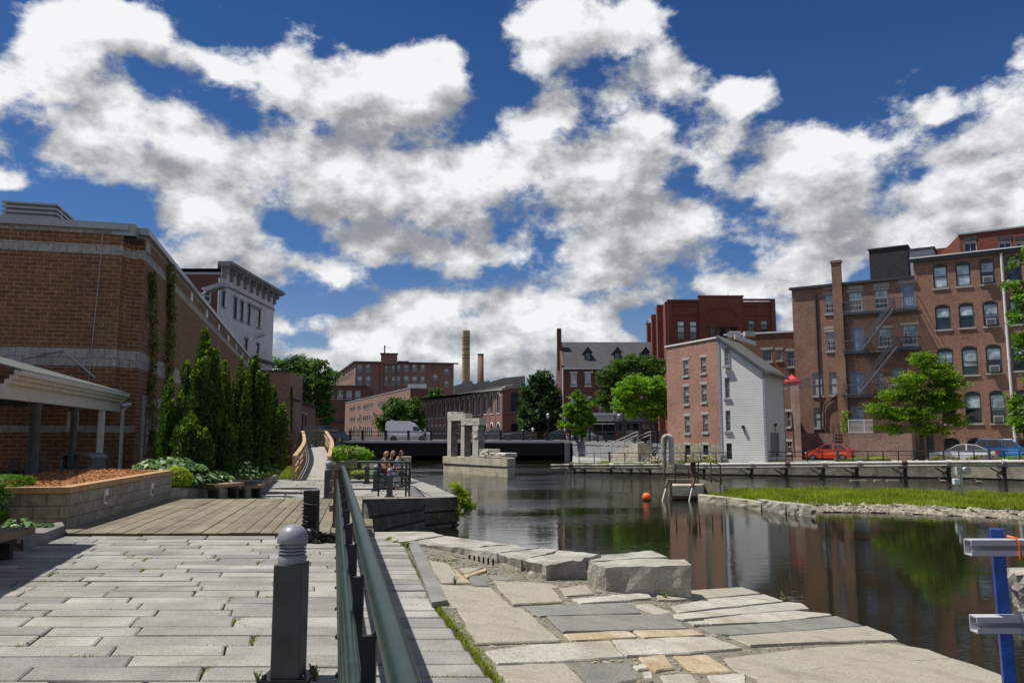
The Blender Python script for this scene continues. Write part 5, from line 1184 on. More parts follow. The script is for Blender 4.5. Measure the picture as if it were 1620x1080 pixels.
w = MB(); Lb.wall(fl_, 0, fl_.L, BZ + .35, ztL, w); Lb.wall(fl_, 0, fl_.L, -1.35, BZ + .35, w, 1); lfoot = back(kM, kR, 16); Lb.box_rest(w, lfoot, BZ, ztL, skip=(0,)); w.build('wall', [M_BRICK_L, M_RUBBLE], Lb.e)
q = MB(); bar(q, fl_, -.25, fl_.L, ztL, ztL + .10, -.3, .34); q.build('gutter', M_TRIMW, Lb.e); q = MB(); bar(q, fl_, -.25, fl_.L, ztL - .30, ztL - .001, .005, .28); q.build('cornice', M_FRD, Lb.e)
q = MB(); q.face([(p[0], p[1], ztL - .1) for p in lfoot]); q.build('roof', M_ROOFT, Lb.e)
sd = fl_.hit(1594, 540)[0]; q = MB(); q.tube([fl_.pt(sd, ztL - .2, .12), fl_.pt(sd, BZ + .5, .12)], .11, 8)
for k in range(5): z = BZ + 2 + k * 3.2; q.obox(fl_.pt(sd, z, .1), tuple(fl_.u * .14), tuple(fl_.n * .12), (0, 0, .03))
q.build('downpipe', M_TRIMW, Lb.e)
# rooftop house
pen = Fac(tuple((fl_.pt(2.0, 0, -3)).xy), tuple((fl_.pt(fl_.L, 0, -3)).xy)); zp = ZD(371, 69.5)
for u0, u1 in ((1525, 1545), (1580, 1600), (1607, 1627)): Lb.wpx(pen, u0, u1, 381, 400, frame=M_FRW, fw=.06, mx=1, rail=False, blind=.2, blindm=M_CURT, sill=None)
w = MB(); s2 = pen.hit(1518, 390)[0]; Lb.wall(pen, s2, pen.L, ztL - .1, zp, w); a, b_ = pen.pt(s2, 0), pen.pt(s2, 0, -5)
c0 = pen.pt(s2 - 2.3, 0, -5)
w.face([(a.x, a.y, ztL - .1), (a.x, a.y, zp), (c0.x, c0.y, zp - .9), (c0.x, c0.y, ztL - .1)]); c1 = pen.pt(s2 - 2.4, 0, -6); c2 = pen.pt(pen.L, 0, -6)
w.face([(c1.x, c1.y, ztL), (c2.x, c2.y, ztL), (c2.x, c2.y, zp + .25), (c1.x, c1.y, zp + .25)]); w.face([(c1.x, c1.y, ztL), (c1.x, c1.y, zp + .25), (c0.x, c0.y, zp - .9), (c0.x, c0.y, ztL)])
w.face([pen.pt(s2, zp, 0), pen.pt(pen.L, zp, 0), pen.pt(pen.L, zp, -6), pen.pt(s2, zp, -6)]); w.build('roof_house_wall', M_BRICK_I, Lb.e)
q = MB(); bar(q, pen, s2 - .1, pen.L, zp, zp + .14, -.2, .12); q.build('roof_house_coping', M_FRGY, Lb.e)
for u0, u1 in ((1524, 1546), (1579, 1601), (1606, 1628)):
    s0, s1, z0, z1 = pen.rect(u0, u1, 373.5, 380.5); q = MB(); bar(q, pen, s0, s1, z0, z1, .01, .05); q.build('panel', M_FRD, Lb.e)
# sloping porch roof at the very right
q = MB(); s_, z_ = fl_.hit(1604, 655); q.plate([fl_.pt(s_, z_ - .2, 1.4), fl_.pt(s_ + 4, z_ - .2, 1.4), fl_.pt(s_ + 4, z_ + 1.1, .01), fl_.pt(s_ + .8, z_ + 1.1, .01)], fl_.n + Vector((0, 0, 1)), .12); q.build('porch_roof', M_SILL, Lb.e)
# ================================================================ MILLS, CHIMNEYS, BRIDGE
mw_ = dict(frame=M_FRGY, fw=.13, mx=1, my=3, mw=.06, glass=M_GLB, blind=.45, dp=.15)
E = Bld('brick_mill', 'long five storey brick mill with a stair tower and flagpole, farthest building in the centre', 'building', (-45, 335, SZ))
fe = Fac((XD(560, 330), 330), (XD(717, 338), 338)); fes = Fac((XD(526, 418), 418), (XD(560, 330), 330)); ztE = ZD(573, 330)
for u0, u1 in ((565.3, 572.6), (578.8, 586), (628, 633.3), (639.3, 646.4), (652.6, 659.7), (665.7, 671.8)):
    for v0, v1 in ((576.5, 587.5), (594.5, 609), (615, 627)): E.wpx(fe, u0, u1, v0, v1, arch=.3, **mw_)
for u0, u1 in ((609, 613.3), (620, 625)):
    for v0, v1 in ((577.5, 588.5), (595, 609)): E.wpx(fe, u0, u1, v0, v1, arch=.3, **mw_)
for u0, u1, v0, v1 in ((685, 692.3, 592, 601), (703, 710, 583, 591.5), (703, 710, 602, 612)): E.wpx(fe, u0, u1, v0, v1, arch=.3, **mw_)
for k in range(13):
    s = 4 + k * 6.6
    for z in (ztE - 5.2, ztE - 11.5): E.win(fes, s, s + 3.1, z, z + 3.7, arch=.3, **mw_)
w = MB(); E.wall(fe, 0, fe.L, 0, ztE, w); E.wall(fes, 0, fes.L, 0, ztE, w)
s0, s1 = su(fe, 602.5, 590), su(fe, 628, 590); bar(w, fe, s0, s0 + .9, 0, ztE + 2.6, .0, 1.0); bar(w, fe, s0, s1, ztE - .6, ZD(559, 330), -4, .99)
bar(w, fe, s1 - .4, s1, 0, ztE - .7, .001, .9); w.build('wall', M_BRICK_M, E.e)
q = MB(); bar(q, fe, -.8, fe.L + 2, ztE, ztE + .45, -1, .9); bar(q, fe, s0 - .4, s1 + .4, ZD(559, 330), ZD(559, 330) + .35, -4.4, 1.4); bar(q, fes, 0, fes.L, ztE, ztE + .45, -1, .9); q.build('cornice', M_FRD, E.e)
q = MB(); q.face([fes.pt(0, ztE + .2), fe.pt(0, ztE + .2), fe.pt(fe.L, ztE + .2), fe.pt(fe.L, ztE + .2, -50)]); q.build('roof', M_ROOFT, E.e)
q = MB(); a = P(608.5, 559, 331); q.tube([a, (a.x, a.y, ZD(546, 331))], .28, 6); q.build('flagpole', M_FRD, E.e)
q = MB(); bar(q, fe, su(fe, 630, 575), su(fe, 648, 575), ztE + .451, ztE + 1.3, -8, -4); q.build('roof_unit', M_FRD, E.e)
E2 = Bld('lower_mill_wing', 'lower brick wing with white blinds in its windows, left of the pinkish mill', 'building', (-62, 290, SZ))
f2 = Fac((XD(495, 300), 300), (XD(578.5, 300), 300)); zt = ZD(611, 300)
for u0, u1 in ((520.5, 528.5), (533.8, 542.4), (548, 556.4), (562, 570)): E2.wpx(f2, u0, u1, 617.5, 631, frame=M_FRW, fw=.14, blind=.8, arch=.3, blindm=M_CURT)
for u0, u1, v0, v1 in ((519, 527, 638.5, 651), (505, 513, 638, 651)): E2.wpx(f2, u0, u1, v0, v1, frame=M_FRGY, fw=.14, glass=M_GLB, arch=.3)
w = MB(); E2.wall(f2, 0, f2.L, 0, zt, w); E2.box_rest(w, back(tuple(f2.o.xy), tuple(f2.pt(f2.L, 0).xy), 14), 0, zt, skip=(0,)); w.build('wall', M_BRICK_H, E2.e)
q = MB(); bar(q, f2, 0, f2.L, zt, zt + .4, -.5, .4); q.build('cornice', M_FRD, E2.e); q = MB(); bar(q, f2, 3, f2.L, ZD(667, 300), ZD(663, 300), .01, 1.0); q.build('canopy', M_FRD, E2.e)
Fp = Bld('pink_brick_mill', 'pinkish brick mill with flat roof and short rows of small windows, behind the white van', 'building', (-42, 240, SZ))
ffp = Fac((XD(545, 294), 294), (XD(648, 200), 200)); ffr = Fac((XD(648, 200), 200), (XD(701, 205), 205)); ztF = ZD(614, 200)
ws_ = dict(frame=M_FRD, fw=.12, sill=M_SILL, rail=True, glass=M_GLB)
for (ua, ub, n) in ((553, 562, 4), (565, 570, 3), (574, 591, 5), (598, 617.5, 6), (622, 636, 4)):
    s0, s1 = su(ffp, ua, 650), su(ffp, ub, 650); st_ = (s1 - s0) / n
    for (v0, v1) in ((643.6, 650), (660, 667), (676.5, 688)):
        zz1, zz0 = ffp.hit(557.5, v0)[1], ffp.hit(557.5, v1)[1]
        for k in range(n): Fp.win(ffp, s0 + k * st_ + st_ * .18, s0 + k * st_ + st_ * .82, zz0, zz1, **ws_)
w = MB(); Fp.wall(ffp, 0, ffp.L, 0, ztF, w, 0); Fp.wall(ffr, 0, ffr.L, 0, ztF, w, 1); w.build('wall', [M_BRICK_M2, M_BRICK_H], Fp.e)
q = MB(); bar(q, ffp, 0, ffp.L, ztF, ztF + .22, -.5, .12); bar(q, ffr, 0, ffr.L, ztF, ztF + .22, -.5, .12); q.build('coping', M_COPING, Fp.e)
q = MB(); q.face([ffp.pt(0, ztF), ffp.pt(ffp.L, ztF), ffr.pt(ffr.L, ztF), ffr.pt(ffr.L, ztF, -20)]); q.build('roof', M_ROOFT, Fp.e)
for u in (653, 667): q = MB(); a = P(u, 613, 208); q.obox((a.x, a.y, a.z + .3), (1.2, 0, 0), (0, 1, 0), (0, 0, .6)); q.build('roof_unit', M_FRW, Fp.e)
for u, v in ((571, 658), (593, 655), (562, 677), (571, 676)):
    s_, z_ = ffp.hit(u, v); q = MB(); bar(q, ffp, s_ - .5, s_ + .5, z_ - .6, z_ + .6, .01, .9); q.build('wall_vent', M_GREYB, Fp.e)
M_MONI = plain('brown_roof_sheet', (.26, .23, .20), .8)
Gm = Bld('arcaded_mill', 'brick mill with a long rank of tall arched windows, behind the stone monument', 'building', (-12, 155, SZ))
fg = Fac((XD(664, 186), 186), (XD(795, 130), 130)); fgr = Fac((XD(795, 130), 130), (XD(856, 135), 135)); ztG = ZD(617, 130)
s0, s1 = su(fg, 667.2, 645), su(fg, 788.5, 645); zu0, zu1 = fg.hit(788.5, 653)[1], fg.hit(788.5, 621.5)[1]; zl0, zl1 = fg.hit(788.5, 684)[1], fg.hit(788.5, 669)[1]
ar = dict(frame=M_FRD, fw=.12, mx=1, my=5, mw=.05, glass=M_GLB, sill=M_TRIMW, lintel=M_TRIMW, hood=1, arch=.75)
for k in range(17):
    s = s0 + (s1 - s0) * k / 16; Gm.win(fg, s - .75, s + .75, zu0, zu1, **ar); Gm.win(fg, s - .75, s + .75, zl0, zl1, **{**ar, 'my': 3})
Gm.wpx(fgr, 808, 821, 620.5, 651, frame=M_FRD, fw=.12, mx=3, my=6, glass=M_GLB, arch=.3, mw=.05); Gm.wpx(fgr, 808.5, 819.5, 669, 683, frame=M_FRD, fw=.12, mx=3, my=2, glass=M_GL, arch=.3, mw=.05)
w = MB(); Gm.wall(fg, 0, fg.L, 0, ztG, w, 0); Gm.wall(fgr, 0, fgr.L, 0, ztG + .3, w, 0)
for k in range(18): s = s0 + (s1 - s0) * (k - .5) / 16; bar(w, fg, s - .28, s + .28, 0, ztG - .9, .001, .06)
w.build('wall', M_BRICK_M, Gm.e)
q = MB(); bar(q, fg, -.3, fg.L + .2, ztG, ztG + .4, -.6, .22); bar(q, fgr, .3, fgr.L, ztG + .401, ztG + .6, -.6, .3); q.build('cornice', M_SILL, Gm.e)
q = MB(); q.face([fg.pt(0, ztG + .1), fg.pt(fg.L, ztG + .1), fgr.pt(fgr.L, ztG + .1), fgr.pt(fgr.L, ztG + .1, -55)]); q.build('roof', M_ROOFT, Gm.e)
q = MB(); a, c = fg.pt(fg.L * .42, ztG, -2), fg.pt(fg.L - .8, ztG, -2)
for h in (.5, 1.0): q.beam(a + Vector((0, 0, h)), c + Vector((0, 0, h)), .08, .07)
for k in range(30): p = a.lerp(c, k / 29); q.beam(p, p + Vector((0, 0, 1.05)), .07, .07)
q.build('roof_railing', M_COPING, Gm.e)
for (ua, ub, va, vb, d) in ((733, 755, 605, 609, 165), (755, 775, 607, 604, 158), (770, 797, 608, 600, 150), (797, 830, 600, 597, 145), (720, 748, 612, 604, 170)):
    q = MB(); a, c = P(ua, va, d), P(ub, vb, d); q.plate([(a.x, d, ztG + .12), (c.x, d, ztG + .12), (c.x, d, c.z), (a.x, d, a.z)], (0, 1, 0), 4); q.build('roof_monitor', M_MONI, Gm.e)
CHM = thing('chimney_stack', 'tall pale yellow brick chimney stack with iron hoops, taller of the two', 'chimney', (XD(736.5, 360), 360, SZ), 0, 'mill chimneys')
q = MB(); x = XD(736.5, 360); zt = ZD(523, 360); q.lathe([(2.25, 0), (1.92, ZD(610, 360)), (1.66, zt - 1.2), (1.72, zt - 1.0), (1.72, zt)], (x, 360, 0), 20); q.build('shaft', M_BRICK_Y, CHM)
for v in (535, 540, 545, 553, 562, 567): z = ZD(v, 360); q = MB(); q.lathe([(1.7, z), (1.86, z), (1.86, z + .3), (1.7, z + .3)], (x, 360, 0), 20, 0, False); q.build('hoop', M_RUST, CHM)
CH2 = thing('chimney_stack', 'shorter reddish brown brick chimney stack right of the yellow one', 'chimney', (XD(759.8, 350), 350, SZ), 0, 'mill chimneys')
q = MB(); x = XD(759.8, 350); zt = ZD(560, 350); q.lathe([(1.57, 0), (1.46, ZD(610, 350)), (1.33, zt), (.8, zt)], (x, 350, 0), 4 * 5); q.build('shaft', M_BRICK_C, CH2); q = MB(); q.lathe([(1.34, zt - .5), (1.46, zt - .5), (1.46, zt + .1), (1.34, zt + .1)], (x, 350, 0), 20, 0, False); q.build('cap', M_FRD, CH2)

# ---- road bridge
BR = thing('road_bridge', 'low road bridge with grey deck edge and black railing across the canal', 'bridge', (-7, 97, WZ))
q = MB(); q.box(-24, 10.3, 96.4, 126.8, .30, SZ - .008); q.build('deck', M_ASPH, BR)
q = MB(); q.box(-23, 8.9, 95.9, 96.5, .60, SZ + .14); q.build('deck_edge', M_FASC, BR)
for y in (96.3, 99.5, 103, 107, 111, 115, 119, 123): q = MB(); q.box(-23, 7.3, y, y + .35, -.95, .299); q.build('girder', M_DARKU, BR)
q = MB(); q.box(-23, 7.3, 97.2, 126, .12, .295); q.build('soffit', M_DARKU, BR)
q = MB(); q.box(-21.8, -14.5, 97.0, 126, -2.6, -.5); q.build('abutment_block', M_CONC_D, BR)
q = MB(); q.box(-22, 7.3, 126.81, 127.2, -2.6, .6); q.build('abutment_block', M_DARKU, BR)  # near-black wall painted as the darkness beyond; the canal runs on
for u in (537, 553.7, 573.5, 610, 646, 682, 718, 755, 792, 828, 865, 901.7): 
    x = XD(u, 96); q = MB(); q.box(x - .13, x + .13, 96.0, 96.3, SZ + .12, SZ + 1.28); q.box(x - .17, x + .17, 95.97, 96.33, SZ + 1.281, SZ + 1.34); q.build('post', M_BLACKF, BR)
xs = [XD(u, 96) for u in (521, 537, 553.7, 573.5, 610, 646, 682, 718, 755, 792, 828, 865, 901.7)]
for a, c in zip(xs[:-1], xs[1:]):
    q = MB()
    for z, h in ((SZ + 1.14, .09), (SZ + .72, .06), (SZ + .22, .06)): q.box(a + .131, c - .131, 96.1, 96.2, z, z + h)
    n = max(2, int((c - a) / .145))
    for k in range(n): x = a + .15 + (c - a - .3) * (k + .5) / n; q.box(x - .016, x + .016, 96.13, 96.17, SZ + .28, SZ + .72)
    q.build('railing_panel', M_BLACKF, BR)
SR = thing('street_railing', 'black street railing above the grey abutment, between bridge end and stair top', 'railing', (10, 88, SZ))
pa, pb = Vector((7.6, 95.6)), Vector((13.5, 73.6)); n = 9
for k in range(n + 1):
    p = pa.lerp(pb, k / n); q = MB(); q.box(p.x - .11, p.x + .11, p.y - .11, p.y + .11, SZ + .05, SZ + 1.25); q.build('post', M_BLACKF, SR)
for k in range(n):
    a, c = pa.lerp(pb, k / n), pa.lerp(pb, (k + 1) / n); q = MB()
    for z, h in ((SZ + 1.14, .08), (SZ + .72, .05), (SZ + .2, .05)): q.beam((a.x, a.y, z), (c.x, c.y, z), .06, h)
    for j in range(16): p = a.lerp(c, (j + .5) / 16); q.box(p.x - .013, p.x + .013, p.y - .013, p.y + .013, SZ + .22, SZ + .7)
    q.build('railing_panel', M_BLACKF, SR)
SR2 = thing('street_railing', 'black street railing right of the stair top, ending at the brick house', 'railing', (13.8, 72, SZ))
q = MB()
for z in (.3, .5, .7, .9, 1.15): q.beam((13.6, 73.2, SZ + z), (14.3, 70.3, SZ + z), .05, .05)
q.build('rail', M_BLACKF, SR2)
for t_ in (0, .5, 1): q = MB(); x, y = 13.6 + .7 * t_, 73.2 - 2.9 * t_; q.box(x - .06, x + .06, y - .06, y + .06, SZ, SZ + 1.2); q.build('post', M_BLACKF, SR2)
# ---- stone stair with light handrails
ST_ = thing('stone_stair', 'granite stair with pale handrails climbing from the far bank to the street', 'stairs', (12, 78, -.9))
a, c = Vector((10.3, 80.6)), Vector((13.0, 73.6)); n = 9; nn = Vector((-(c.y - a.y), c.x - a.x)).normalized() * -1
nn = Vector((-.93, -.36))
for k in range(n):
    p0, p1 = a.lerp(c, k / n), a.lerp(c, (k + 1) / n); z = bzx(11) + (SZ - bzx(11)) * (k + 1) / n; q = MB()
    q.prism([tuple(p0), tuple(p1), tuple(p1 + nn * 1.5), tuple(p0 + nn * 1.5)], -1.3, z); q.build('step', M_CONC, ST_)
for o in (1.45, .1):
    q = MB()
    for h in (1.05, .75): q.beam((a.x + nn.x * o, a.y + nn.y * o, bzx(11) + h + .1), (c.x + nn.x * o, c.y + nn.y * o, SZ + h + .1), .07, .07)
    for k in range(4): p = a.lerp(c, k / 3) + nn * o; z = bzx(11) + (SZ - bzx(11)) * k / 3; q.box(p.x - .03, p.x + .03, p.y - .03, p.y + .03, z, z + 1.1)
    q.build('handrail', M_SILL, ST_)
# ---- stone pier with broken granite monument
PR = thing('canal_pier', 'weathered limestone pier standing in the canal before the bridge', 'pier', (-3, 62, WZ))
pL, pR = (XD(702, 66), 66), (XD(803, 58.5), 58.5); fp = Fac(pL, pR); zP = ZD(721.5, 66)
q = MB(); pe = (XD(810, 60.2), 60.2); bk = (pL[0] + 2.2, pL[1] + 1.9)
q.prism([pL, pR, pe, (pe[0] + .2, pe[1] + 1.2), (bk[0] + 1, bk[1] - 1.2), bk], -2.6, zP - .62); q.build('base', M_PIER, PR)
q = MB(); e = .06; q.prism([(pL[0] - e, pL[1] - e), (pR[0] - e * .5, pR[1] - e), (pe[0] + e, pe[1]), (pe[0] + .25, pe[1] + 1.2), (bk[0] + 1, bk[1] - 1.1), (bk[0], bk[1] + .05)], zP - .55, zP); q.build('cap', M_PIER, PR)
q = MB(); q.prism([pL, pR, pe, bk], zP - .62, zP - .55); q.build('joint', M_MONUD, PR)
MO = thing('monument', 'broken granite portal sculpture of three posts and two lintels standing on the canal pier', 'sculpture', (-4, 64, zP))
def mbar(name, u0, u1, v0, v1, o0, o1, amp=.05, seed=1, top=None, side=.0):
    s0, s1 = su(fp, u0, 700), su(fp, u1, 700); z0, z1 = fp.hit((u0 + u1) / 2, v1)[1], fp.hit((u0 + u1) / 2, v0)[1]
    a, b_, c, d = fp.pt(s0, 0, o1), fp.pt(s1, 0, o1), fp.pt(s1, 0, o0), fp.pt(s0, 0, o0)
    r = rough_block([(p.x, p.y) for p in (a, b_, c, d)], max(z0, zP) if v1 > 715 else z0, z1 if top is None else top, amp, 3, seed); o = r.build(name, [M_MONU, M_MONUD], MO)
    for pl_ in o.data.polygons:
        if abs(pl_.normal.dot(fp.u)) > .6 and name == 'post': pl_.material_index = 1  # post sides: broken stone, their shade also put into the darker colour
    return o
mbar('post', 708, 713.5, 664, 722, -.62, 0, .03, 1); mbar('post', 729, 734.5, 671, 722, -.62, 0, .03, 2); mbar('post', 747.5, 756.5, 671, 722, -.6, .0, .04, 3)
mbar('lintel', 707.5, 736, 654, 665, -.64, .02, .025, 4); mbar('lintel', 729.5, 758.5, 661.5, 672, -.64, .03, .03, 5)
mbar('fragment', 707.5, 722, 651, 654.5, -.6, -.05, .06, 9); mbar('fragment', 757.6, 771, 710, 722, -1.2, -.05, .08, 6); mbar('fragment', 771.2, 797, 716, 722.5, -1.3, -.1, .1, 7); mbar('fragment', 750, 756, 678, 692, -.5, .06, .06, 8)

# ================================================================ VEHICLES
TY = {}
def wheel(parent, x, y, r, w):
    b = MB(); n = 18
    prof = [(r * .62, -w/2), (r * .94, -w/2), (r, -w/2 + .03), (r, w/2 - .03), (r * .94, w/2), (r * .62, w/2)]
    for i in range(len(prof) - 1):
        for k in range(n):
            a0, a1 = 2 * math.pi * k / n, 2 * math.pi * (k + 1) / n
            g = lambda p, a: (x + p[0] * math.cos(a), y + p[1], r + p[0] * math.sin(a)); b.face([g(prof[i], a0), g(prof[i], a1), g(prof[i + 1], a1), g(prof[i + 1], a0)])
    t_ = b.build('tyre', M_TYRE, parent, local=True)
    b = MB(); sgn = 1 if y > 0 else -1; yo = y + sgn * w * .42
    for k in range(5):
        a = 2 * math.pi * k / 5; b.beam((x, yo, r), (x + r * .60 * math.cos(a), yo, r + r * .60 * math.sin(a)), .05, r * .22, 0, (0, 1, 0))
    for k in range(n):
        a0, a1 = 2 * math.pi * k / n, 2 * math.pi * (k + 1) / n; b.face([(x + q_ * math.cos(a), yo - sgn * .01, r + q_ * math.sin(a)) for q_, a in ((r * .55, a0), (r * .55, a1), (r * .63, a1), (r * .63, a0))])
        b.face([(x, yo - sgn * .06, r), (x + r * .55 * math.cos(a0), yo - sgn * .06, r + r * .55 * math.sin(a0)), (x + r * .55 * math.cos(a1), yo - sgn * .06, r + r * .55 * math.sin(a1))], 1)
    b.build('rim', [M_RIM, M_FRD], t_, local=True)
def arch_pts(xc, r, z0, n=7):           # wheel arch cut seen from the side, going rearwards to forwards
    return [(xc - r * math.cos(math.pi * k / n), z0 + r * math.sin(math.pi * k / n)) for k in range(n + 1)]
def car(name, label, cat, kind, paint, loc, rz, group=None, roofm=None):
    S = dict(
     hatch=dict(L=3.85, W=1.68, r=.29, wb=(-1.20, 1.27), up=[(1.90,.42),(1.91,.62),(1.78,.76),(1.05,.93),(-1.70,.98),(-1.90,.90),(-1.92,.42)], gh=[(1.02,.92),(.32,1.36),(-.2,1.44),(-1.25,1.40),(-1.72,.97)], pil=[-.45]),
     sedan=dict(L=4.6, W=1.78, r=.31, wb=(-1.38, 1.40), up=[(2.25,.40),(2.28,.60),(2.10,.74),(1.10,.90),(-1.55,.97),(-2.22,.94),(-2.30,.55),(-2.28,.40)], gh=[(1.12,.89),(.30,1.36),(-.25,1.42),(-.95,1.36),(-1.75,.96)], pil=[-.3]),
     suv=dict(L=4.6, W=1.84, r=.36, wb=(-1.35, 1.38), up=[(2.25,.50),(2.28,.80),(2.10,.98),(1.15,1.08),(-2.20,1.12),(-2.28,.95),(-2.28,.50)], gh=[(1.15,1.07),(.55,1.62),(.1,1.70),(-1.75,1.68),(-2.15,1.11)], pil=[-.15, -1.15]),
     pickup=dict(L=5.4, W=1.92, r=.38, wb=(-1.7, 1.6), up=[(2.6,.5),(2.65,.85),(2.4,1.02),(1.2,1.10),(-.95,1.12),(-.96,1.05),(-2.66,1.08),(-2.68,.55)], gh=[(1.2,1.09),(.62,1.68),(.1,1.76),(-.75,1.74),(-.93,1.11)], pil=[-.05]),
     van=dict(L=5.9, W=2.02, r=.36, wb=(-1.85, 1.75), up=[(2.85,.45),(2.90,.85),(2.60,1.08),(1.75,1.22),(-2.85,1.30),(-2.9,1.2),(-2.9,.45)], gh=[(1.80,1.21),(1.10,1.85),(.55,2.30),(-.1,2.55),(-2.65,2.58),(-2.88,2.3),(-2.88,1.29)], pil=[]))[kind]
    e = thing(name, label, cat, loc, rz, group); W = S['W'] / 2; r = S['r']; zb = r * .72
    b = MB(); prof = [(S['up'][-1][0] + .02, zb)] + arch_pts(S['wb'][0], r * 1.18, zb) + arch_pts(S['wb'][1], r * 1.18, zb) + [(S['up'][0][0] - .05, zb)] + S['up']
    def sect(pts, ya, yb, close=True):
        n = len(pts)
        for i in range(n):
            j = (i + 1) % n; b.face([(pts[i][0], ya(pts[i]), pts[i][1]), (pts[j][0], ya(pts[j]), pts[j][1]), (pts[j][0], yb(pts[j]), pts[j][1]), (pts[i][0], yb(pts[i]), pts[i][1])], 0, 0)
    hw = lambda p: W * (1 - .05 * max(0, (p[1] - .6)) - (.10 * max(0, abs(p[0]) / (S['L'] / 2) - .8) / .2))
    sect(prof, lambda p: -hw(p), hw); b.face([(p[0], -hw(p), p[1]) for p in prof]); b.face([(p[0], hw(p), p[1]) for p in prof[::-1]])
    g = S['gh']; zb_, zt_ = g[0][1], max(p[1] for p in g); gw = lambda p: W * (.93 - .20 * (p[1] - zb_) / (zt_ - zb_)) if kind != 'van' else W * (.95 - .10 * (p[1] - zb_) / (zt_ - zb_))
    sect(g, lambda p: -gw(p), gw); b.face([(p[0], -gw(p), p[1]) for p in g]); b.face([(p[0], gw(p), p[1]) for p in g[::-1]])
    b.build('body', paint, e, local=True, bevel=.045)
    if roofm:
        q = MB(); xr = [p for p in g if p[1] > zt_ - .12]; q.box(min(p[0] for p in xr), max(p[0] for p in xr), -gw((0, zt_)) - .01, gw((0, zt_)) + .01, zt_ - .05, zt_ + .03); q.build('roof', roofm, e, local=True, bevel=.02)
    # glass
    def inset(pts, k):
        cx = sum(p[0] for p in pts) / len(pts); cz = sum(p[1] for p in pts) / len(pts); return [(p[0] + (cx - p[0]) * k, p[1] + (cz - p[1]) * k) for p in pts]
    if kind == 'van': sides = [[(1.66, 1.30), (1.02, 1.83), (.62, 1.83), (.62, 1.30)]]
    else:
        xsplit = [g[0][0]] + S['pil'] + [g[-1][0]]; sides = []
        def clipx(pts, lo, hi):
            def cut(pts, f, x):
                o = []
                for i in range(len(pts)):
                    p, q_ = pts[i], pts[(i + 1) % len(pts)]
                    if f(p[0]): o.append(p)
                    if f(p[0]) != f(q_[0]): t_ = (x - p[0]) / (q_[0] - p[0]); o.append((x, p[1] + (q_[1] - p[1]) * t_))
                return o
            return cut(cut(pts, lambda x: x >= lo, lo), lambda x: x <= hi, hi)
        gi = [(p[0] * 1 + (g[2][0] - p[0]) * .08, zb_ + .04 + (p[1] - zb_) * .86) for p in g]
        for a, c in zip(xsplit[:-1], xsplit[1:]): sides.append(clipx(gi, c + .04, a - .04))
    for sg in (-1, 1):
        for sd_ in sides:
            if len(sd_) < 3: continue
            q = MB(); pts = [(p[0], sg * (gw(p) + .008), p[1]) for p in sd_]; q.face(pts if sg < 0 else pts[::-1]); q.build('side_window', M_GL, e, local=True)
    def screen(p, q_, nm, k0=.08, k1=.92):
        a = (p[0] + (q_[0] - p[0]) * k0, p[1] + (q_[1] - p[1]) * k0); c = (p[0] + (q_[0] - p[0]) * k1, p[1] + (q_[1] - p[1]) * k1); d = Vector((q_[1] - p[1], 0, -(q_[0] - p[0]))).normalized(); sgn = 1 if nm == 'windscreen' else -1
        d = d if d.x * sgn > 0 else -d; m = MB(); m.face([(a[0] + d.x * .008, -gw(a) * .9, a[1] + d.z * .008), (a[0] + d.x * .008, gw(a) * .9, a[1] + d.z * .008), (c[0] + d.x * .008, gw(c) * .9, c[1] + d.z * .008), (c[0] + d.x * .008, -gw(c) * .9, c[1] + d.z * .008)]); m.build(nm, M_GL, e, local=True)
    screen(g[0], g[1], 'windscreen'); screen(g[-1], g[-2], 'rear_window')
    for x in S['wb']:
        for y in (-W + .10, W - .10): wheel(e, x, y, r, .2)
    fx_, rx = S['up'][0][0], S['up'][-1][0]; zl_ = S['up'][1][1]
    for sg in (-1, 1):
        q = MB(); q.box(fx_ - .16, fx_ - .0, sg * W * .86 - .15, sg * W * .86 + .12, zl_ - .02, zl_ + .12); q.build('headlight', M_HEADL, e, local=True, bevel=.02)
        q = MB(); q.box(rx - .03, rx + .12, sg * W * .88 - .12, sg * W * .88 + .09, zl_ + .08, zl_ + .34); q.build('tail_light', M_TAILR, e, local=True, bevel=.02)
        q = MB(); q.box(g[0][0] - .28, g[0][0] - .10, sg * (W + .02) - .06, sg * (W + .02) + .06, zb_ + .02, zb_ + .14); q.build('mirror', paint, e, local=True, bevel=.02)
    q = MB(); q.box(fx_ - .10, fx_ + .05, -W * .8, W * .8, zb + .02, zb + .20); q.build('bumper', M_FRD, e, local=True, bevel=.02); q = MB(); q.box(rx - .05, rx + .10, -W * .8, W * .8, zb + .02, zb + .20); q.build('bumper', M_FRD, e, local=True, bevel=.02)
    if kind == 'van':
        q = MB(); q.box(.6, 1.0, -.9, .9, 2.58, 2.72); q.build('roof_hatch', M_FRGY, e, local=True); q = MB(); q.box(-2.4, -2.0, -.3, .3, 2.56, 2.68); q.build('roof_vent', M_FRGY, e, local=True)
    return e
def paint(name, col, metal=0.0): return plain(name, col, .35, metal, .05, 2, None, 0, .7)
dK = fk.u; rzK = math.atan2(-dK.y, -dK.x)
def onbank(u, d): x = XD(u, d); return (x, d, bzx(x) + .005)
car('parked_car', 'orange-red hatchback parked before the low patched brick wall', 'car', 'hatch', paint('orange_red_paint', (.52, .045, .012)), onbank(1311, 69.3), rzK, 'cars parked on the far bank')
car('parked_car', 'silver white coupe parked beside the arched window building', 'car', 'sedan', paint('silver_white_paint', (.55, .57, .60)), onbank(1521, 60.5), rzK, 'cars parked on the far bank')
car('parked_car', 'bright blue hatchback with white roof at the right, behind the silver coupe', 'car', 'suv', paint('bright_blue_paint', (.02, .18, .48)), onbank(1588, 62.0), rzK + math.pi, 'cars parked on the far bank', M_FRW)
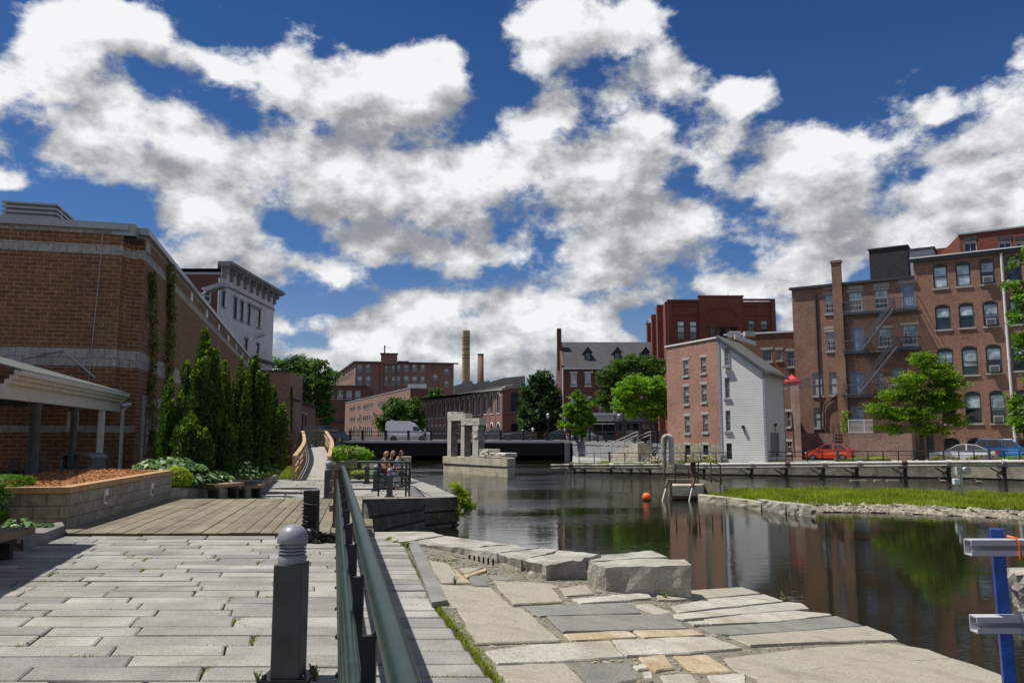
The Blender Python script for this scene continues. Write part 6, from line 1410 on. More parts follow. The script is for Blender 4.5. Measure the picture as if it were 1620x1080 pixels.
car('van', 'white high-roofed van driving on the bridge, left half', 'van', 'van', paint('van_white', (.80, .81, .82)), (XD(647, 101), 101, SZ), 0, 'traffic on the bridge')
car('car', 'dark saloon with lit-looking red tail light, left of the white saloon on the bridge', 'car', 'sedan', paint('dark_teal_paint', (.03, .045, .05)), (XD(889, 103), 103.5, SZ), 0, 'traffic on the bridge')
car('car', 'white saloon on the bridge in front of the shopfront', 'car', 'sedan', paint('white_paint', (.62, .64, .67)), (XD(925, 100), 100.5, SZ), 0, 'traffic on the bridge')
car('car', 'black saloon near the top of the stone stair', 'car', 'sedan', paint('black_paint', (.022, .023, .028)), (XD(1002, 103), 103, SZ), 0, 'traffic on the bridge')
car('car', 'dark grey saloon on the bridge right of the monument, front to the left', 'car', 'sedan', paint('graphite_paint', (.05, .055, .06)), (XD(822, 106), 106, SZ), math.pi, 'traffic on the bridge')
car('pickup_truck', 'grey pickup truck on the far side of the bridge behind the monument', 'pickup', 'pickup', paint('grey_paint', (.14, .16, .17)), (XD(784, 111), 111, SZ), math.pi, 'traffic on the bridge')
car('pickup_truck', 'dark blue truck parked at the top of the ramp by the long shed', 'pickup', 'suv', paint('navy_paint', (.015, .025, .13)), (XD(513, 76), 76, SZ), R(15))

# ================================================================ PEOPLE
def skin_mesh(name, verts, edges, radii, mat, parent, sub=2, root=0):
    me = bpy.data.meshes.new(name); me.from_pydata(verts, edges, []); o = bpy.data.objects.new(name, me); COL.objects.link(o); o.parent = parent
    m = o.modifiers.new('skin', 'SKIN'); m.use_smooth_shade = True
    if not me.skin_vertices: me.attributes
    bpy.context.view_layer.objects.active = o
    lay = me.skin_vertices[0].data if len(me.skin_vertices) else None
    if lay is None:
        bm = bmesh.new(); bm.from_mesh(me); bm.verts.layers.skin.verify(); bm.to_mesh(me); bm.free(); lay = me.skin_vertices[0].data
    for i, r in enumerate(radii): lay[i].radius = r if isinstance(r, tuple) else (r, r); lay[i].use_root = (i == root)
    s = o.modifiers.new('sub', 'SUBSURF'); s.levels = sub; s.render_levels = sub; me.materials.append(mat); return o
SKIN = plain('skin', (.48, .26, .17), .55, 0, .08); M_EYE = plain('eye_dark', (.05, .03, .02), .3); M_LIP = plain('lip', (.40, .10, .08), .5)
def person(label, loc, rz, pose, top, bottom, hair, shoes, name='person', group=None, long_hair=False, skirt=False):
    e = thing(name, label, 'person', loc, rz, group); J = {k: Vector(v) for k, v in pose.items() if isinstance(v, tuple)}
    V = []; Eg = []; Rd = []
    def add(p, r, par=None):
        V.append(tuple(p)); Rd.append(r)
        if par is not None: Eg.append((par, len(V) - 1))
        return len(V) - 1
    pel = add(J['pelvis'], (.13, .11)); ab = add(J['pelvis'].lerp(J['chest'], .5), (.12, .095), pel); ch = add(J['chest'], (.145, .105), ab); nk = add(J['neck'], (.048, .048), ch)
    hd = (J['head'] - J['neck']).normalized(); fwd = Vector(pose.get('face', (1, 0, 0))).normalized(); add(J['neck'] + hd * .07 + fwd * .015, (.046, .046), nk)
    for sd_ in ('l', 'r'):
        sg = 1 if sd_ == 'l' else -1
        sh = add(J['sh_' + sd_], (.052, .052), ch); el = add(J['el_' + sd_], (.037, .037), sh); wr = add(J['wr_' + sd_], (.025, .022), el)
        d = (J['wr_' + sd_] - J['el_' + sd_]).normalized(); si = d.cross(Vector((0, 0, 1))); si = si.normalized() if si.length > .1 else Vector((0, 1, 0))
        pm = add(J['wr_' + sd_] + d * .07, (.036, .016), wr)
        for k in range(4):
            off = si * (.027 - .018 * k); ln = (.062, .072, .068, .052)[k]; k1 = add(J['wr_' + sd_] + d * .095 + off, (.009, .009), pm); k2 = add(J['wr_' + sd_] + d * (.095 + ln * .6) + off * 1.1 + Vector((0, 0, -.012)), (.008, .008), k1); add(J['wr_' + sd_] + d * (.095 + ln) + off * 1.1 + Vector((0, 0, -.03)), (.006, .006), k2)
        t1 = add(J['wr_' + sd_] + d * .05 + si * .045, (.010, .010), wr); add(J['wr_' + sd_] + d * .085 + si * .058, (.008, .008), t1)
        hp = add(J['hip_' + sd_], (.085, .085), pel); kn = add(J['kn_' + sd_], (.055, .055), hp); an = add(J['an_' + sd_], (.036, .036), kn); add(J['an_' + sd_] + Vector((.15, 0, -.045)), (.038, .026), an)
    bo = skin_mesh('body', V, Eg, Rd, SKIN, e, 1); bpy.context.view_layer.update(); ev = bpy.data.meshes.new_from_object(bo.evaluated_get(bpy.context.evaluated_depsgraph_get()))
    hc = J['neck'] + hd * .165 + fwd * .025; upv = Vector((0, 0, 1)); upv = (upv - fwd * upv.dot(fwd)).normalized(); sid = upv.cross(fwd)
    def shell(k, keep, drop=0.0):
        vs, fs, fm = [], [], []; NA, NB = 24, 16
        for j in range(NB + 1):
            th_ = math.pi * j / NB
            for i in range(NA):
                ph = 2 * math.pi * i / NA; x, y, z = math.sin(th_) * math.cos(ph), math.sin(th_) * math.sin(ph), math.cos(th_)
                w_ = 1 - .34 * max(0, -z) ** 1.3; X_, Y_, Z_ = .089 * x * w_, .070 * y * w_, .113 * z
                if k == 1:
                    X_ += .024 * math.exp(-((y / .16) ** 2) - ((z + .12) / .16) ** 2) * (x > 0) - .010 * math.exp(-(((abs(y) - .38) / .16) ** 2) - ((z - .08) / .12) ** 2) * (x > 0) + .008 * math.exp(-((y / .3) ** 2) - ((z + .52) / .08) ** 2) * (x > 0)
                    Y_ += math.copysign(.014, y) * math.exp(-((x / .18) ** 2) - ((z - 0) / .2) ** 2) * (abs(y) > .8)
                else:
                    n_ = 1 + .05 * math.sin(9 * ph + 3 * z) + .04 * math.sin(17 * ph); X_, Y_, Z_ = X_ * k * n_, Y_ * k * n_, Z_ * k
                    if drop and x < .35 and z < .25: Z_ -= drop * min(1, (.25 - z)) * min(1, (.35 - x)); X_ -= .02 * min(1, .25 - z)
                vs.append(hc + fwd * X_ + sid * Y_ + upv * Z_)
        for j in range(NB):
            for i in range(NA):
                ph = 2 * math.pi * (i + .5) / NA; th_ = math.pi * (j + .5) / NB; x, y, z = math.sin(th_) * math.cos(ph), math.sin(th_) * math.sin(ph), math.cos(th_)
                if not keep(x, y, z): continue
                i2 = (i + 1) % NA; fs.append((j * NA + i, (j + 1) * NA + i, (j + 1) * NA + i2, j * NA + i2))
                fm.append(1 if (k == 1 and x > .6 and abs(abs(y) - .38) < .12 and abs(z - .06) < .09) else 2 if (k == 1 and x > .5 and abs(y) < .25 and abs(z + .52) < .08) else 0)
        return vs, fs, fm
    hv, hf, hm_ = shell(1, lambda x, y, z: True); n0 = len(ev.vertices); V_ = [v.co[:] for v in ev.vertices] + [tuple(v) for v in hv]; F_ = [tuple(p.vertices) for p in ev.polygons] + [tuple(i + n0 for i in f) for f in hf]; MI = [0] * len(ev.polygons) + hm_
    me = bpy.data.meshes.new('body'); me.from_pydata(V_, [], F_); [me.materials.append(m) for m in (SKIN, M_EYE, M_LIP)]; me.polygons.foreach_set('material_index', MI); me.polygons.foreach_set('use_smooth', [True] * len(MI)); bo.modifiers.clear(); bo.data = me
    # top
    V2 = [J['pelvis'], J['pelvis'].lerp(J['chest'], .5), J['chest'], J['neck'] - (J['neck'] - J['chest']) * .35]; E2_ = [(0, 1), (1, 2), (2, 3)]; R2 = [(.150, .125), (.138, .112), (.162, .122), (.075, .07)]
    for sd_ in ('l', 'r'):
        n0 = len(V2); V2 += [J['sh_' + sd_], J['sh_' + sd_].lerp(J['el_' + sd_], pose.get('sleeve', .6))]; E2_ += [(2, n0), (n0, n0 + 1)]; R2 += [(.066, .066), (.052, .052)]
        if pose.get('sleeve', .6) > .9: V2.append(J['el_' + sd_].lerp(J['wr_' + sd_], .85)); E2_.append((n0 + 1, n0 + 2)); R2.append((.042, .042))
    skin_mesh('top', [tuple(v) for v in V2], E2_, R2, top, e, 1)
    V3 = [J['pelvis'] + Vector((0, 0, .02))]; E3 = []; R3 = [(.155, .135)]
    for sd_ in ('l', 'r'):
        n0 = len(V3); k = pose.get('leg', 1.0); V3 += [J['hip_' + sd_], J['kn_' + sd_]]; E3 += [(0, n0), (n0, n0 + 1)]; R3 += [(.10, .10), (.072, .072)]
        if k > 0: V3.append(J['kn_' + sd_].lerp(J['an_' + sd_], k)); E3.append((n0 + 1, n0 + 2)); R3.append((.055, .055))
    skin_mesh('trousers' if not skirt else 'skirt', [tuple(v) for v in V3], E3, R3, bottom, e, 1)
    for sd_ in ('l', 'r'):
        a = J['an_' + sd_]; skin_mesh('shoe', [tuple(a + Vector((-.05, 0, -.05))), tuple(a + Vector((.08, 0, -.06))), tuple(a + Vector((.18, 0, -.068)))], [(0, 1), (1, 2)], [(.045, .04), (.047, .035), (.035, .025)], shoes, e, 1)
    hv, hf, _ = shell(1.13, lambda x, y, z: z > .45 or (x < .25 and z > -.35) or (x < .0 and z > -.62) or (long_hair and x < .15), .20 if long_hair else .02)
    b = MB(); b.mesh(hv, hf, 0, 0, True); b.build('hair', hair, e, local=True)
    return e
def sitpose(lean=.12, arm='lap', hz_=.60):
    z = hz_
    p = dict(pelvis=(0, 0, z), chest=(lean, 0, z + .40), neck=(lean * 1.6, 0, z + .60), head=(lean * 1.9 + .03, 0, z + .80), face=(1, 0, -.15),
             sh_l=(lean, .17, z + .50), sh_r=(lean, -.17, z + .50), hip_l=(.04, .10, z - .02), hip_r=(.04, -.10, z - .02), kn_l=(.40, .11, z - .10), kn_r=(.42, -.10, z - .10), an_l=(.50, .12, .09), an_r=(.34, -.10, .09))
    if arm == 'lap': p.update(el_l=(lean + .12, .22, z + .24), el_r=(lean + .12, -.22, z + .24), wr_l=(.40, .10, z + .12), wr_r=(.40, -.10, z + .12))
    else: p.update(el_l=(lean + .15, .22, z + .26), el_r=(lean + .16, -.22, z + .24), wr_l=(.40, .10, z + .14), wr_r=(.34, -.16, z + .47))
    return p
def walkpose():
    return dict(pelvis=(0, 0, .93), chest=(.02, 0, 1.28), neck=(.03, 0, 1.47), head=(.05, 0, 1.66), face=(1, 0, 0), sh_l=(.02, .18, 1.40), sh_r=(.02, -.18, 1.40), el_l=(-.12, .22, 1.14), el_r=(.12, -.22, 1.14), wr_l=(-.02, .21, .90), wr_r=(.30, -.19, .98),
                hip_l=(0, .09, .90), hip_r=(0, -.09, .90), kn_l=(.16, .09, .50), kn_r=(-.04, -.09, .49), an_l=(.26, .09, .10), an_r=(-.28, -.09, .14))
c_blk = plain('black_top', (.015, .015, .018), .8); c_gry = plain('grey_striped_jacket', (.34, .34, .36), .8, 0, .35, 40); c_jean = plain('dark_jeans', (.03, .035, .05), .8); c_pale = plain('pale_skirt_cloth', (.50, .49, .52), .8)
h_red = plain('auburn_hair', (.42, .16, .05), .6, 0, .3); h_bl = plain('light_brown_hair', (.28, .16, .07), .6); h_dk = plain('dark_hair', (.07, .03, .02), .6); sh = plain('dark_shoe', (.02, .02, .02), .6)
PZ = -.53
pp1 = sitpose(.16, 'phone'); pp1['sleeve'] = .35
person('auburn haired woman in black top holding up a phone, left of the seated three', (XD(599, 31.5), 31.5, PZ), R(-12), pp1, c_blk, c_jean, h_red, sh, group='people seated at the quay')
pp2 = sitpose(.10); pp2['sleeve'] = .3
person('woman in black vest, middle of the seated three', (XD(614.5, 32.3), 32.3, PZ), R(-20), pp2, c_blk, c_pale, h_bl, sh, group='people seated at the quay', skirt=True, long_hair=True)
pp3 = sitpose(.14); pp3['sleeve'] = 1.0
person('dark haired woman in grey striped jacket, right of the seated three', (XD(624.5, 33.2), 33.2, PZ), R(-8), pp3, c_gry, c_jean, h_dk, sh, group='people seated at the quay', long_hair=True)
person('person in pale summer clothes walking on the bridge left of a street lamp', (XD(753, 97.3), 97.3, SZ + .02), math.pi, {**walkpose(), 'sleeve': .7}, plain('cream_cloth', (.52, .46, .34), .8), plain('tan_cloth', (.45, .38, .27), .8), h_bl, sh, group='walkers on the bridge')
person('person in lilac shirt walking in front of the white van', (XD(672, 97.4), 97.4, SZ + .02), 0, {**walkpose(), 'sleeve': .5}, plain('lilac_cloth', (.42, .42, .62), .8), c_jean, h_dk, sh, group='walkers on the bridge')
# phone, bag, the stone seat
q = MB(); a = Vector((XD(599, 31.5) + .345, 31.24, .68)); q.box(a.x - .012, a.x + .012, a.y - .04, a.y + .04, a.z - .03, a.z + .12); tag(q.build('phone', plain('phone_teal', (.03, .30, .34), .3), None, tuple(a)), 'teal cased phone held up by the auburn haired woman', 'phone')
b = MB(); a = Vector((XD(607.5, 31.8), 31.8, .0)); b.prism([(a.x - .2, a.y - .09), (a.x + .2, a.y - .09), (a.x + .22, a.y + .09), (a.x - .22, a.y + .09)], -.02, .26); bg = b.build('bag', M_REDC, None, (a.x, a.y, 0), bevel=.04); tag(bg, 'red bag on the stone seat between two women', 'bag')
q = MB(); q.tube([(a.x - .12, a.y, .25), (a.x - .08, a.y, .38), (a.x + .08, a.y, .38), (a.x + .12, a.y, .25)], .012, 5); q.build('strap', M_REDC, bg)
r = rough_block([(XD(592, 31.2), 31.2), (XD(628, 33), 33), (XD(628, 33.6), 33.6), (XD(592, 31.9), 31.9)], PZ - .03, -.02, .02, 3, 5); tag(r.build('granite_bench', M_GRANITE, None, (-5.3, 32, PZ)), 'long granite block the three women sit on', 'bench')
r = rough_block([(XD(628, 36), 36), (XD(651, 36), 36), (XD(651, 36.7), 36.7), (XD(628, 36.7), 36.7)], -1.8, ZD(722, 36), .02, 3, 6); tag(r.build('stone_wall', M_CONC, None, (-5, 36, -.6)), 'upright pale concrete slab beside the seated women', 'wall')
q = MB()
for k in range(4): q.box(XD(628, 35) + .05 * k, XD(648, 35), 34.9 - .3 * k, 35.7, -.9, .15 - .17 * k)
tag(q.build('concrete_steps', M_CONC, None, (-5, 35, -.6)), 'small concrete steps below the upright pale slab', 'steps')
q = MB(); q.prism([(XD(645, 33), 33), (XD(690, 33), 33), (XD(690, 34.3), 34.3), (XD(640, 34.3), 34.3)], -2.6, -.58); tag(q.build('landing_ledge', M_CONC, None, (-3.6, 33.5, -1.5)), 'low concrete ledge reaching into the water right of the far quay railing', 'ledge')
# ================================================================ NEAR FURNITURE
def fxy(Y, off=0.0): return Vector((.1716 - .2257 * Y + off * .9755, Y + off * .22))
HR = thing('handrail', 'thick dark green pipe handrail with four lower rails running away from the camera', 'railing', (fxy(5).x, 5, 0))
q = MB(); q.tube([(*fxy(-1.2), 1.05), (*fxy(13.45), 1.05)], .037, 20); q.build('top_rail', M_GREENP, HR)
for k, z in enumerate((.84, .64, .44, .24)):
    q = MB(); q.tube([(*fxy(-1.2, -.085), z), (*fxy(13.5, -.085), z)], .024, 12); q.build('lower_rail', M_GREENP, HR)
for k in range(13):
    Y = 1.5 + k * 1.0; q = MB(); p = fxy(Y, -.045); q.box(p.x - .022, p.x + .022, p.y - .012, p.y + .012, .0, .99); q.beam((p.x, p.y, .97), (*fxy(Y), 1.02), .02, .02)
    for z in (.84, .64, .44, .24): q.beam((p.x, p.y, z), (*fxy(Y, -.075), z), .018, .018)
    q.box(p.x - .06, p.x + .06, p.y - .06, p.y + .06, .001, .022); q.build('post', M_BLACKF, HR)
# wooden end post with tilted cap
WP = thing('rail_post', 'stout brown timber post with tilted cap at the far end of the green handrail', 'post', (XD(543, 13.7), 13.7, 0))
x = XD(543, 13.7); q = MB(); q.box(x - .12, x + .12, 13.58, 13.82, -.3, 1.0); q.build('post', M_POSTW, WP)
q = MB(); q.obox((x + .03, 13.72, 1.08), (.19, 0, .055), (0, .16, 0), (-.012, 0, .055)); q.build('cap', M_GREYW, WP)
for z in (.30, .52, .72): q = MB(); q.box(x - .19, x - .121, 13.60, 13.70, z, z + .10); q.build('bracket', M_GREYW, WP)
# railing on the far point
FR = thing('handrail', 'dark green five-rail fence on the paved point in front of the seated women', 'railing', (-4.7, 28, -.55))
zt = ZD(730.5, 28); xa, xb = XD(540, 28), XD(650, 28)
segs = [((xa, 28.0), (xb, 27.8)), ((xb, 27.8), (XD(637, 32.5), 32.5))]
for si, (a, c) in enumerate(segs):
    for k in range(5):
        z = zt - k * .235; q = MB(); q.tube([(*a, z), (*c, z)], .045 if k == 0 else .026, 10); q.build('rail', M_GREENP, FR)
for p in ((xb, 27.8), (xb - .12, 27.81), (XD(601, 28), 27.93), (XD(637, 32.5), 32.5), (XD(643, 30), 30.1)):
    q = MB(); q.box(p[0] - .03, p[0] + .03, p[1] - .03, p[1] + .03, -.55, zt); q.build('post', M_GREENP, FR)
# lighting bollards
bd0 = thing('bollard', 'grey-green square bollard with domed louvred light cap, nearest to the camera', 'bollard', tuple(G(456, 1072, 0)), 0, 'lighting bollards on the quay')
q = MB(); q.box(-.095, .095, -.095, .095, .02, .745); q.build('post', M_BOLL, bd0, local=True, bevel=.008)
q = MB(); q.box(-.16, .16, -.13, .13, -.01, .02); q.build('base_plate', M_TAR, bd0, local=True)
for sx in (-.13, .13):
    for sy in (-.1, .1): q = MB(); q.lathe([(.016, .02), (.016, .05), (0, .055)], (sx, sy, 0), 6); q.build('bolt', M_TAR, bd0, local=True)
q = MB(); pr = [(.092, .746), (.094, .78), (.086, .80)]
for k in range(3): z = .805 + k * .022; pr += [(.062, z), (.062, z + .006), (.094, z + .004), (.094, z + .012)]
pr += [(.066, .875), (.098, .876), (.102, .885), (.101, .915), (.090, .95), (.066, .978), (.033, .993), (0, .997)]
q.lathe(pr, (0, 0, 0), 32); q.build('lamp_cap', M_BOLLC, bd0, local=True)
labs = ['grey-green lighting bollard just left of the tilted timber post', 'lighting bollard in front of the seated women, nearest of the group', 'lighting bollard directly under the auburn haired woman', 'lighting bollard with visible cap left of the auburn haired woman', 'farthest lighting bollard, half hidden by the green bush']
for lab, (u, d) in zip(labs, ((522, 20.6), (618, 27.6), (596, 30.5), (582, 35), (570, 41))):
    c = copy_tree(bd0); c.location = (XD(u, d), d, zq(d)); c['label'] = lab
# charred post
BP = thing('charred_post', 'charred black post stub with melted debris at its foot by the boardwalk edge', 'post', tuple(G(491, 856, 0)))
a = G(491, 856, 0); r = rough_block([(a.x - .10, a.y - .1), (a.x + .10, a.y - .1), (a.x + .10, a.y + .1), (a.x - .10, a.y + .1)], 0, .76, .012, 5, 3); r.build('post', M_TAR, BP)
b = MB(); rr = random.Random(4)
for k in range(26):
    t_ = k / 26; rad = .10 * (1 - t_) + .02; p = Vector((a.x - .08 + t_ * .62, a.y - .12 + rr.uniform(-.05, .05), .02 + (1 - t_) ** 2 * .22)); pts = [p]
    for j in range(4): pts.append(pts[-1] + Vector((rr.uniform(-.02, .09), rr.uniform(-.06, .06), rr.uniform(-.07, .03))))
    for v_ in pts: v_.z = max(.015, v_.z)
    b.tube(pts, [rad * .5, rad * .7, rad * .5, rad * .3, .008], 5)
for k in range(10): z = .12 + k * .05; p = Vector((a.x, a.y - .1, z)); b.tube([p + Vector((-.11, 0, 0)), p + Vector((-.02, -.03, rr.uniform(-.03, .03))), p + Vector((.11, 0, rr.uniform(-.03, .03)))], .014, 5)
b.build('melted_debris', M_TAR, BP)
# planter
PN, PE = G(105, 839, 0), G(270, 790, 0); pd = (PE - PN).normalized(); pl = Vector((-pd.y, pd.x, 0)); hP = ZD(770, PN.y) - .0
PL = thing('planter', 'raised block planter filled with orange bark mulch beside the boardwalk', 'planter', tuple(PN))
fp4 = [tuple((PN).xy), tuple(PE.xy), tuple((PE + pl * 2.6).xy), tuple((PN + pl * 2.6).xy)]
pf = Fac(tuple(PN.xy), tuple(PE.xy))
q = MB(); q.prism(fp4, -.1, hP - .10, 0, top=False); q.build('wall', M_BLKW, PL)
q = MB()
def ring(inn, out, z0, z1):
    O = [PN - pd * out - pl * out, PE + pd * out - pl * out, PE + pd * out + pl * (2.6 + out), PN - pd * out + pl * (2.6 + out)]; I = [PN + pd * inn + pl * inn, PE - pd * inn + pl * inn, PE - pd * inn + pl * (2.6 - inn), PN + pd * inn + pl * (2.6 - inn)]
    for k in range(4): j = (k + 1) % 4; q.prism([tuple(O[k].xy), tuple(O[j].xy), tuple(I[j].xy), tuple(I[k].xy)], z0, z1)
ring(.22, .025, hP - .10, hP); q.build('cap', M_CAPO, PL)
from mathutils import noise as MNO
b = MB(); n = 26; nm = 12
def mz(i, j): t_, s_ = i / n, j / nm; p = PN + pd * (.2 + t_ * ((PE - PN).length - .4)) + pl * (.2 + s_ * 2.2); e = math.sin(math.pi * s_) ** .7 * (.02 + .10 * math.exp(-((t_ - .70) / .24) ** 2)); return (p.x, p.y, hP - .03 + e + .03 * MNO.noise(Vector((p.x * 5, p.y * 5, 0))))
for i in range(n):
    for j in range(nm): b.face([mz(i, j), mz(i + 1, j), mz(i + 1, j + 1), mz(i, j + 1)], 0, 0, True)
rr = random.Random(8)
for k in range(4200):
    i, j = rr.uniform(0, n), rr.uniform(0, nm); p = Vector(mz(i, j)); a = rr.uniform(0, 6.28); l_ = rr.uniform(.012, .038); d = Vector((math.cos(a) * l_, math.sin(a) * l_, rr.uniform(-.012, .018))); e = Vector((-math.sin(a), math.cos(a), rr.uniform(-.6, .6))) * rr.uniform(.004, .011)
    b.face([p - d - e + Vector((0, 0, .012)), p + d - e + Vector((0, 0, .012)), p + d + e + Vector((0, 0, .018)), p - d + e + Vector((0, 0, .018))], 0, rr.random())
mo = b.build('mulch', M_MULCH, PL); mo['kind'] = 'stuff'
for u, v in ((167, 785), (240, 774)):
    s_, z_ = pf.hit(u, v); q = MB(); q.obox(pf.pt(s_, z_, .012), tuple(pf.u * .085), tuple(pf.n * .012), (0, 0, .14)); q.build('step_light', M_TRIMW, PL)
    q = MB(); q.obox(pf.pt(s_, z_ - .04, .026), tuple(pf.u * .06), tuple(pf.n * .004), (0, 0, .06)); q.build('step_light_grille', M_CONC_D, PL)
# benches
def bench(label, loc, rz, L_, h, mat=M_BENCHW, group=None, wd=.5):
    e = thing('bench', label, 'bench', loc, rz, group)
    for k in range(2): q = MB(); y0 = -wd / 2 + k * wd / 2; q.box(-L_ / 2, L_ / 2, y0 + .004, y0 + wd / 2 - .004, h - .09, h); q.build('seat_plank', mat, e, local=True, bevel=.006)
    for s in (-1, 1):
        q = MB(); q.box(s * L_ * .36 - .05, s * L_ * .36 + .05, -wd * .3, wd * .3, 0, h - .16); q.build('leg', M_DARKW, e, local=True); q = MB(); q.box(s * L_ * .36 - .05, s * L_ * .36 + .05, -wd * .46, wd * .46, h - .16, h - .091); q.build('crosspiece', M_GREYW, e, local=True)
    return e
bench('low wooden bench before the hedge, cut off by the left edge', (-6.5, 9.35, 0), R(97), 2.9, .36)
g1 = Vector((XD(366, 22.3), 22.3)); bench('nearer of the two backless plank benches beneath the yews', (g1.x - .15, g1.y, zq(22.3)), R(72), 1.15, .44, group='plank benches along the yew bed')
g1 = Vector((XD(404, 26.8), 26.8)); bench('farther of the two backless plank benches beneath the yews', (g1.x - .15, g1.y, zq(26.8)), R(72), 1.15, .44, group='plank benches along the yew bed')
# kerbs
b = MB(); pts = [G(36, 872, 0), G(101, 846, 0), G(96, 838, 0), G(22, 862, 0)]; b.prism([(p.x, p.y) for p in pts], -.05, .15); tag(b.build('kerb', M_GRANITE, None, tuple(pts[0])), 'short pale granite kerb between the low bench and the mulch planter', 'kerb')
KB = thing('kerb', 'low stone kerb edging the yew bed along the walk', 'kerb', (-8.6, 20, 0)); kp_ = [(-8.45, 19.75), (XD(348, 23.2), 23.2), (XD(392, 27.5), 27.5), (XD(418, 31.5), 31.5), (XD(441, 37), 37)]
for a, c in zip(kp_[:-1], kp_[1:]):
    a, c = Vector(a), Vector(c); n = max(1, round((c - a).length / 1.1)); nr = Vector((-(c - a).y, (c - a).x)).normalized() * .18
    for k in range(n):
        p0, p1 = a.lerp(c, (k + .01) / n), a.lerp(c, (k + .99) / n); q = MB(); q.prism([tuple(p0), tuple(p1), tuple(p1 + nr), tuple(p0 + nr)], -.8, lambda x, y: zq(y) + .30); q.build('stone', M_CONC_D if k % 2 else M_BLKW, KB)
b = MB(); b.prism([(-8.6, 19.8), (XD(348, 23.2) - .1, 23.2), (XD(392, 27.5) - .1, 27.5), (XD(418, 31.5) - .1, 31.5), (XD(441, 37) - .1, 37), (-14.6, 38), (-11.6, 25.5), (-9.9, 19.4)], -1, lambda x, y: .22 - .045 * (y - 19.8)); struct(b.build('planting_bed', M_EARTH, loc=(-10, 26, 0)))
b = MB(); b.prism([(-14.5, 38.4), (XD(447, 38.4), 38.4), (XD(472, 39), 39), (XD(470, 50), 50), (-19, 55), (-20, 55)], -1, -.50); struct(b.build('lawn', M_GRASSG, loc=(-13, 45, -1)))
b = MB(); b.prism([(-6.8, 40), (-10.2, 38.6), (-9.2, 55), (-8.6, 55), (-5.6, 40.3)], -1, -.52); struct(b.build('lawn', M_GRASSG, loc=(-8, 45, -1)))
# ---- ramp with timber rails
RP = thing('ramp', 'curving concrete ramp with tan timber rails rising to the street', 'ramp', (-9.6, 38, -.55))
cl_ = [(494, 37.6, -.54), (499, 41, -.32), (503, 44.5, -.08), (503.5, 48, .14), (501, 52, .40), (497, 56.5, .74)]
C3 = [Vector((XD(u, d), d, z)) for u, d, z in cl_]
def offs(k, o):
    t_ = (C3[min(k + 1, 5)] - C3[max(k - 1, 0)]).xy.normalized(); return C3[k] + Vector((t_.y, -t_.x, 0)) * o
q = MB()
for k in range(5):
    a, b_, c, d = offs(k, -.72), offs(k, .72), offs(k + 1, .72), offs(k + 1, -.72); q.face([a, b_, c, d]); 
    for p, r_ in ((a, d), (b_, c)): q.face([p, r_, (r_.x, r_.y, -1.2), (p.x, p.y, -1.2)])
q.build('ramp_deck', M_SIDEW, RP)
for o in (-.80, .80):
    for k in range(6):
        p = offs(k, o); q = MB(); q.box(p.x - .06, p.x + .06, p.y - .06, p.y + .06, p.z - .5, p.z + 1.05); q.build('post', M_RAILW, RP)
    for k in range(5):
        a, c = offs(k, o), offs(k + 1, o); q = MB(); q.beam(a + Vector((0, 0, 1.09)), c + Vector((0, 0, 1.09)), .20, .06); q.build('cap_rail', M_RAILW, RP)
        for h in (.25, .52, .80): q = MB(); q.beam(a + Vector((0, 0, h)), c + Vector((0, 0, h)), .045, .12); q.build('side_rail', M_RAILW, RP)
    q = MB(); q.tube([offs(k, o - .12 * (1 if o > 0 else -1)) + Vector((0, 0, .85)) for k in range(6)], .022, 6); q.build('grab_rail', M_ALU, RP)
TR = thing('timber_railing', 'grey timber railing and dark plank edge from ramp top to the bridge', 'railing', (-17, 75, SZ))
a, c = Vector((-14.35, 56)), Vector((-20.4, 96)); n = 10
for k in range(n + 1): p = a.lerp(c, k / n); q = MB(); q.box(p.x - .09, p.x + .09, p.y - .09, p.y + .09, -.9, SZ + 1.15); q.build('post', M_GREYW, TR)
for h in (.25, .55, .85, 1.12): q = MB(); q.beam((a.x, a.y, SZ + h), (c.x, c.y, SZ + h), .05, .14); q.build('rail', M_GREYW, TR)
q = MB(); q.beam((a.x + .15, a.y, -.3), (c.x + .15, c.y, -.3), .08, 1.9); q.build('plank_edge', M_DARKW, TR)
TR = thing('timber_railing', 'tan timber railing across the head of the ramp', 'railing', (-15, 57, SZ)); xa, xb = XD(484, 57.4), XD(535, 57.6)
for k in range(4): x = xa + (xb - xa) * k / 3; q = MB(); q.box(x - .08, x + .08, 57.4, 57.56, -.6, SZ + 1.2); q.build('post', M_GREYW, TR)
for h in (1.15, .2, .5): q = MB(); q.beam((xa, 57.45, SZ + h), (xa + (xb - xa) * (.33 if h < 1 else 1), 57.45, SZ + h), .06, .13); q.build('rail', M_RAILW, TR)
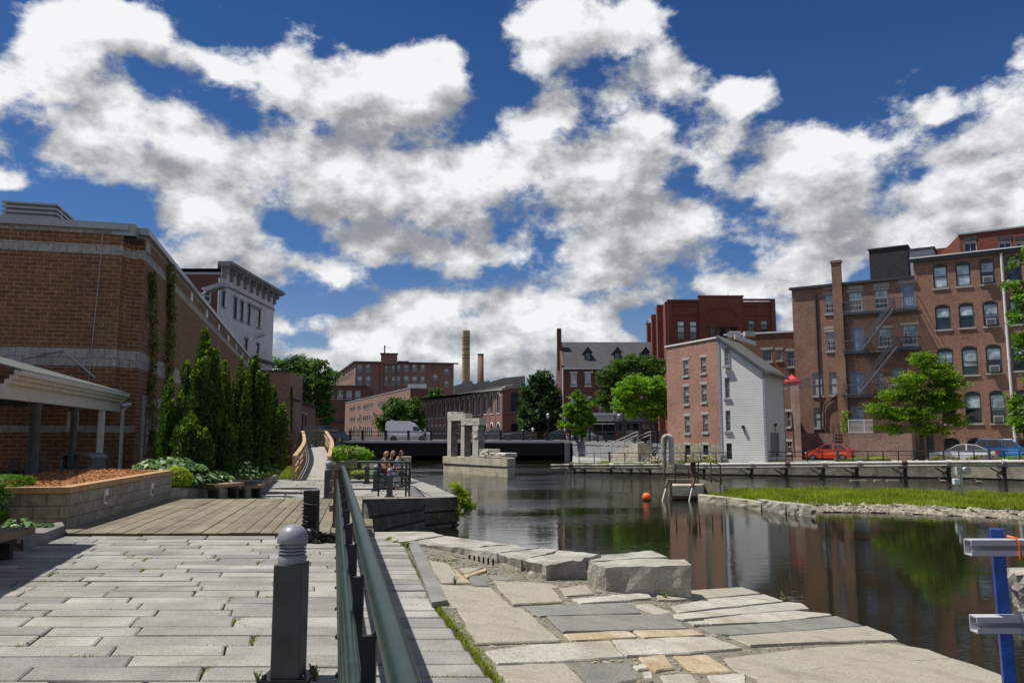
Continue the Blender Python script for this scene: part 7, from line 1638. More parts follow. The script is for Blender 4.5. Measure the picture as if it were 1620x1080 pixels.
# red painted pier and grey gate
q = MB(); q.box(XD(446.5, 52), XD(460, 52), 52, 52.6, -.7, ZD(697, 52)); q.box(XD(446, 52) - .03, XD(460.5, 52) + .03, 51.95, 52.65, ZD(697, 52) + .001, ZD(694.5, 52)); tag(q.build('brick_pier', brick('red_painted_brick', (.17, .022, .018), (.12, .018, .016), (.09, .02, .018), .22, .075, .008, .3, (.05, .02, .02), (.3, .2, .18)), None, (-15, 52, -.6)), 'short dark red painted brick pier with flaking paint beside the grass', 'pier')
GT = thing('timber_gate', 'weathered grey timber frame over a dark opening, right of the red painted pier', 'gate', (XD(474, 54), 54, -.5)); z0, z1 = -.5, ZD(687, 54)
for u in (463, 479): q = MB(); x = XD(u, 54); q.box(x - .12, x + .12, 54, 54.2, -.6, z1); q.build('post', M_GREYW, GT)
q = MB(); q.box(XD(461, 54), XD(481, 54), 53.95, 54.25, z1 + .001, z1 + .12); q.build('beam', M_GREYW, GT); q = MB(); q.box(XD(464, 54) + .13, XD(478, 54) - .1, 54.05, 54.15, .35, .65); q.build('crossbar', M_GREYW, GT); q = MB(); q.box(XD(464, 54) + .12, XD(478, 54) - .09, 54.12, 54.16, -.5, .34); q.build('dark_panel', M_DARKU, GT); q = MB(); q.box(XD(464, 54) + .12, XD(478, 54) - .09, 54.12, 54.16, .66, z1 - .3); q.build('upper_panel', M_GREYW, GT)
# ---- porch furniture
def slat_chair(label, loc, rz, mat, fan=False, group=None):
    e = thing('garden_chair', label, 'chair', loc, rz, group)
    if not fan:
        for sx in (-.27, .27):
            q = MB(); q.box(sx - .03, sx + .03, .20, .26, 0, .62); q.build('leg', mat, e, local=True); q = MB(); q.beam((sx, -.24, 0), (sx, -.34, .95), .06, .05); q.build('leg', mat, e, local=True); q = MB(); q.box(sx - .035, sx + .035, -.3, .3, .62, .65); q.build('armrest', mat, e, local=True)
        q = MB(); [q.box(-.27, .27, -.25 + k * .1, -.17 + k * .1, .42, .445) for k in range(5)]; q.build('seat', mat, e, local=True)
        q = MB(); [q.beam((-.21 + k * .07, -.27, .46), (-.21 + k * .07, -.34, .92), .04, .02) for k in range(7)]; q.beam((-.27, -.34, .94), (.27, -.34, .94), .04, .07); q.build('backrest', mat, e, local=True)
    else:
        q = MB()
        for k in range(7): t_ = (k - 3) / 3; q.plate([(t_ * .18 - .035, -.2, .28), (t_ * .18 + .035, -.2, .28), (t_ * .30 + .045, -.55, .98 - .16 * t_ * t_), (t_ * .30 - .045, -.55, .98 - .16 * t_ * t_)], (0, 1, .5), .02)
        q.build('backrest', mat, e, local=True); q = MB(); [q.beam((-.26, .30 - k * .11, .38 - k * .02), (.26, .30 - k * .11, .38 - k * .02), .09, .02) for k in range(5)]; q.build('seat', mat, e, local=True)
        for sx in (-.33, .33): q = MB(); q.box(sx - .06, sx + .06, -.4, .35, .55, .575); q.build('armrest', mat, e, local=True); q = MB(); q.box(sx - .03, sx + .03, .25, .31, 0, .549); q.beam((sx, -.4, .02), (sx, .3, .32), .03, .1); q.build('leg', mat, e, local=True)
    return e
FLZ = .0
slat_chair('silvered teak armchair by the round dark column on the porch', (XD(47, 21), 21, FLZ), R(150), M_TEAK, group='teak chairs on the porch'); slat_chair('teak armchair at the left frame edge on the porch', (XD(4, 20), 20, FLZ), R(100), M_TEAK, group='teak chairs on the porch')
slat_chair('blue-grey fan-back lounge chair under the porch', (XD(78, 21.5), 21.5, FLZ), R(-120), M_IRON, True)
TB = thing('garden_table', 'low grey slatted table between the porch chairs', 'table', (XD(28, 20.3), 20.3, FLZ)); x = XD(28, 20.3); q = MB(); [q.box(x - .5, x + .5, 20 + k * .11, 20.09 + k * .11, .68, .72) for k in range(6)]; q.build('tabletop', M_TEAK, TB)
for sx in (-.4, .4):
    for y in (20.08, 20.5): q = MB(); q.box(x + sx - .03, x + sx + .03, y, y + .06, 0, .679); q.build('leg', M_TEAK, TB)
TC = thing('trash_bin', 'grey plastic litter bin with arched open top under the porch', 'bin', (XD(136, 20.6), 20.6, 0)); x = XD(136, 20.6)
q = MB(); q.box(x - .40, x + .40, 20.2, 20.9, 0, .72); q.build('body', M_PLAST, TC, bevel=.02)
q = MB(); n = 10
for sx in (-.41, .33): q.box(x + sx, x + sx + .08, 20.2, 20.9, .74, 1.0)
q.box(x - .43, x + .43, 20.18, 20.92, .72, .74 - .0005)
for k in range(n):
    t0, t1 = -1 + 2 * k / n, -1 + 2 * (k + 1) / n; f_ = lambda t: 1.0 + .13 * math.sqrt(max(0, 1 - t * t * .98)); q.plate([(x + .43 * t0, 20.15, f_(t0)), (x + .43 * t1, 20.15, f_(t1)), (x + .43 * t1, 20.95, f_(t1)), (x + .43 * t0, 20.95, f_(t0))], (0, 0, 1), .04)
q.build('hood', M_PLAST, TC)
q = MB(); x = XD(176, 23); q.prism([(x - .1, 22.95), (x + .1, 22.95), (x + .1, 23.05), (x - .1, 23.05)], 0, 1.15); q.plate([(x - .1, 22.95, 1.15), (x + .1, 22.95, 1.15), (x + .06, 22.95, 1.24), (x - .06, 22.95, 1.24)], (0, -1, 0), .1); tag(q.build('picket_post', M_TEAK, None, (x, 23, 0)), 'single round-topped wooden picket standing right of the porch column', 'post')

# ================================================================ FAR BANK FURNITURE
def bankpt(u):           # point on the bank wall line for image column u
    for (xa, ya), (xb, yb) in zip(BW[:-1], BW[1:]):
        k = (u - 810) / F / 1.007; dx, dy = xb - xa, yb - ya; t_ = (k * ya - xa) / (dx - k * dy)
        if -1e-6 <= t_ <= 1 + 1e-6: return Vector((xa + dx * t_, ya + dy * t_))
    return Vector(BW[0]) if u > 1400 else Vector(BW[-1])
SRT = thing('bank_railing', 'long thin dark railing along the far bank above the pipes', 'railing', (20, 60, -.6))
us = [912 + 24.5 * k for k in range(31)]
P_ = [bankpt(min(u, 1690)) + Vector((.3, 1.3)) for u in us]
for k, p in enumerate(P_):
    z = bzx(p.x); w_ = .08 if k % 5 == 2 else .03; q = MB(); q.box(p.x - w_, p.x + w_, p.y - w_, p.y + w_, z, z + (1.12 if w_ > .05 else 1.0)); q.build('post', M_IRON if w_ > .05 else M_BLACKF, SRT)
for h in (1.0, .68, .36):
    q = MB(); q.tube([(p.x, p.y, bzx(p.x) + h) for p in P_], .036 if h == 1.0 else .022, 6); q.build('rail', M_BLACKF, SRT)
def pz(u): t_ = (u - 870) / 750; return -.93 + .72 * t_
PI_ = thing('pipeline', 'long white lagged pipe pair carried on brackets before the far canal wall', 'pipe', (20, 58, -1))
def ppt(u, off): p = bankpt(min(max(u, 905.5), 1699)); 
def ppt(u, off):
    if u < 905: p = Vector((XD(u, 66.3), 66.3)); return p + Vector((0, -off))
    p = bankpt(min(u, 1698)); return p + Vector((-.15, -off))
bounds = [870, 905, 967, 1047, 1064, 1111, 1185, 1240, 1297, 1352, 1421, 1490, 1576, 1650, 1698]
for i, (ua, ub) in enumerate(zip(bounds[:-1], bounds[1:])):
    if ua == 1047: continue
    m_ = [ua + (ub - ua) * k / 4 for k in range(5)]; rd = .11 + .03 * (ua - 870) / 750
    q = MB(); q.tube([(*ppt(u, .95), pz(u)) for u in m_], rd, 10); q.build('pipe', M_PIPER if ua < 1047 else M_PIPE, PI_)
    q = MB(); q.tube([(*ppt(u, .75), pz(u) - .26) for u in m_], .07, 8); q.build('lower_pipe', M_PIPER if ua < 1047 else M_PIPE, PI_)
    q = MB(); a = Vector((*ppt(ub, .95), pz(ub))); q.tube([a + Vector((-.18, .02, 0)), a + Vector((.18, -.02, 0))], rd + .05, 10); q.build('flange', M_RUST if i % 3 == 0 else M_PIPE, PI_)
for u in (910, 925.7, 966.7, 998, 1027, 1111, 1185, 1239, 1296, 1348, 1423, 1490, 1576, 1650):
    a = ppt(u, .85); q = MB(); q.box(a.x - .09, a.x + .09, a.y - .09, a.y + .09, -2.6, pz(u) - .36); q.beam((a.x, a.y, pz(u) - .55), (a.x - .05, a.y + .8, pz(u) - .9), .08, .1); q.box(a.x - .35, a.x + .1, a.y - .2, a.y + .25, pz(u) - .42, pz(u) - .34); q.beam((a.x - .9, a.y + .1, pz(u) - .38), (a.x, a.y, pz(u) - .95), .08, .08); q.build('bracket', M_DARKW, PI_)
GN = thing('pipe_loop', 'tall inverted U pipe with peeling lagging rising from the pipeline', 'pipe', (XD(1056, 61.5), 61.5, -.8)); q = MB(); pts = []
xl, xr_ = XD(1050, 61.3), XD(1062, 61.3); zt = ZD(689, 61.3) - .35
pts = [(xl, 61.4, -.9), (xl, 61.4, zt)]
for k in range(1, 8): a = math.pi * (1 - k / 8); pts.append(((xl + xr_) / 2 + (xr_ - xl) / 2 * math.cos(a), 61.4, zt + (xr_ - xl) / 2 * 1.1 * math.sin(a)))
q.tube([p for p in pts[:6]], .20, 12); q.build('peeling_leg', M_PIPER, GN); q = MB(); q.tube(pts[5:] + [(xr_, 61.4, zt), (xr_, 61.4, -.75)], .205, 12); q.build('pale_leg', M_PIPE, GN)
# ---- lock gate machinery
LG = thing('lock_gate', 'old lock gate block with rusty hand wheel, plank wing and bent rails beside the island', 'lock gate', (XD(1090, 38), 38, WZ)); D = 38.0
def X(u, d=D): return XD(u, d)
def Z(v, d=D): return ZD(v, d)
r = rough_block([(X(1061), D), (X(1108), D), (X(1112, 39.4), 39.4), (X(1062, 39.4), 39.4)], -1.42, Z(767.5), .03, 4, 4); r.build('concrete_block', M_PIER, LG)
q = MB(); q.box(X(1060), X(1108.5), D - .04, D + .02, -1.46, -1.30); q.build('rusty_sill', M_RUST, LG); q = MB(); q.box(X(1063), X(1100), D + .3, D + 1.2, -2.6, -1.47); q.build('footing', M_DARKU, LG)
q = MB(); q.box(X(1057, 39.5), X(1104, 39.5), 39.5, 39.8, -2.6, Z(757.6, 39.5)); q.build('beam_wall', M_GREYW, LG)
for k in range(9):
    ua, ub = 1104 + k * 4.2, 1108 + k * 4.2; d = 39.5 - k * .16; q = MB(); q.prism([(X(ua, d), d), (X(ub, d), d - .14), (X(ub, d) + .1, d), (X(ua, d) + .1, d + .14)], -2.0, Z(758.5 + k * 1.0, d)); q.build('plank', M_GREYW, LG)
q = MB(); q.lathe([(0, 0), (.30, .02), (.32, .05), (.30, .08), (.05, .10), (.05, .45), (0, .46)], (X(1099), D + .5, Z(733)), 16); q.build('hand_wheel', M_RUST, LG); q = MB(); q.tube([(X(1099), D + .5, Z(758)), (X(1099), D + .5, Z(733))], .13, 8); q.build('gear_stem', M_RUST, LG)
for u0, v0, u1, v1, nm in ((1125.5, 764, 1125.5, 731.5, 'rail_post'), (1140.5, 767, 1140.5, 736, 'rail_post'), (1069, 764, 1068.5, 735, 'rail_post'), (1104.5, 760, 1106, 731, 'rail_post'), (1050, 757, 1053, 737, 'rail_post'), (1090, 757, 1090, 740, 'rail_post')):
    q = MB(); q.tube([(X(u0), D + .3, Z(v0)), (X(u1), D + .3, Z(v1))], .035, 6); q.build(nm, M_RUST, LG)
for pts in ([(1125.5, 731.5), (1135, 733), (1140.5, 736)], [(1125.5, 743), (1140.5, 748)], [(1125.5, 757), (1140.5, 763)], [(1050, 753), (1125, 751)], [(1067, 740), (1091, 739), (1106, 737)], [(1069, 746), (1090, 750)]):
    q = MB(); q.tube([(X(u), D + .3, Z(v)), ] if False else [(X(u), D + .3, Z(v)) for u, v in pts], .025, 6); q.build('rail', M_RUST, LG)
for u0, v0, u1, v1 in ((1056, 758, 1041.5, 787), (1097, 757, 1083, 788)):
    q = MB(); a, c = Vector((X(u0), D + .1, Z(v0))), Vector((X(u1), D - .5, -1.6)); m_ = a.lerp(c, .35); q.tube([a, m_], .09, 6, 0); q.tube([m_, c], .035, 6, 1); q.build('brace', [M_RUST, M_PIPE], LG)
for u, v, w_ in ((1117, 774, .35), (1128, 776, .5), (1136, 778, .3)):
    a = G(u, v, -1.2); r = rough_block([(a.x - w_, a.y - .2), (a.x + w_, a.y - .25), (a.x + w_ * .8, a.y + .25), (a.x - w_ * .7, a.y + .3)], -1.5, -1.0 + .1 * w_, .06, 3, int(u)); tag(r.build('boulder', M_MONUD, None, tuple(a)), {1117: 'pale mottled rock', 1128: 'largest dark rock', 1136: 'small dark rock'}[u] + ' between the lock gate block and the island grass', 'rock', 'rocks at the island tip')
# island wall blocks
isw = [(1108, 785), (1150, 789), (1205, 796), (1243, 801), (1262, 803), (1292, 806)]
for k, ((ua, va), (ub, vb)) in enumerate(zip(isw[:-1], isw[1:])):
    a, c = G(ua, va, -1.22), G(ub - 1, vb, -1.22); n_ = Vector((0, 1, 0)); r = rough_block([(a.x, a.y), (c.x, c.y), (c.x + .1, c.y + .9), (a.x + .1, a.y + .9)], -2.0, -1.16 if k < 2 else -1.08, .035 if k < 2 else .08, 5, 30 + k)
    tag(r.build('edge_stone', M_CONC if k < 2 else M_BLOCK, None, tuple(a)), ['long dressed edging stone beside the lock gate at the island', 'second long dressed edging stone of the island', 'first rough boulder after the dressed island edging', 'middle rough boulder of the island edge', 'rightmost rough boulder where the gravel begins'][k], 'stone', 'island edging stones')
# buoy
BY = thing('buoy', 'round orange mooring buoy floating in the dark water', 'buoy', (XD(1021, 37.8), 37.8, WZ)); q = MB(); rb = .215; q.lathe([(rb * math.sin(math.pi * k / 14), rb * .72 - rb * math.cos(math.pi * k / 14)) for k in range(15)], (XD(1021, 37.8), 37.8, WZ), 24); q.build('float', M_ORANGE, BY); q = MB(); q.lathe([(.20, -.03), (.216, .0), (.205, .03)], (XD(1021, 37.8), 37.8, WZ + .02), 24); q.build('waterline_band', M_DARKU, BY)
# gauge post on the island
GP_ = thing('gauge_post', 'grey post with instrument boxes standing on the grassy island', 'post', tuple(G(1517, 789, -1.25))); d = G(1517, 789, -1.25).y; X_ = lambda u: XD(u, d); Z_ = lambda v: ZD(v, d)
q = MB(); q.box(X_(1515.8), X_(1518.4), d, d + .08, -1.3, Z_(738)); q.build('post', M_GREYB, GP_); q = MB(); q.box(X_(1509), X_(1515.7), d - .06, d + .12, Z_(750.5), Z_(738)); q.build('box', M_GREYB, GP_)
q = MB(); q.box(X_(1518.5), X_(1521), d, d + .06, Z_(744), Z_(741)); q.tube([(X_(1526), d - .05, Z_(744.5)), (X_(1526), d + .15, Z_(744.5))], .17, 14); q.build('round_sensor', M_GREYB, GP_); q = MB(); q.box(X_(1503.5), X_(1513), d - .08, d + .12, Z_(766), Z_(756.5)); q.box(X_(1512), X_(1516), d, d + .05, Z_(762), Z_(760)); q.build('white_box', M_TRIMW, GP_, bevel=.015); q = MB(); q.tube([(X_(1512), d, Z_(766)), (X_(1513), d, Z_(772)), (X_(1506), d, Z_(785))], .012, 5); q.build('cable', M_FRD, GP_)
# near blue post with channels
BL = thing('marker_post', 'leaning blue square post with two pale steel channels hooked to it, right foreground', 'post', (1.65, 2.6, -.6)); d = 2.6
a, c = Vector((XD(1598, d), d, -.75)), P(1570.5, 838, d); X0 = XD
q = MB(); tp = P(1575.5, 836, d); bt_ = Vector((tp.x + .035, d, -.8)); q.beam(bt_, tp, .036, .030, 0, (.35, 1, 0)); q.build('post', M_BLUE, BL, bevel=.002)
for v0, v1, u0, nm in ((853, 878, 1532, 0), (974, 1000, 1541, 1)):
    A_, B_ = P(u0, v0, d - .06), P(u0, v1, d - .06); z1, z0 = A_.z, B_.z; x0, x1 = A_.x, A_.x + .42; y0, y1 = d - .075, d - .032; t_ = .004; q = MB()
    q.box(x0, x1, y1 - t_, y1, z0, z1); q.box(x0, x1, y0, y1 - t_, z1 - t_, z1); q.box(x0, x1, y0, y1 - t_, z0, z0 + t_); q.box(x0, x1, y0, y0 + t_, z1 - .017, z1 - t_); q.box(x0, x1, y0, y0 + t_, z0 + t_, z0 + .017); q.build('channel', M_ALU, BL)
    q = MB(); xx = P(1587 + nm * 8, v0, d).x; q.tube([(xx - .02, y0 + .02, z1 + .010), (xx - .005, y0 - .004, z1 + .006), (xx, y0 - .006, z1 - .01), (xx + .003, y0 - .006, z0 - .008), (xx + .003, y1, z0 - .006)], .0035, 6); q.build('tie', M_ORANGE if nm == 0 else M_GREYB, BL)
# boulder in the water at the right edge
a = G(1640, 962, WZ); r = rough_block([(a.x - .45, a.y - .2), (a.x + .5, a.y - .35), (a.x + .8, a.y + .4), (a.x - .1, a.y + .6)], -1.9, -.87, .12, 6, 77); tag(r.build('boulder', M_BLOCK, None, tuple(a)), 'single pale boulder in the water at the right edge behind the blue post', 'rock')
# ducks
def duck(label, u, v, rz):
    p = G(u, v, WZ); e = thing('duck', label, 'duck', tuple(p), rz, 'ducks on the canal'); V = [(-.22, 0, .10), (-.10, 0, .07), (.08, 0, .07), (.18, 0, .12), (.21, 0, .22), (.25, 0, .27)]
    skin_mesh('body', V, [(k, k + 1) for k in range(5)], [(.03, .02), (.10, .075), (.11, .08), (.055, .05), (.032, .032), (.042, .042)], plain('duck_brown', (.30, .23, .15), .8, 0, .4, 30), e, 2, 2); q = MB(); q.obox((.32, 0, .262), (.035, 0, -.004), (0, .016, 0), (0, 0, .008)); q.build('bill', M_CAPO, e, local=True); return e
duck('brown duck nearer the white instrument box', 1492, 762.5, R(180)); duck('brown duck farther right, below the dark drain hole', 1549, 764, R(185))
for u, v, l_ in ((1358, 759.5, 1.1), (1388, 759.5, .45), (1412, 759.5, .8)):
    p = G(u, v, WZ); q = MB(); q.box(p.x - l_ / 2, p.x + l_ / 2, p.y - .1, p.y + .1, WZ - .03, WZ + .035); tag(q.build('floating_plank', M_PIER, None, tuple(p)), {1358: 'longest pale plank', 1388: 'shortest pale plank', 1412: 'right-hand pale plank'}[u] + ' floating below the far canal wall', 'plank', 'planks afloat below the far wall')
# street lamps
def lamp(label, u, d, v_top, z0=SZ, grp='street lamps by the bridge'):
    e = thing('street_lamp', label, 'street lamp', (XD(u, d), d, z0), 0, grp); H_l = ZD(v_top, d) - z0
    q = MB(); q.lathe([(.16, 0), (.16, .3), (.09, .5), (.055, .9), (.05, H_l - .75), (.09, H_l - .7), (0, H_l - .69)], (0, 0, 0), 10); q.build('pole', M_BLACKF, e, local=True)
    q = MB(); q.lathe([(.09, H_l - .68), (.19, H_l - .3), (.17, H_l - .22), (0, H_l - .2)], (0, 0, 0), 10); q.build('lantern', M_LAMPG, e, local=True); q = MB(); q.lathe([(.24, H_l - .21), (.12, H_l - .08), (.03, H_l)], (0, 0, 0), 10); q.build('cap', M_COPING, e, local=True); return e
lamp('tallest black lamp post in front of the dark big tree', 867, 99, 653); lamp('short lamp post left of the pale walker', 827, 112, 679); lamp('short lamp post just left of the pale walker on the bridge', 843, 110, 676); lamp('lamp post in front of the shopfront, left of the pair', 973, 92, 646); lamp('lamp post in front of the shopfront, right of the pair', 979.5, 104, 654)
# ================================================================ VEGETATION
def quad(b, p, n, s, asp, r_, mi=0):       # leaf quad (diamond) at p facing n
    n = Vector(n); a = n.cross(Vector((.3, .9, .2)));
    if a.length < 1e-3: a = Vector((1, 0, 0))
    a.normalize(); c = n.cross(a).normalized(); t_ = RL.uniform(0, math.pi); u_ = (a * math.cos(t_) + c * math.sin(t_)); v_ = n.cross(u_).normalized() if n.length else c
    b.face([p - u_ * s, p - v_ * s * asp + u_ * s * .1, p + u_ * s, p + v_ * s * asp + u_ * s * .1], mi, r_)
RL = random.Random(99)
def rnd_dir(up=0.0):
    while True:
        v = Vector((RL.uniform(-1, 1), RL.uniform(-1, 1), RL.uniform(-1, 1)))
        if .05 < v.length <= 1: v.normalize(); v.z += up; return v.normalized()
def crown(b, blobs, d, leafsz, nleaf, clr=.55, flat=.55, bright=.0, depth=1.0):
    tot = sum(ru * rv for _, _, ru, rv in blobs); cl = []
    for (u, v, ru, rv) in blobs:
        k = d / F; c = P(u, v, d + RL.uniform(-.25, .25) * ru * k * depth); rx, rz = ru * k, rv * k; ry = (rx + rz) / 2 * depth; m_ = nleaf * ru * rv / tot; per = 34; n = max(3, int(m_ / per))
        for i in range(n):
            q = rnd_dir(); rad = RL.random() ** .42; p = c + Vector((q.x * rx, q.y * ry, q.z * rz)) * rad; tone = min(1, max(0, .42 + RL.uniform(-.34, .34) + bright)); cr_ = clr * RL.uniform(.6, 1.25)
            cl.append(p)
            for j in range(per):
                w_ = rnd_dir() * (RL.random() ** .5) * cr_; w_.z *= flat; b.face_leaf(p + w_, leafsz, tone)
    return cl
def face_leaf(b, p, s, tone):
    n = rnd_dir(.7); quad(b, p, n, s * RL.uniform(.6, 1.25), RL.uniform(.45, .75), min(1, max(0, tone + RL.uniform(-.16, .16))))
MB.face_leaf = face_leaf
def tree(name, label, base, blobs, d, mat, leafsz, nleaf, tr=.18, group=None, bark=None, clr=.55, flat=.55, fork=.45, cat='tree', bright=0, lean=0, limbs=10):
    e = thing(name, label, cat, tuple(base), 0, group); base = Vector(base); b = MB(); cl = crown(b, blobs, d, leafsz, nleaf, clr, flat, bright); b.build('crown', mat, e)
    cs = [P(u, v, d) for u, v, _, _ in blobs]; top = max(c.z for c in cs); cen = sum(cs, Vector()) / len(cs); hk = base.z + (top - base.z) * fork; fk_ = Vector((base.x + (cen.x - base.x) * .4 + lean, d, hk))
    q = MB(); m1 = base.lerp(fk_, .5) + Vector((tr * .3, 0, 0)); q.tube([base - Vector((0, 0, .1)), base + Vector((0, 0, .35)), m1, fk_], [tr * 1.35, tr, tr * .85, tr * .7], 9); q.build('trunk', bark or M_BARK, e)
    q = MB(); tp = Vector((cen.x, d, top - (top - hk) * .15)); q.tube([fk_, fk_.lerp(tp, .5) + Vector((tr, 0, 0)), tp], [tr * .68, tr * .42, tr * .12], 6)
    ends = cs + RL.sample(cl, min(limbs, len(cl)))
    for c in ends:
        s_ = fk_.lerp(tp, RL.uniform(0, .55)); m_ = s_.lerp(c, .5) + Vector((0, 0, .25 * (c - s_).length * .4)); q.tube([s_, m_, c], [tr * .34, tr * .2, tr * .06], 5)
    q.build('limbs', bark or M_BARK, e); return e
tree('maple_tree', 'layered bright green maple before the fire escape building', (XD(1455.5, 62), 62, bzx(31)), [(1462,568,22,13),(1482,588,30,16),(1437,600,24,13),(1505,606,26,14),(1418,624,26,13),(1462,625,42,18),(1396,650,24,13),(1440,655,40,16),(1492,640,32,15),(1515,664,18,10),(1408,678,24,9),(1470,680,34,11),(1510,628,14,8),(1386,640,12,6)], 62, LF_MAPLE, .105, 20000, .20, 'young maples on the far bank', clr=.62, flat=.34, fork=.42, bright=.08)
tree('maple_tree', 'round lime green maple with leaning trunk at the head of the stone stair', (XD(1033, 76), 76, SZ), [(1015,606,36,16),(990,622,22,17),(1040,618,26,20),(1002,646,30,16),(1036,646,28,18),(1052,632,12,14),(975,640,8,8),(1060,655,8,6)], 76, LF_LIME, .115, 19000, .26, 'young maples on the far bank', clr=.5, flat=.4, fork=.30, bright=.12)
tree('maple_tree', 'small light green young maple left of the shopfront lamps', (XD(913, 93), 93, SZ), [(914,628,14,10),(902,648,17,14),(925,646,17,14),(912,668,22,13),(934,664,12,10),(893,670,9,9),(917,684,12,6)], 93, LF_LIME, .18, 6500, .12, 'young maples on the far bank', clr=.45, flat=.5, fork=.3, bright=.05)
tree('honey_locust', 'wide dusky green tree in front of the slate roofed row', (XD(985, 99), 99, SZ), [(985,573,26,13),(962,590,18,14),(1010,572,28,12),(1034,588,22,17),(965,608,20,18),(992,600,28,17),(955,634,16,16),(1045,572,10,9),(972,642,14,12)], 99, LF_MID, .16, 15000, .28, clr=.7, flat=.45, fork=.4, bright=.12)
tree('oak_tree', 'large dense dark green tree between the arcaded mill and slate roofed row', (XD(857, 116), 116, SZ), [(856,602,20,16),(840,626,20,22),(868,626,18,24),(850,655,28,24),(872,660,16,26),(834,668,14,18),(856,686,28,12),(845,604,8,8)], 116, LF_DARK, .24, 16000, .40, clr=.8, flat=.7, fork=.3)
tree('willow_tree', 'soft mid green tree rising behind the white van', (XD(636, 150), 150, SZ), [(625,648,20,15),(646,652,20,18),(610,668,16,14),(640,674,28,15),(660,668,12,18),(655,640,10,10)], 150, LF_MID, .30, 8000, .3, clr=1.0, flat=.9, fork=.3)
tree('small_tree', 'small tree top between pinkish mill and arcaded mill', (XD(688, 192), 192, SZ), [(690,623,10,8),(680,631,9,6),(700,629,7,6)], 192, LF_MID, .35, 2200, .2, clr=1.0, fork=.5, bright=.1)
tree('elm_tree', 'broad green tree beyond the low brick building, left of the mills', (XD(492, 112), 112, SZ), [(470,578,22,14),(498,582,26,15),(520,598,18,13),(452,592,20,16),(485,602,38,18),(510,622,24,15),(498,645,20,16),(462,618,24,18),(518,655,12,20),(440,575,14,9),(475,650,18,18)], 112, LF_MID, .19, 20000, .38, clr=.85, flat=.5, fork=.3, bright=.05)
tree('locust_tree', 'sparse light branches hanging in at the right edge over the mill', (XD(1700, 47), 47, bzx(34)), [(1618,468,20,26),(1640,400,22,18),(1608,500,14,14),(1624,545,20,26),(1655,600,28,30),(1608,640,16,26),(1616,672,18,18),(1640,690,20,20),(1604,420,8,8),(1596,452,8,6)], 47, LF_LIME, .11, 6500, .2, clr=.45, flat=.6, fork=.4, bright=-.05)
# ---- yews
def yew(label, u, d, vt, wpx, nplume=14, dens=520, seed=0):
    rr = random.Random(seed); z0 = .15; x0 = XD(u, d); H = ZD(vt, d) - z0; Rm = wpx * d / F; e = thing('yew_tree', label, 'yew', (x0, d, z0), 0, 'yews along the brick wall'); b = MB(); q = MB()
    for k in range(nplume):
        a = rr.uniform(0, 6.28); ro = Rm * math.sqrt(rr.random()) * .62; hh = H * (1 - .42 * (ro / (Rm * .62 + 1e-6)) * rr.uniform(.5, 1.0)) if k else H
        bx, by = x0 + math.cos(a) * ro, d + math.sin(a) * ro; ox, oy = math.cos(a) * ro * .55, math.sin(a) * ro * .55
        if k == 0: bx, by, ox, oy = x0, d, 0, 0
        sway = rr.uniform(-.12, .12); rp = Rm * rr.uniform(.36, .55)
        def ax(t): return Vector((bx + ox * t + sway * math.sin(t * 3), by + oy * t, z0 + hh * t))
        q.tube([ax(0) * .999, ax(.5), ax(.92)], [.04, .025, .01], 5)
        n = int(dens * (hh / 3.5) * (rp / .4))
        for i in range(n):
            t = rr.random() ** .85; r0 = rp * (1 - t) ** .55 * (1 + .30 * math.sin(t * 17 + k) + .2 * math.sin(t * 31 + a)) * math.sqrt(rr.uniform(.25, 1)); th_ = rr.uniform(0, 6.28); p = ax(t) + Vector((math.cos(th_) * r0, math.sin(th_) * r0, rr.uniform(-.05, .05)))
            out = Vector((math.cos(th_), math.sin(th_), 0)); dr = (out * rr.uniform(.3, 1.0) + Vector((0, 0, rr.uniform(.3, 1.3)))).normalized(); sd = dr.cross(Vector((rr.uniform(-1, 1), rr.uniform(-1, 1), .2))).normalized(); L_ = rr.uniform(.065, .13); w_ = L_ * .32
            tone = .25 + rr.uniform(-.2, .2) + (.45 * max(0, (t - .80) / .2)) * rr.random() * (1.5 if out.x > 0 else .8) + (.35 if rr.random() < .05 else 0)  # sunlit tips painted into the tone, stronger on the right-hand side
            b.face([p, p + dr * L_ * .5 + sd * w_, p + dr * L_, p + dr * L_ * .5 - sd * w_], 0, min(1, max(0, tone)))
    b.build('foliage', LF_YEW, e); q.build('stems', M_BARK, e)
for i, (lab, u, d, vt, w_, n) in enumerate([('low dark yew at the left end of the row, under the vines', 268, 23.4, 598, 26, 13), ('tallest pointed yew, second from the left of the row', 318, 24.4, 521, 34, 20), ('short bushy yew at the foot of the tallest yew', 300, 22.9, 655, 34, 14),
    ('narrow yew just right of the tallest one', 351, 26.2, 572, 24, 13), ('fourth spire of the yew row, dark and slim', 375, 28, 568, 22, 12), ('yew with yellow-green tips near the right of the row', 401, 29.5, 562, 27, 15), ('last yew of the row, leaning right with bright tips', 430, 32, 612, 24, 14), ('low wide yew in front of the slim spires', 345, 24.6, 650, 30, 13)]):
    yew(lab, u, d, vt, w_, n, 1250, 40 + i)
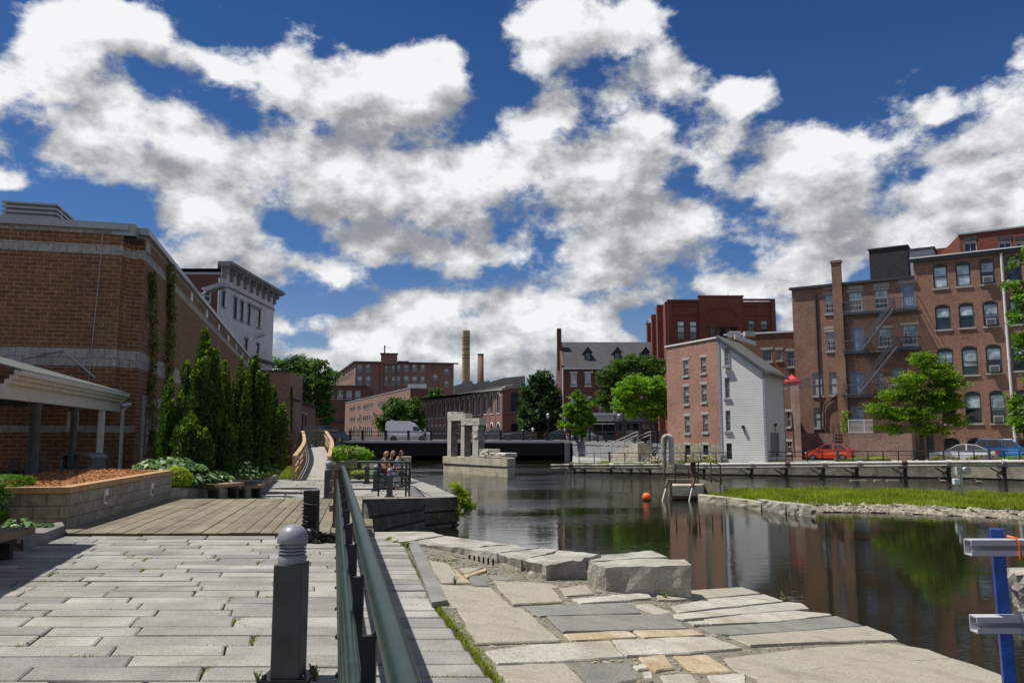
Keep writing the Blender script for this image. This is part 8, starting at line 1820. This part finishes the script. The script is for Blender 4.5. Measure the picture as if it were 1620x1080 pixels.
# ---- vines on the brick wall
def vine(label, fac, pts, width, n, mat, seed, grp=None):
    rr = random.Random(seed); e = thing('climbing_vine', label, 'vine', tuple(fac.pt(*fac.hit(*pts[0]), .1)), 0, grp); st2 = [fac.hit(u, v) for u, v in pts]; b = MB(); q = MB()
    q.tube([fac.pt(s, z, .05) for s, z in st2], .02, 5)
    for k in range(n):
        t_ = rr.random() * (len(st2) - 1); i = int(t_); f_ = t_ - i; s = st2[i][0] + (st2[i + 1][0] - st2[i][0]) * f_; z = st2[i][1] + (st2[i + 1][1] - st2[i][1]) * f_
        wv = width * (.35 + .65 * max(0, math.sin(z * 1.9 + seed + math.sin(z * 4.1)))) * (.35 + .65 * (1 - t_ / (len(st2) - 1))); ds = rr.gauss(0, .45) * wv; p = fac.pt(s + ds, z - abs(ds) * rr.uniform(.2, .9), rr.uniform(.04, .22)); nn_ = (fac.n + rnd_dir(.2) * .8).normalized(); quad(b, p, nn_, rr.uniform(.04, .085), .6, rr.random())
    for k in range(16):
        t_ = rr.random() ** 1.5 * (len(st2) - 1); i = int(t_); s, z = st2[i]; sg = rr.choice((-1, 1)); L_ = rr.uniform(.4, 1.2); pp = [fac.pt(s, z, .05), fac.pt(s + sg * L_ * .5, z - L_ * .3, .15), fac.pt(s + sg * L_ * .9, z - L_ * 1.0, .2)]; q.tube(pp, .012, 4)
        for j in range(70): f_ = rr.random(); p = pp[0].lerp(pp[1], f_ * 2) if f_ < .5 else pp[1].lerp(pp[2], f_ * 2 - 1); quad(b, p + rnd_dir() * .09, (fac.n + rnd_dir(.2) * .8).normalized(), rr.uniform(.035, .07), .6, rr.random())
    b.build('leaves', mat, e); q.build('stem', M_BARK, e)
vine('left rusty green vine climbing the brick side wall', fr_, [(242, 745), (238, 680), (236, 610), (240, 540), (238, 470), (235, 430)], 1.5, 1700, LF_VINE, 3, 'vines on the brick wall'); vine('right and denser rusty green vine climbing the brick side wall', fr_, [(262, 745), (258, 690), (262, 620), (266, 540), (266, 470), (266, 418)], 1.9, 3000, LF_VINE, 5, 'vines on the brick wall')
vine('green ivy column on the right corner of the low brick building', fs, [(458, 722), (459, 690), (459, 655), (459, 625), (459, 612)], 1.0, 2600, LF_HEDGE, 8)
# ---- hedge, hostas, bushes
def mound(name, label, c, r, mat, leafsz, n, up=.3, cat='shrub', group=None, boxy=1.0, asp=.6, inner=M_EARTH):
    e = thing(name, label, cat, (c[0], c[1], c[2] - r[2] * .5), 0, group); b = MB()
    for k in range(n):
        v = rnd_dir(); 
        if boxy != 1: v = Vector([math.copysign(abs(x) ** boxy, x) for x in v]); m_ = max(abs(v.x), abs(v.y), abs(v.z)) ** .75; v = v / max(m_, .3) * .85
        if v.z < -.4: v.z *= .5
        lump = 1 + .10 * MNO.noise(Vector((v.x * 3 + c[0], v.y * 3, v.z * 3))); p = Vector((c[0] + v.x * r[0] * lump * RL.uniform(.86, 1.02), c[1] + v.y * r[1] * lump * RL.uniform(.86, 1.02), c[2] + v.z * r[2] * lump * RL.uniform(.86, 1.02)))
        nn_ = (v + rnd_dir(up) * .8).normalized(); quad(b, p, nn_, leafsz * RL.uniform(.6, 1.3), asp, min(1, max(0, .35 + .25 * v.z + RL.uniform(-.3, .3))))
    b.build('foliage', mat, e); q = MB(); q.lathe([(0, c[2] - r[2] * .8), (r[0] * .66, c[2] - r[2] * .5), (r[0] * .72, c[2]), (r[0] * .5, c[2] + r[2] * .6), (0, c[2] + r[2] * .72)], (c[0], c[1], 0), 12); q.build('inner_twigs', M_DARKW, e); return e
mound('clipped_hedge', 'clipped bright green hedge at the left edge behind the low bench', (-9.2, 13.3, .42), (1.05, 1.0, .56), LF_HEDGE, .032, 16000, .2, 'hedge', None, .6)
mound('shrub', 'golden green mound at the right end of the mulch planter', (XD(281, 20.6), 20.6, .42), (.42, .4, .36), LF_YEL, .035, 2200)
def hosta(label, c, r, n, mat=LF_HOSTA, group='variegated plants under the yews', L_=.28, h=.3):
    e = thing('hosta', label, 'plant', tuple(c), 0, group); b = MB()
    for k in range(n):
        a = RL.uniform(0, 6.28); rr0 = r * math.sqrt(RL.random()); o = Vector((c[0] + math.cos(a) * rr0, c[1] + math.sin(a) * rr0, c[2] + h * (1 - (rr0 / r) ** 2) * RL.uniform(.6, 1.1))); a2 = a + RL.uniform(-.9, .9); d_ = Vector((math.cos(a2), math.sin(a2), 0)); s_ = Vector((-d_.y, d_.x, 0)); l_ = L_ * RL.uniform(.6, 1.1); w_ = l_ * .20; t_ = RL.random()
        p0, p1, p2 = o, o + d_ * l_ * .5 + Vector((0, 0, l_ * .22)), o + d_ * l_ + Vector((0, 0, -l_ * .10)); b.face([p0, p1 - s_ * w_, p1 + s_ * w_ * .0], 0, t_ * .6); b.face([p0, p1 - s_ * w_, p2, p1 + s_ * w_], 0, t_ if RL.random() < .55 else t_ * .5)
    b.build('leaves', mat, e); return e
hosta('big silvery plant mass beside the planter and the leftmost yew', (XD(268, 21.6), 21.6, .35), 1.15, 520, L_=.34, h=.55); hosta('silvery plant clump below the tallest yew', (XD(333, 22.9), 22.9, .25), .65, 200, L_=.26); hosta('pale variegated plant clump between the two plank benches', (XD(381, 25.6), 25.6, .20), .62, 240, L_=.22, h=.5); hosta('green strap-leaved clump behind the farther plank bench', (XD(412, 29.5), 29.5, .12), .7, 200, L_=.26)
hosta('small pale hosta at the foot of the clipped hedge', (XD(48, 12.5), 12.5, .08), .28, 46, L_=.30, h=.16, group=None); hosta('low leafy clump between planter shrubs and the tallest yew', (XD(300, 21.4), 21.4, .25), .5, 160, L_=.24)
b = MB(); crown(b, [(560,716,22,9),(543,713,16,8),(575,722,12,8),(552,725,24,8)], 41, .07, 5200, .35, .6, .15); e = thing('rhododendron', 'round green bush with fading pink blossom behind the seated women', 'bush', (XD(557, 41), 41, -.55)); b.build('foliage', LF_LIME, e)
b = MB(); [b.face_leaf(P(u + RL.uniform(-14, 14), 709 + abs(u - 557) * .2 + RL.uniform(-3, 8), 40.6), .06, .6) for u in (550, 560, 566, 545) for _ in range(22)]; b.build('blossom', LF_PINK, e); q = MB(); c = P(557, 735, 41); [q.tube([(c.x, 41, -.6), (c.x + .3 * k, 41, c.z + .5)], .03, 5) for k in range(-2, 3)]; q.build('stems', M_BARK, e)
mound('shrub', 'small yellow-green plant at the foot of the rhododendron', (XD(570, 37), 37, -.30), (.5, .3, .25), LF_YEL, .05, 500)
mound('shrub', 'yellow flowering plant beside the dark red painted pier', (XD(440, 49), 49, .0), (.42, .3, .45), LF_FLOW, .05, 500)
# sapling on the quay point
e = thing('sapling', 'yellow-green sapling sprouting from the corner of the dark quay wall', 'sapling', (XD(722, 27.4), 27.4, -1.3)); b = MB(); crown(b, [(717,764,6,7),(727,777,9,9),(731,794,12,10),(743,801,10,7),(726,810,7,8),(737,782,6,5)], 27.3, .055, 1300, .16, .8, .0); b.build('leaves', LF_YEL, e); q = MB(); c0 = Vector((XD(720, 27.4), 27.4, -1.5)); [q.tube([c0, c0.lerp(P(u, v, 27.3), .5) + Vector((.05, 0, .1)), P(u, v, 27.3)], [.016, .01, .004], 5) for u, v in ((717, 762), (729, 776), (744, 801), (732, 795), (724, 808))]; q.build('stem', M_BARK, e)
def sprig(label, u, v, d, h, mat, n=40, name='weed', grp='weeds in the stonework', z=None):
    p = P(u, v, d) if z is None else G(u, v, z); e = thing(name, label, 'weed', tuple(p), 0, grp); b = MB(); q = MB()
    for k in range(5):
        a = RL.uniform(0, 6.28); t_ = p + Vector((math.cos(a) * h * .35, math.sin(a) * h * .35, h * RL.uniform(.6, 1))); q.tube([p, p.lerp(t_, .5) + Vector((0, 0, h * .1)), t_], [.006, .004, .002], 4)
        for j in range(n // 5): f_ = RL.uniform(.25, 1); quad(b, p.lerp(t_, f_) + rnd_dir() * h * .12, rnd_dir(.7), h * RL.uniform(.06, .12), .5, RL.random())
    b.build('leaves', mat, e); q.build('stem', M_BARK, e)
sprig('leafy weed growing from the water-side edge of the stone terrace', 1240, 952, GP(1240, 952).y, .16, LF_YEL, 36); sprig('low weed clump right of the largest granite block', 1052, 948, GP(1052, 948).y, .12, LF_MAPLE, 60); sprig('tiny weed sprouting below the drill-marked capstone', 720, 925, GP(720, 925).y, .10, LF_LIME, 30)
sprig('flowering weed low on the dark quay wall by the water', 691, 828, 26.3, .36, LF_YEL, 60); sprig('weed tuft at the foot of the nearest bollard, left side', 407, 1078, G(407, 1078, 0).y, .08, LF_LIME, 60); sprig('weed tuft at the foot of the nearest bollard, right side', 497, 1074, G(497, 1074, 0).y, .10, LF_LIME, 70); sprig('grassy weed by the top end of the terrace curb', 644, 868, G(644, 868, 0).y, .12, LF_LIME, 60)
# ---- moss and grass in the paving joints
b = MB(); rr = random.Random(6)
for (x, y, ln, kind) in weed_spots:
    if y < 4.2 or y > 38 or rr.random() > (.55 if y < 13 else .7): continue
    z = zq(y); n = int(rr.uniform(10, 40) * (1 if kind != 2 else 1.3)); sp = rr.uniform(.06, .22)
    for k in range(n):
        if kind == 0: px_, py_ = x + rr.gauss(0, sp), y + rr.gauss(0, .012)
        elif kind == 2: px_, py_ = x + .02 + rr.gauss(0, .016), y + rr.uniform(-ln * .5, ln * .5)
        else: px_, py_ = x + rr.gauss(0, .014), y + rr.gauss(0, ln * .25)
        h = rr.uniform(.006, .024) * (1 if y < 13 else 1.7); a = rr.uniform(0, 6.28); dx, dy = math.cos(a) * .008, math.sin(a) * .008; b.face([(px_ - dx, py_ - dy, z - .02), (px_ + dx, py_ + dy, z - .02), (px_ + rr.uniform(-.02, .02), py_ + rr.uniform(-.02, .02), z + h)], 0, rr.uniform(0, .7))
# boundary seam between paving and terrace
seam = [G(u, v, 0) for u, v in ((648, 868), (668, 905), (684, 950), (700, 965), (724, 990), (752, 1025), (780, 1062), (800, 1085))]
for p0, p1 in zip(seam[:-1], seam[1:]):
    for k in range(int((p1 - p0).length * 260)):
        p = p0.lerp(p1, rr.random()); px_, py_ = p.x + rr.gauss(0, .022), p.y + rr.gauss(0, .02); h = rr.uniform(.006, .024); dx = rr.uniform(-.010, .010); b.face([(px_ - dx, py_ - .004, -.03), (px_ + dx, py_ + .004, -.03), (px_ + rr.uniform(-.02, .02), py_ + rr.uniform(-.02, .02), h)], 0, rr.uniform(.1, 1))
o = b.build('joint_weeds', LF_GRASS, loc=(0, 0, 0)); tag(o, 'moss and grass growing in the paving joints', 'weeds', None, 'stuff')
# ---- grasses
def blades(name, label, pts_fn, n, h0, h1, w_, mat, seed):
    rr = random.Random(seed); b = MB()
    for k in range(n):
        r_ = pts_fn(rr)
        if r_ is None: continue
        x, y, z, hs = r_; h = rr.uniform(h0, h1) * hs; a = rr.uniform(0, 6.28); l_ = h * .5; dx, dy = math.cos(a) * w_, math.sin(a) * w_; b.face([(x - dx, y - dy, z), (x + dx, y + dy, z), (x + rr.uniform(-l_, l_), y + rr.uniform(-l_, l_), z + h)], 0, rr.random() * .6 + .4 * MNO.noise(Vector((x * .6, y * .6, 3))) + .15)
    o = b.build(name, mat, loc=(0, 0, 0)); tag(o, label, 'grass', None, 'stuff'); return o
def inpoly(x, y, poly):
    c = False
    for i in range(len(poly)):
        a, d_ = poly[i], poly[i - 1]
        if (a[1] > y) != (d_[1] > y) and x < (d_[0] - a[0]) * (y - a[1]) / (d_[1] - a[1]) + a[0]: c = not c
    return c
ip = [(p.x, p.y) for p in isl]; x0, x1 = min(p[0] for p in ip), max(p[0] for p in ip); y0, y1 = min(p[1] for p in ip), max(p[1] for p in ip)
def fi_(rr):
    x, y = rr.uniform(x0, x1), rr.uniform(y0, y1)
    return (x, y, -1.29, .6 + 1.1 * max(0, .5 + MNO.noise(Vector((x * .8, y * .8, 0))))) if inpoly(x, y, ip) else None
blades('island_grass', 'rough bright grass covering the long low island', fi_, 60000, .08, .22, .022, LF_GRASS, 1)
def fv(rr):
    i = rr.randrange(1, len(BW) - 1); (xa, ya), (xb, yb) = BW[i], BW[i + 1]; t_ = rr.random(); x, y = xa + (xb - xa) * t_, ya + (yb - ya) * t_ + rr.uniform(.5, 3.2); return (x, y, bzx(x) + .04, .5 + 1.5 * max(0, MNO.noise(Vector((x * .7, y * .7, 9)))) )
blades('bank_grass', 'grass and low planting along the far bank railing', fv, 26000, .10, .30, .04, LF_GRASS, 2)
def fl2(rr): x, y = rr.uniform(-17, -9.6), rr.uniform(38.5, 54); return (x, y, -.5, 1.0)
blades('lawn_grass', 'mown grass patch beside the ramp', fl2, 12000, .05, .13, .02, LF_GRASS, 3)
# gravel shore of the island and rubble
b = MB(); rr = random.Random(10); edge = [G(u, v, -1.42) for u, v in ((1265, 805), (1300, 806), (1380, 807), (1440, 809), (1500, 811), (1560, 814), (1620, 817), (1760, 826))]
for k in range(2600):
    i = rr.randrange(len(edge) - 1); p = edge[i].lerp(edge[i + 1], rr.random()); p = p + Vector((rr.uniform(-.1, .1), rr.uniform(-.15, 1.2), 0)); s = rr.uniform(.03, .10) * rr.choice((1, 1, 1, 1.7)); hz_ = s * rr.uniform(.35, .7); z = -1.50 + max(0, (p.y - edge[i].y + .4)) * .15
    vs = [Vector((p.x + s * math.cos(a) * rr.uniform(.7, 1.2), p.y + s * math.sin(a) * rr.uniform(.7, 1.2), z)) for a in (0, 1.2, 2.4, 3.7, 5)]; tp = [v + Vector(((p.x - v.x) * .4, (p.y - v.y) * .4, hz_ * rr.uniform(.7, 1.2))) for v in vs]; r_ = rr.random(); b.face(tp, 0, r_)
    for j in range(5): b.face([vs[j], vs[(j + 1) % 5], tp[(j + 1) % 5], tp[j]], 0, r_)
tag(b.build('gravel_shore', stone('shore_gravel', (.15, .13, .10), (.40, .36, .28), 4, 30, .3, .01, .9, None, .35), loc=(0, 0, 0)), 'pale broken stones along the near shore of the island', 'gravel', None, 'stuff')
# bank shrubs and flowers
for lab, u, v, w_, h, mt in (('low shrub with bronze leaves before the silver coupe hood', 1492, 716, 1.2, .35, LF_VINE), ('yellowish shrub before the silver coupe rear', 1557, 714, 1.5, .42, LF_VINE), ('spreading green shrub right of the orange-red car', 1362, 719, 1.4, .25, LF_MAPLE), ('yellow-green shrub midway to the young maple', 1388, 718, .9, .3, LF_YEL), ('round green shrub below the silver downpipe', 1610, 714, 1.6, .35, LF_LIME)):
    d = bankpt(u).y + 2.2; mound('shrub', lab, (XD(u, d), d, bzx(XD(u, d)) + .25), (w_, .5, h), mt, .08, 900, group='shrubs along the far bank')
for lab, u in (('clump of yellow daylilies left of the white tower', 1085), ('clump of yellow daylilies below the basement window', 1104), ('clump of yellow daylilies at the foot of the white tower', 1128)):
    d = bankpt(u).y + 2.0; x = XD(u, d); z = bzx(x); e = thing('daylily', lab, 'flower', (x, d, z), 0, 'daylilies on the far bank'); b = MB()
    for k in range(110): a = RL.uniform(0, 6.28); o = Vector((x + RL.uniform(-.6, .6), d + RL.uniform(-.3, .3), z)); t_ = o + Vector((math.cos(a) * .2, math.sin(a) * .2, RL.uniform(.3, .6))); b.face([o - Vector((.03, 0, 0)), o + Vector((.03, 0, 0)), t_], 0, RL.random())
    b.build('leaves', LF_GRASS, e); b = MB(); [quad(b, Vector((x + RL.uniform(-.6, .6), d + RL.uniform(-.3, .2), z + RL.uniform(.45, .7))), rnd_dir(.3), .07, .8, RL.random()) for _ in range(16)]; b.build('blooms', LF_FLOW, e)
e = thing('flower_bed', 'patch of pinkish blossom left of the tall pipe loop', 'flowers', (XD(1038, 64), 64, bzx(12))); b = MB(); [quad(b, Vector((XD(1038, 64) + RL.gauss(0, .45), 64 + RL.uniform(-.3, .3), bzx(12) + .25 + abs(RL.gauss(0, .22)))), rnd_dir(.3), .09, .8, RL.random()) for _ in range(240)]; b.build('blossom', LF_PINK, e); b = MB(); [quad(b, Vector((XD(1038, 64) + RL.gauss(0, .6), 64 + RL.uniform(-.4, .4), bzx(12) + RL.uniform(.05, .3))), rnd_dir(.3), .10, .5, RL.random()) for _ in range(200)]; b.build('leaves', LF_MAPLE, e)
b = MB(); s_, z_ = fk.hit(1335, 684); e = thing('climbing_vine', 'small vine at the foot of the brick chimney breast on the terrace', 'vine', tuple(lf.pt(lf.hit(1333, 684)[0], ztl, -1.5))); a = Vector(e.location)
for k in range(420): t_ = RL.random(); quad(b, a + Vector((RL.gauss(0, .22), RL.gauss(0, .15), t_ * 2.0)), rnd_dir(.2), .08, .6, RL.random())
b.build('leaves', LF_LIME, e)
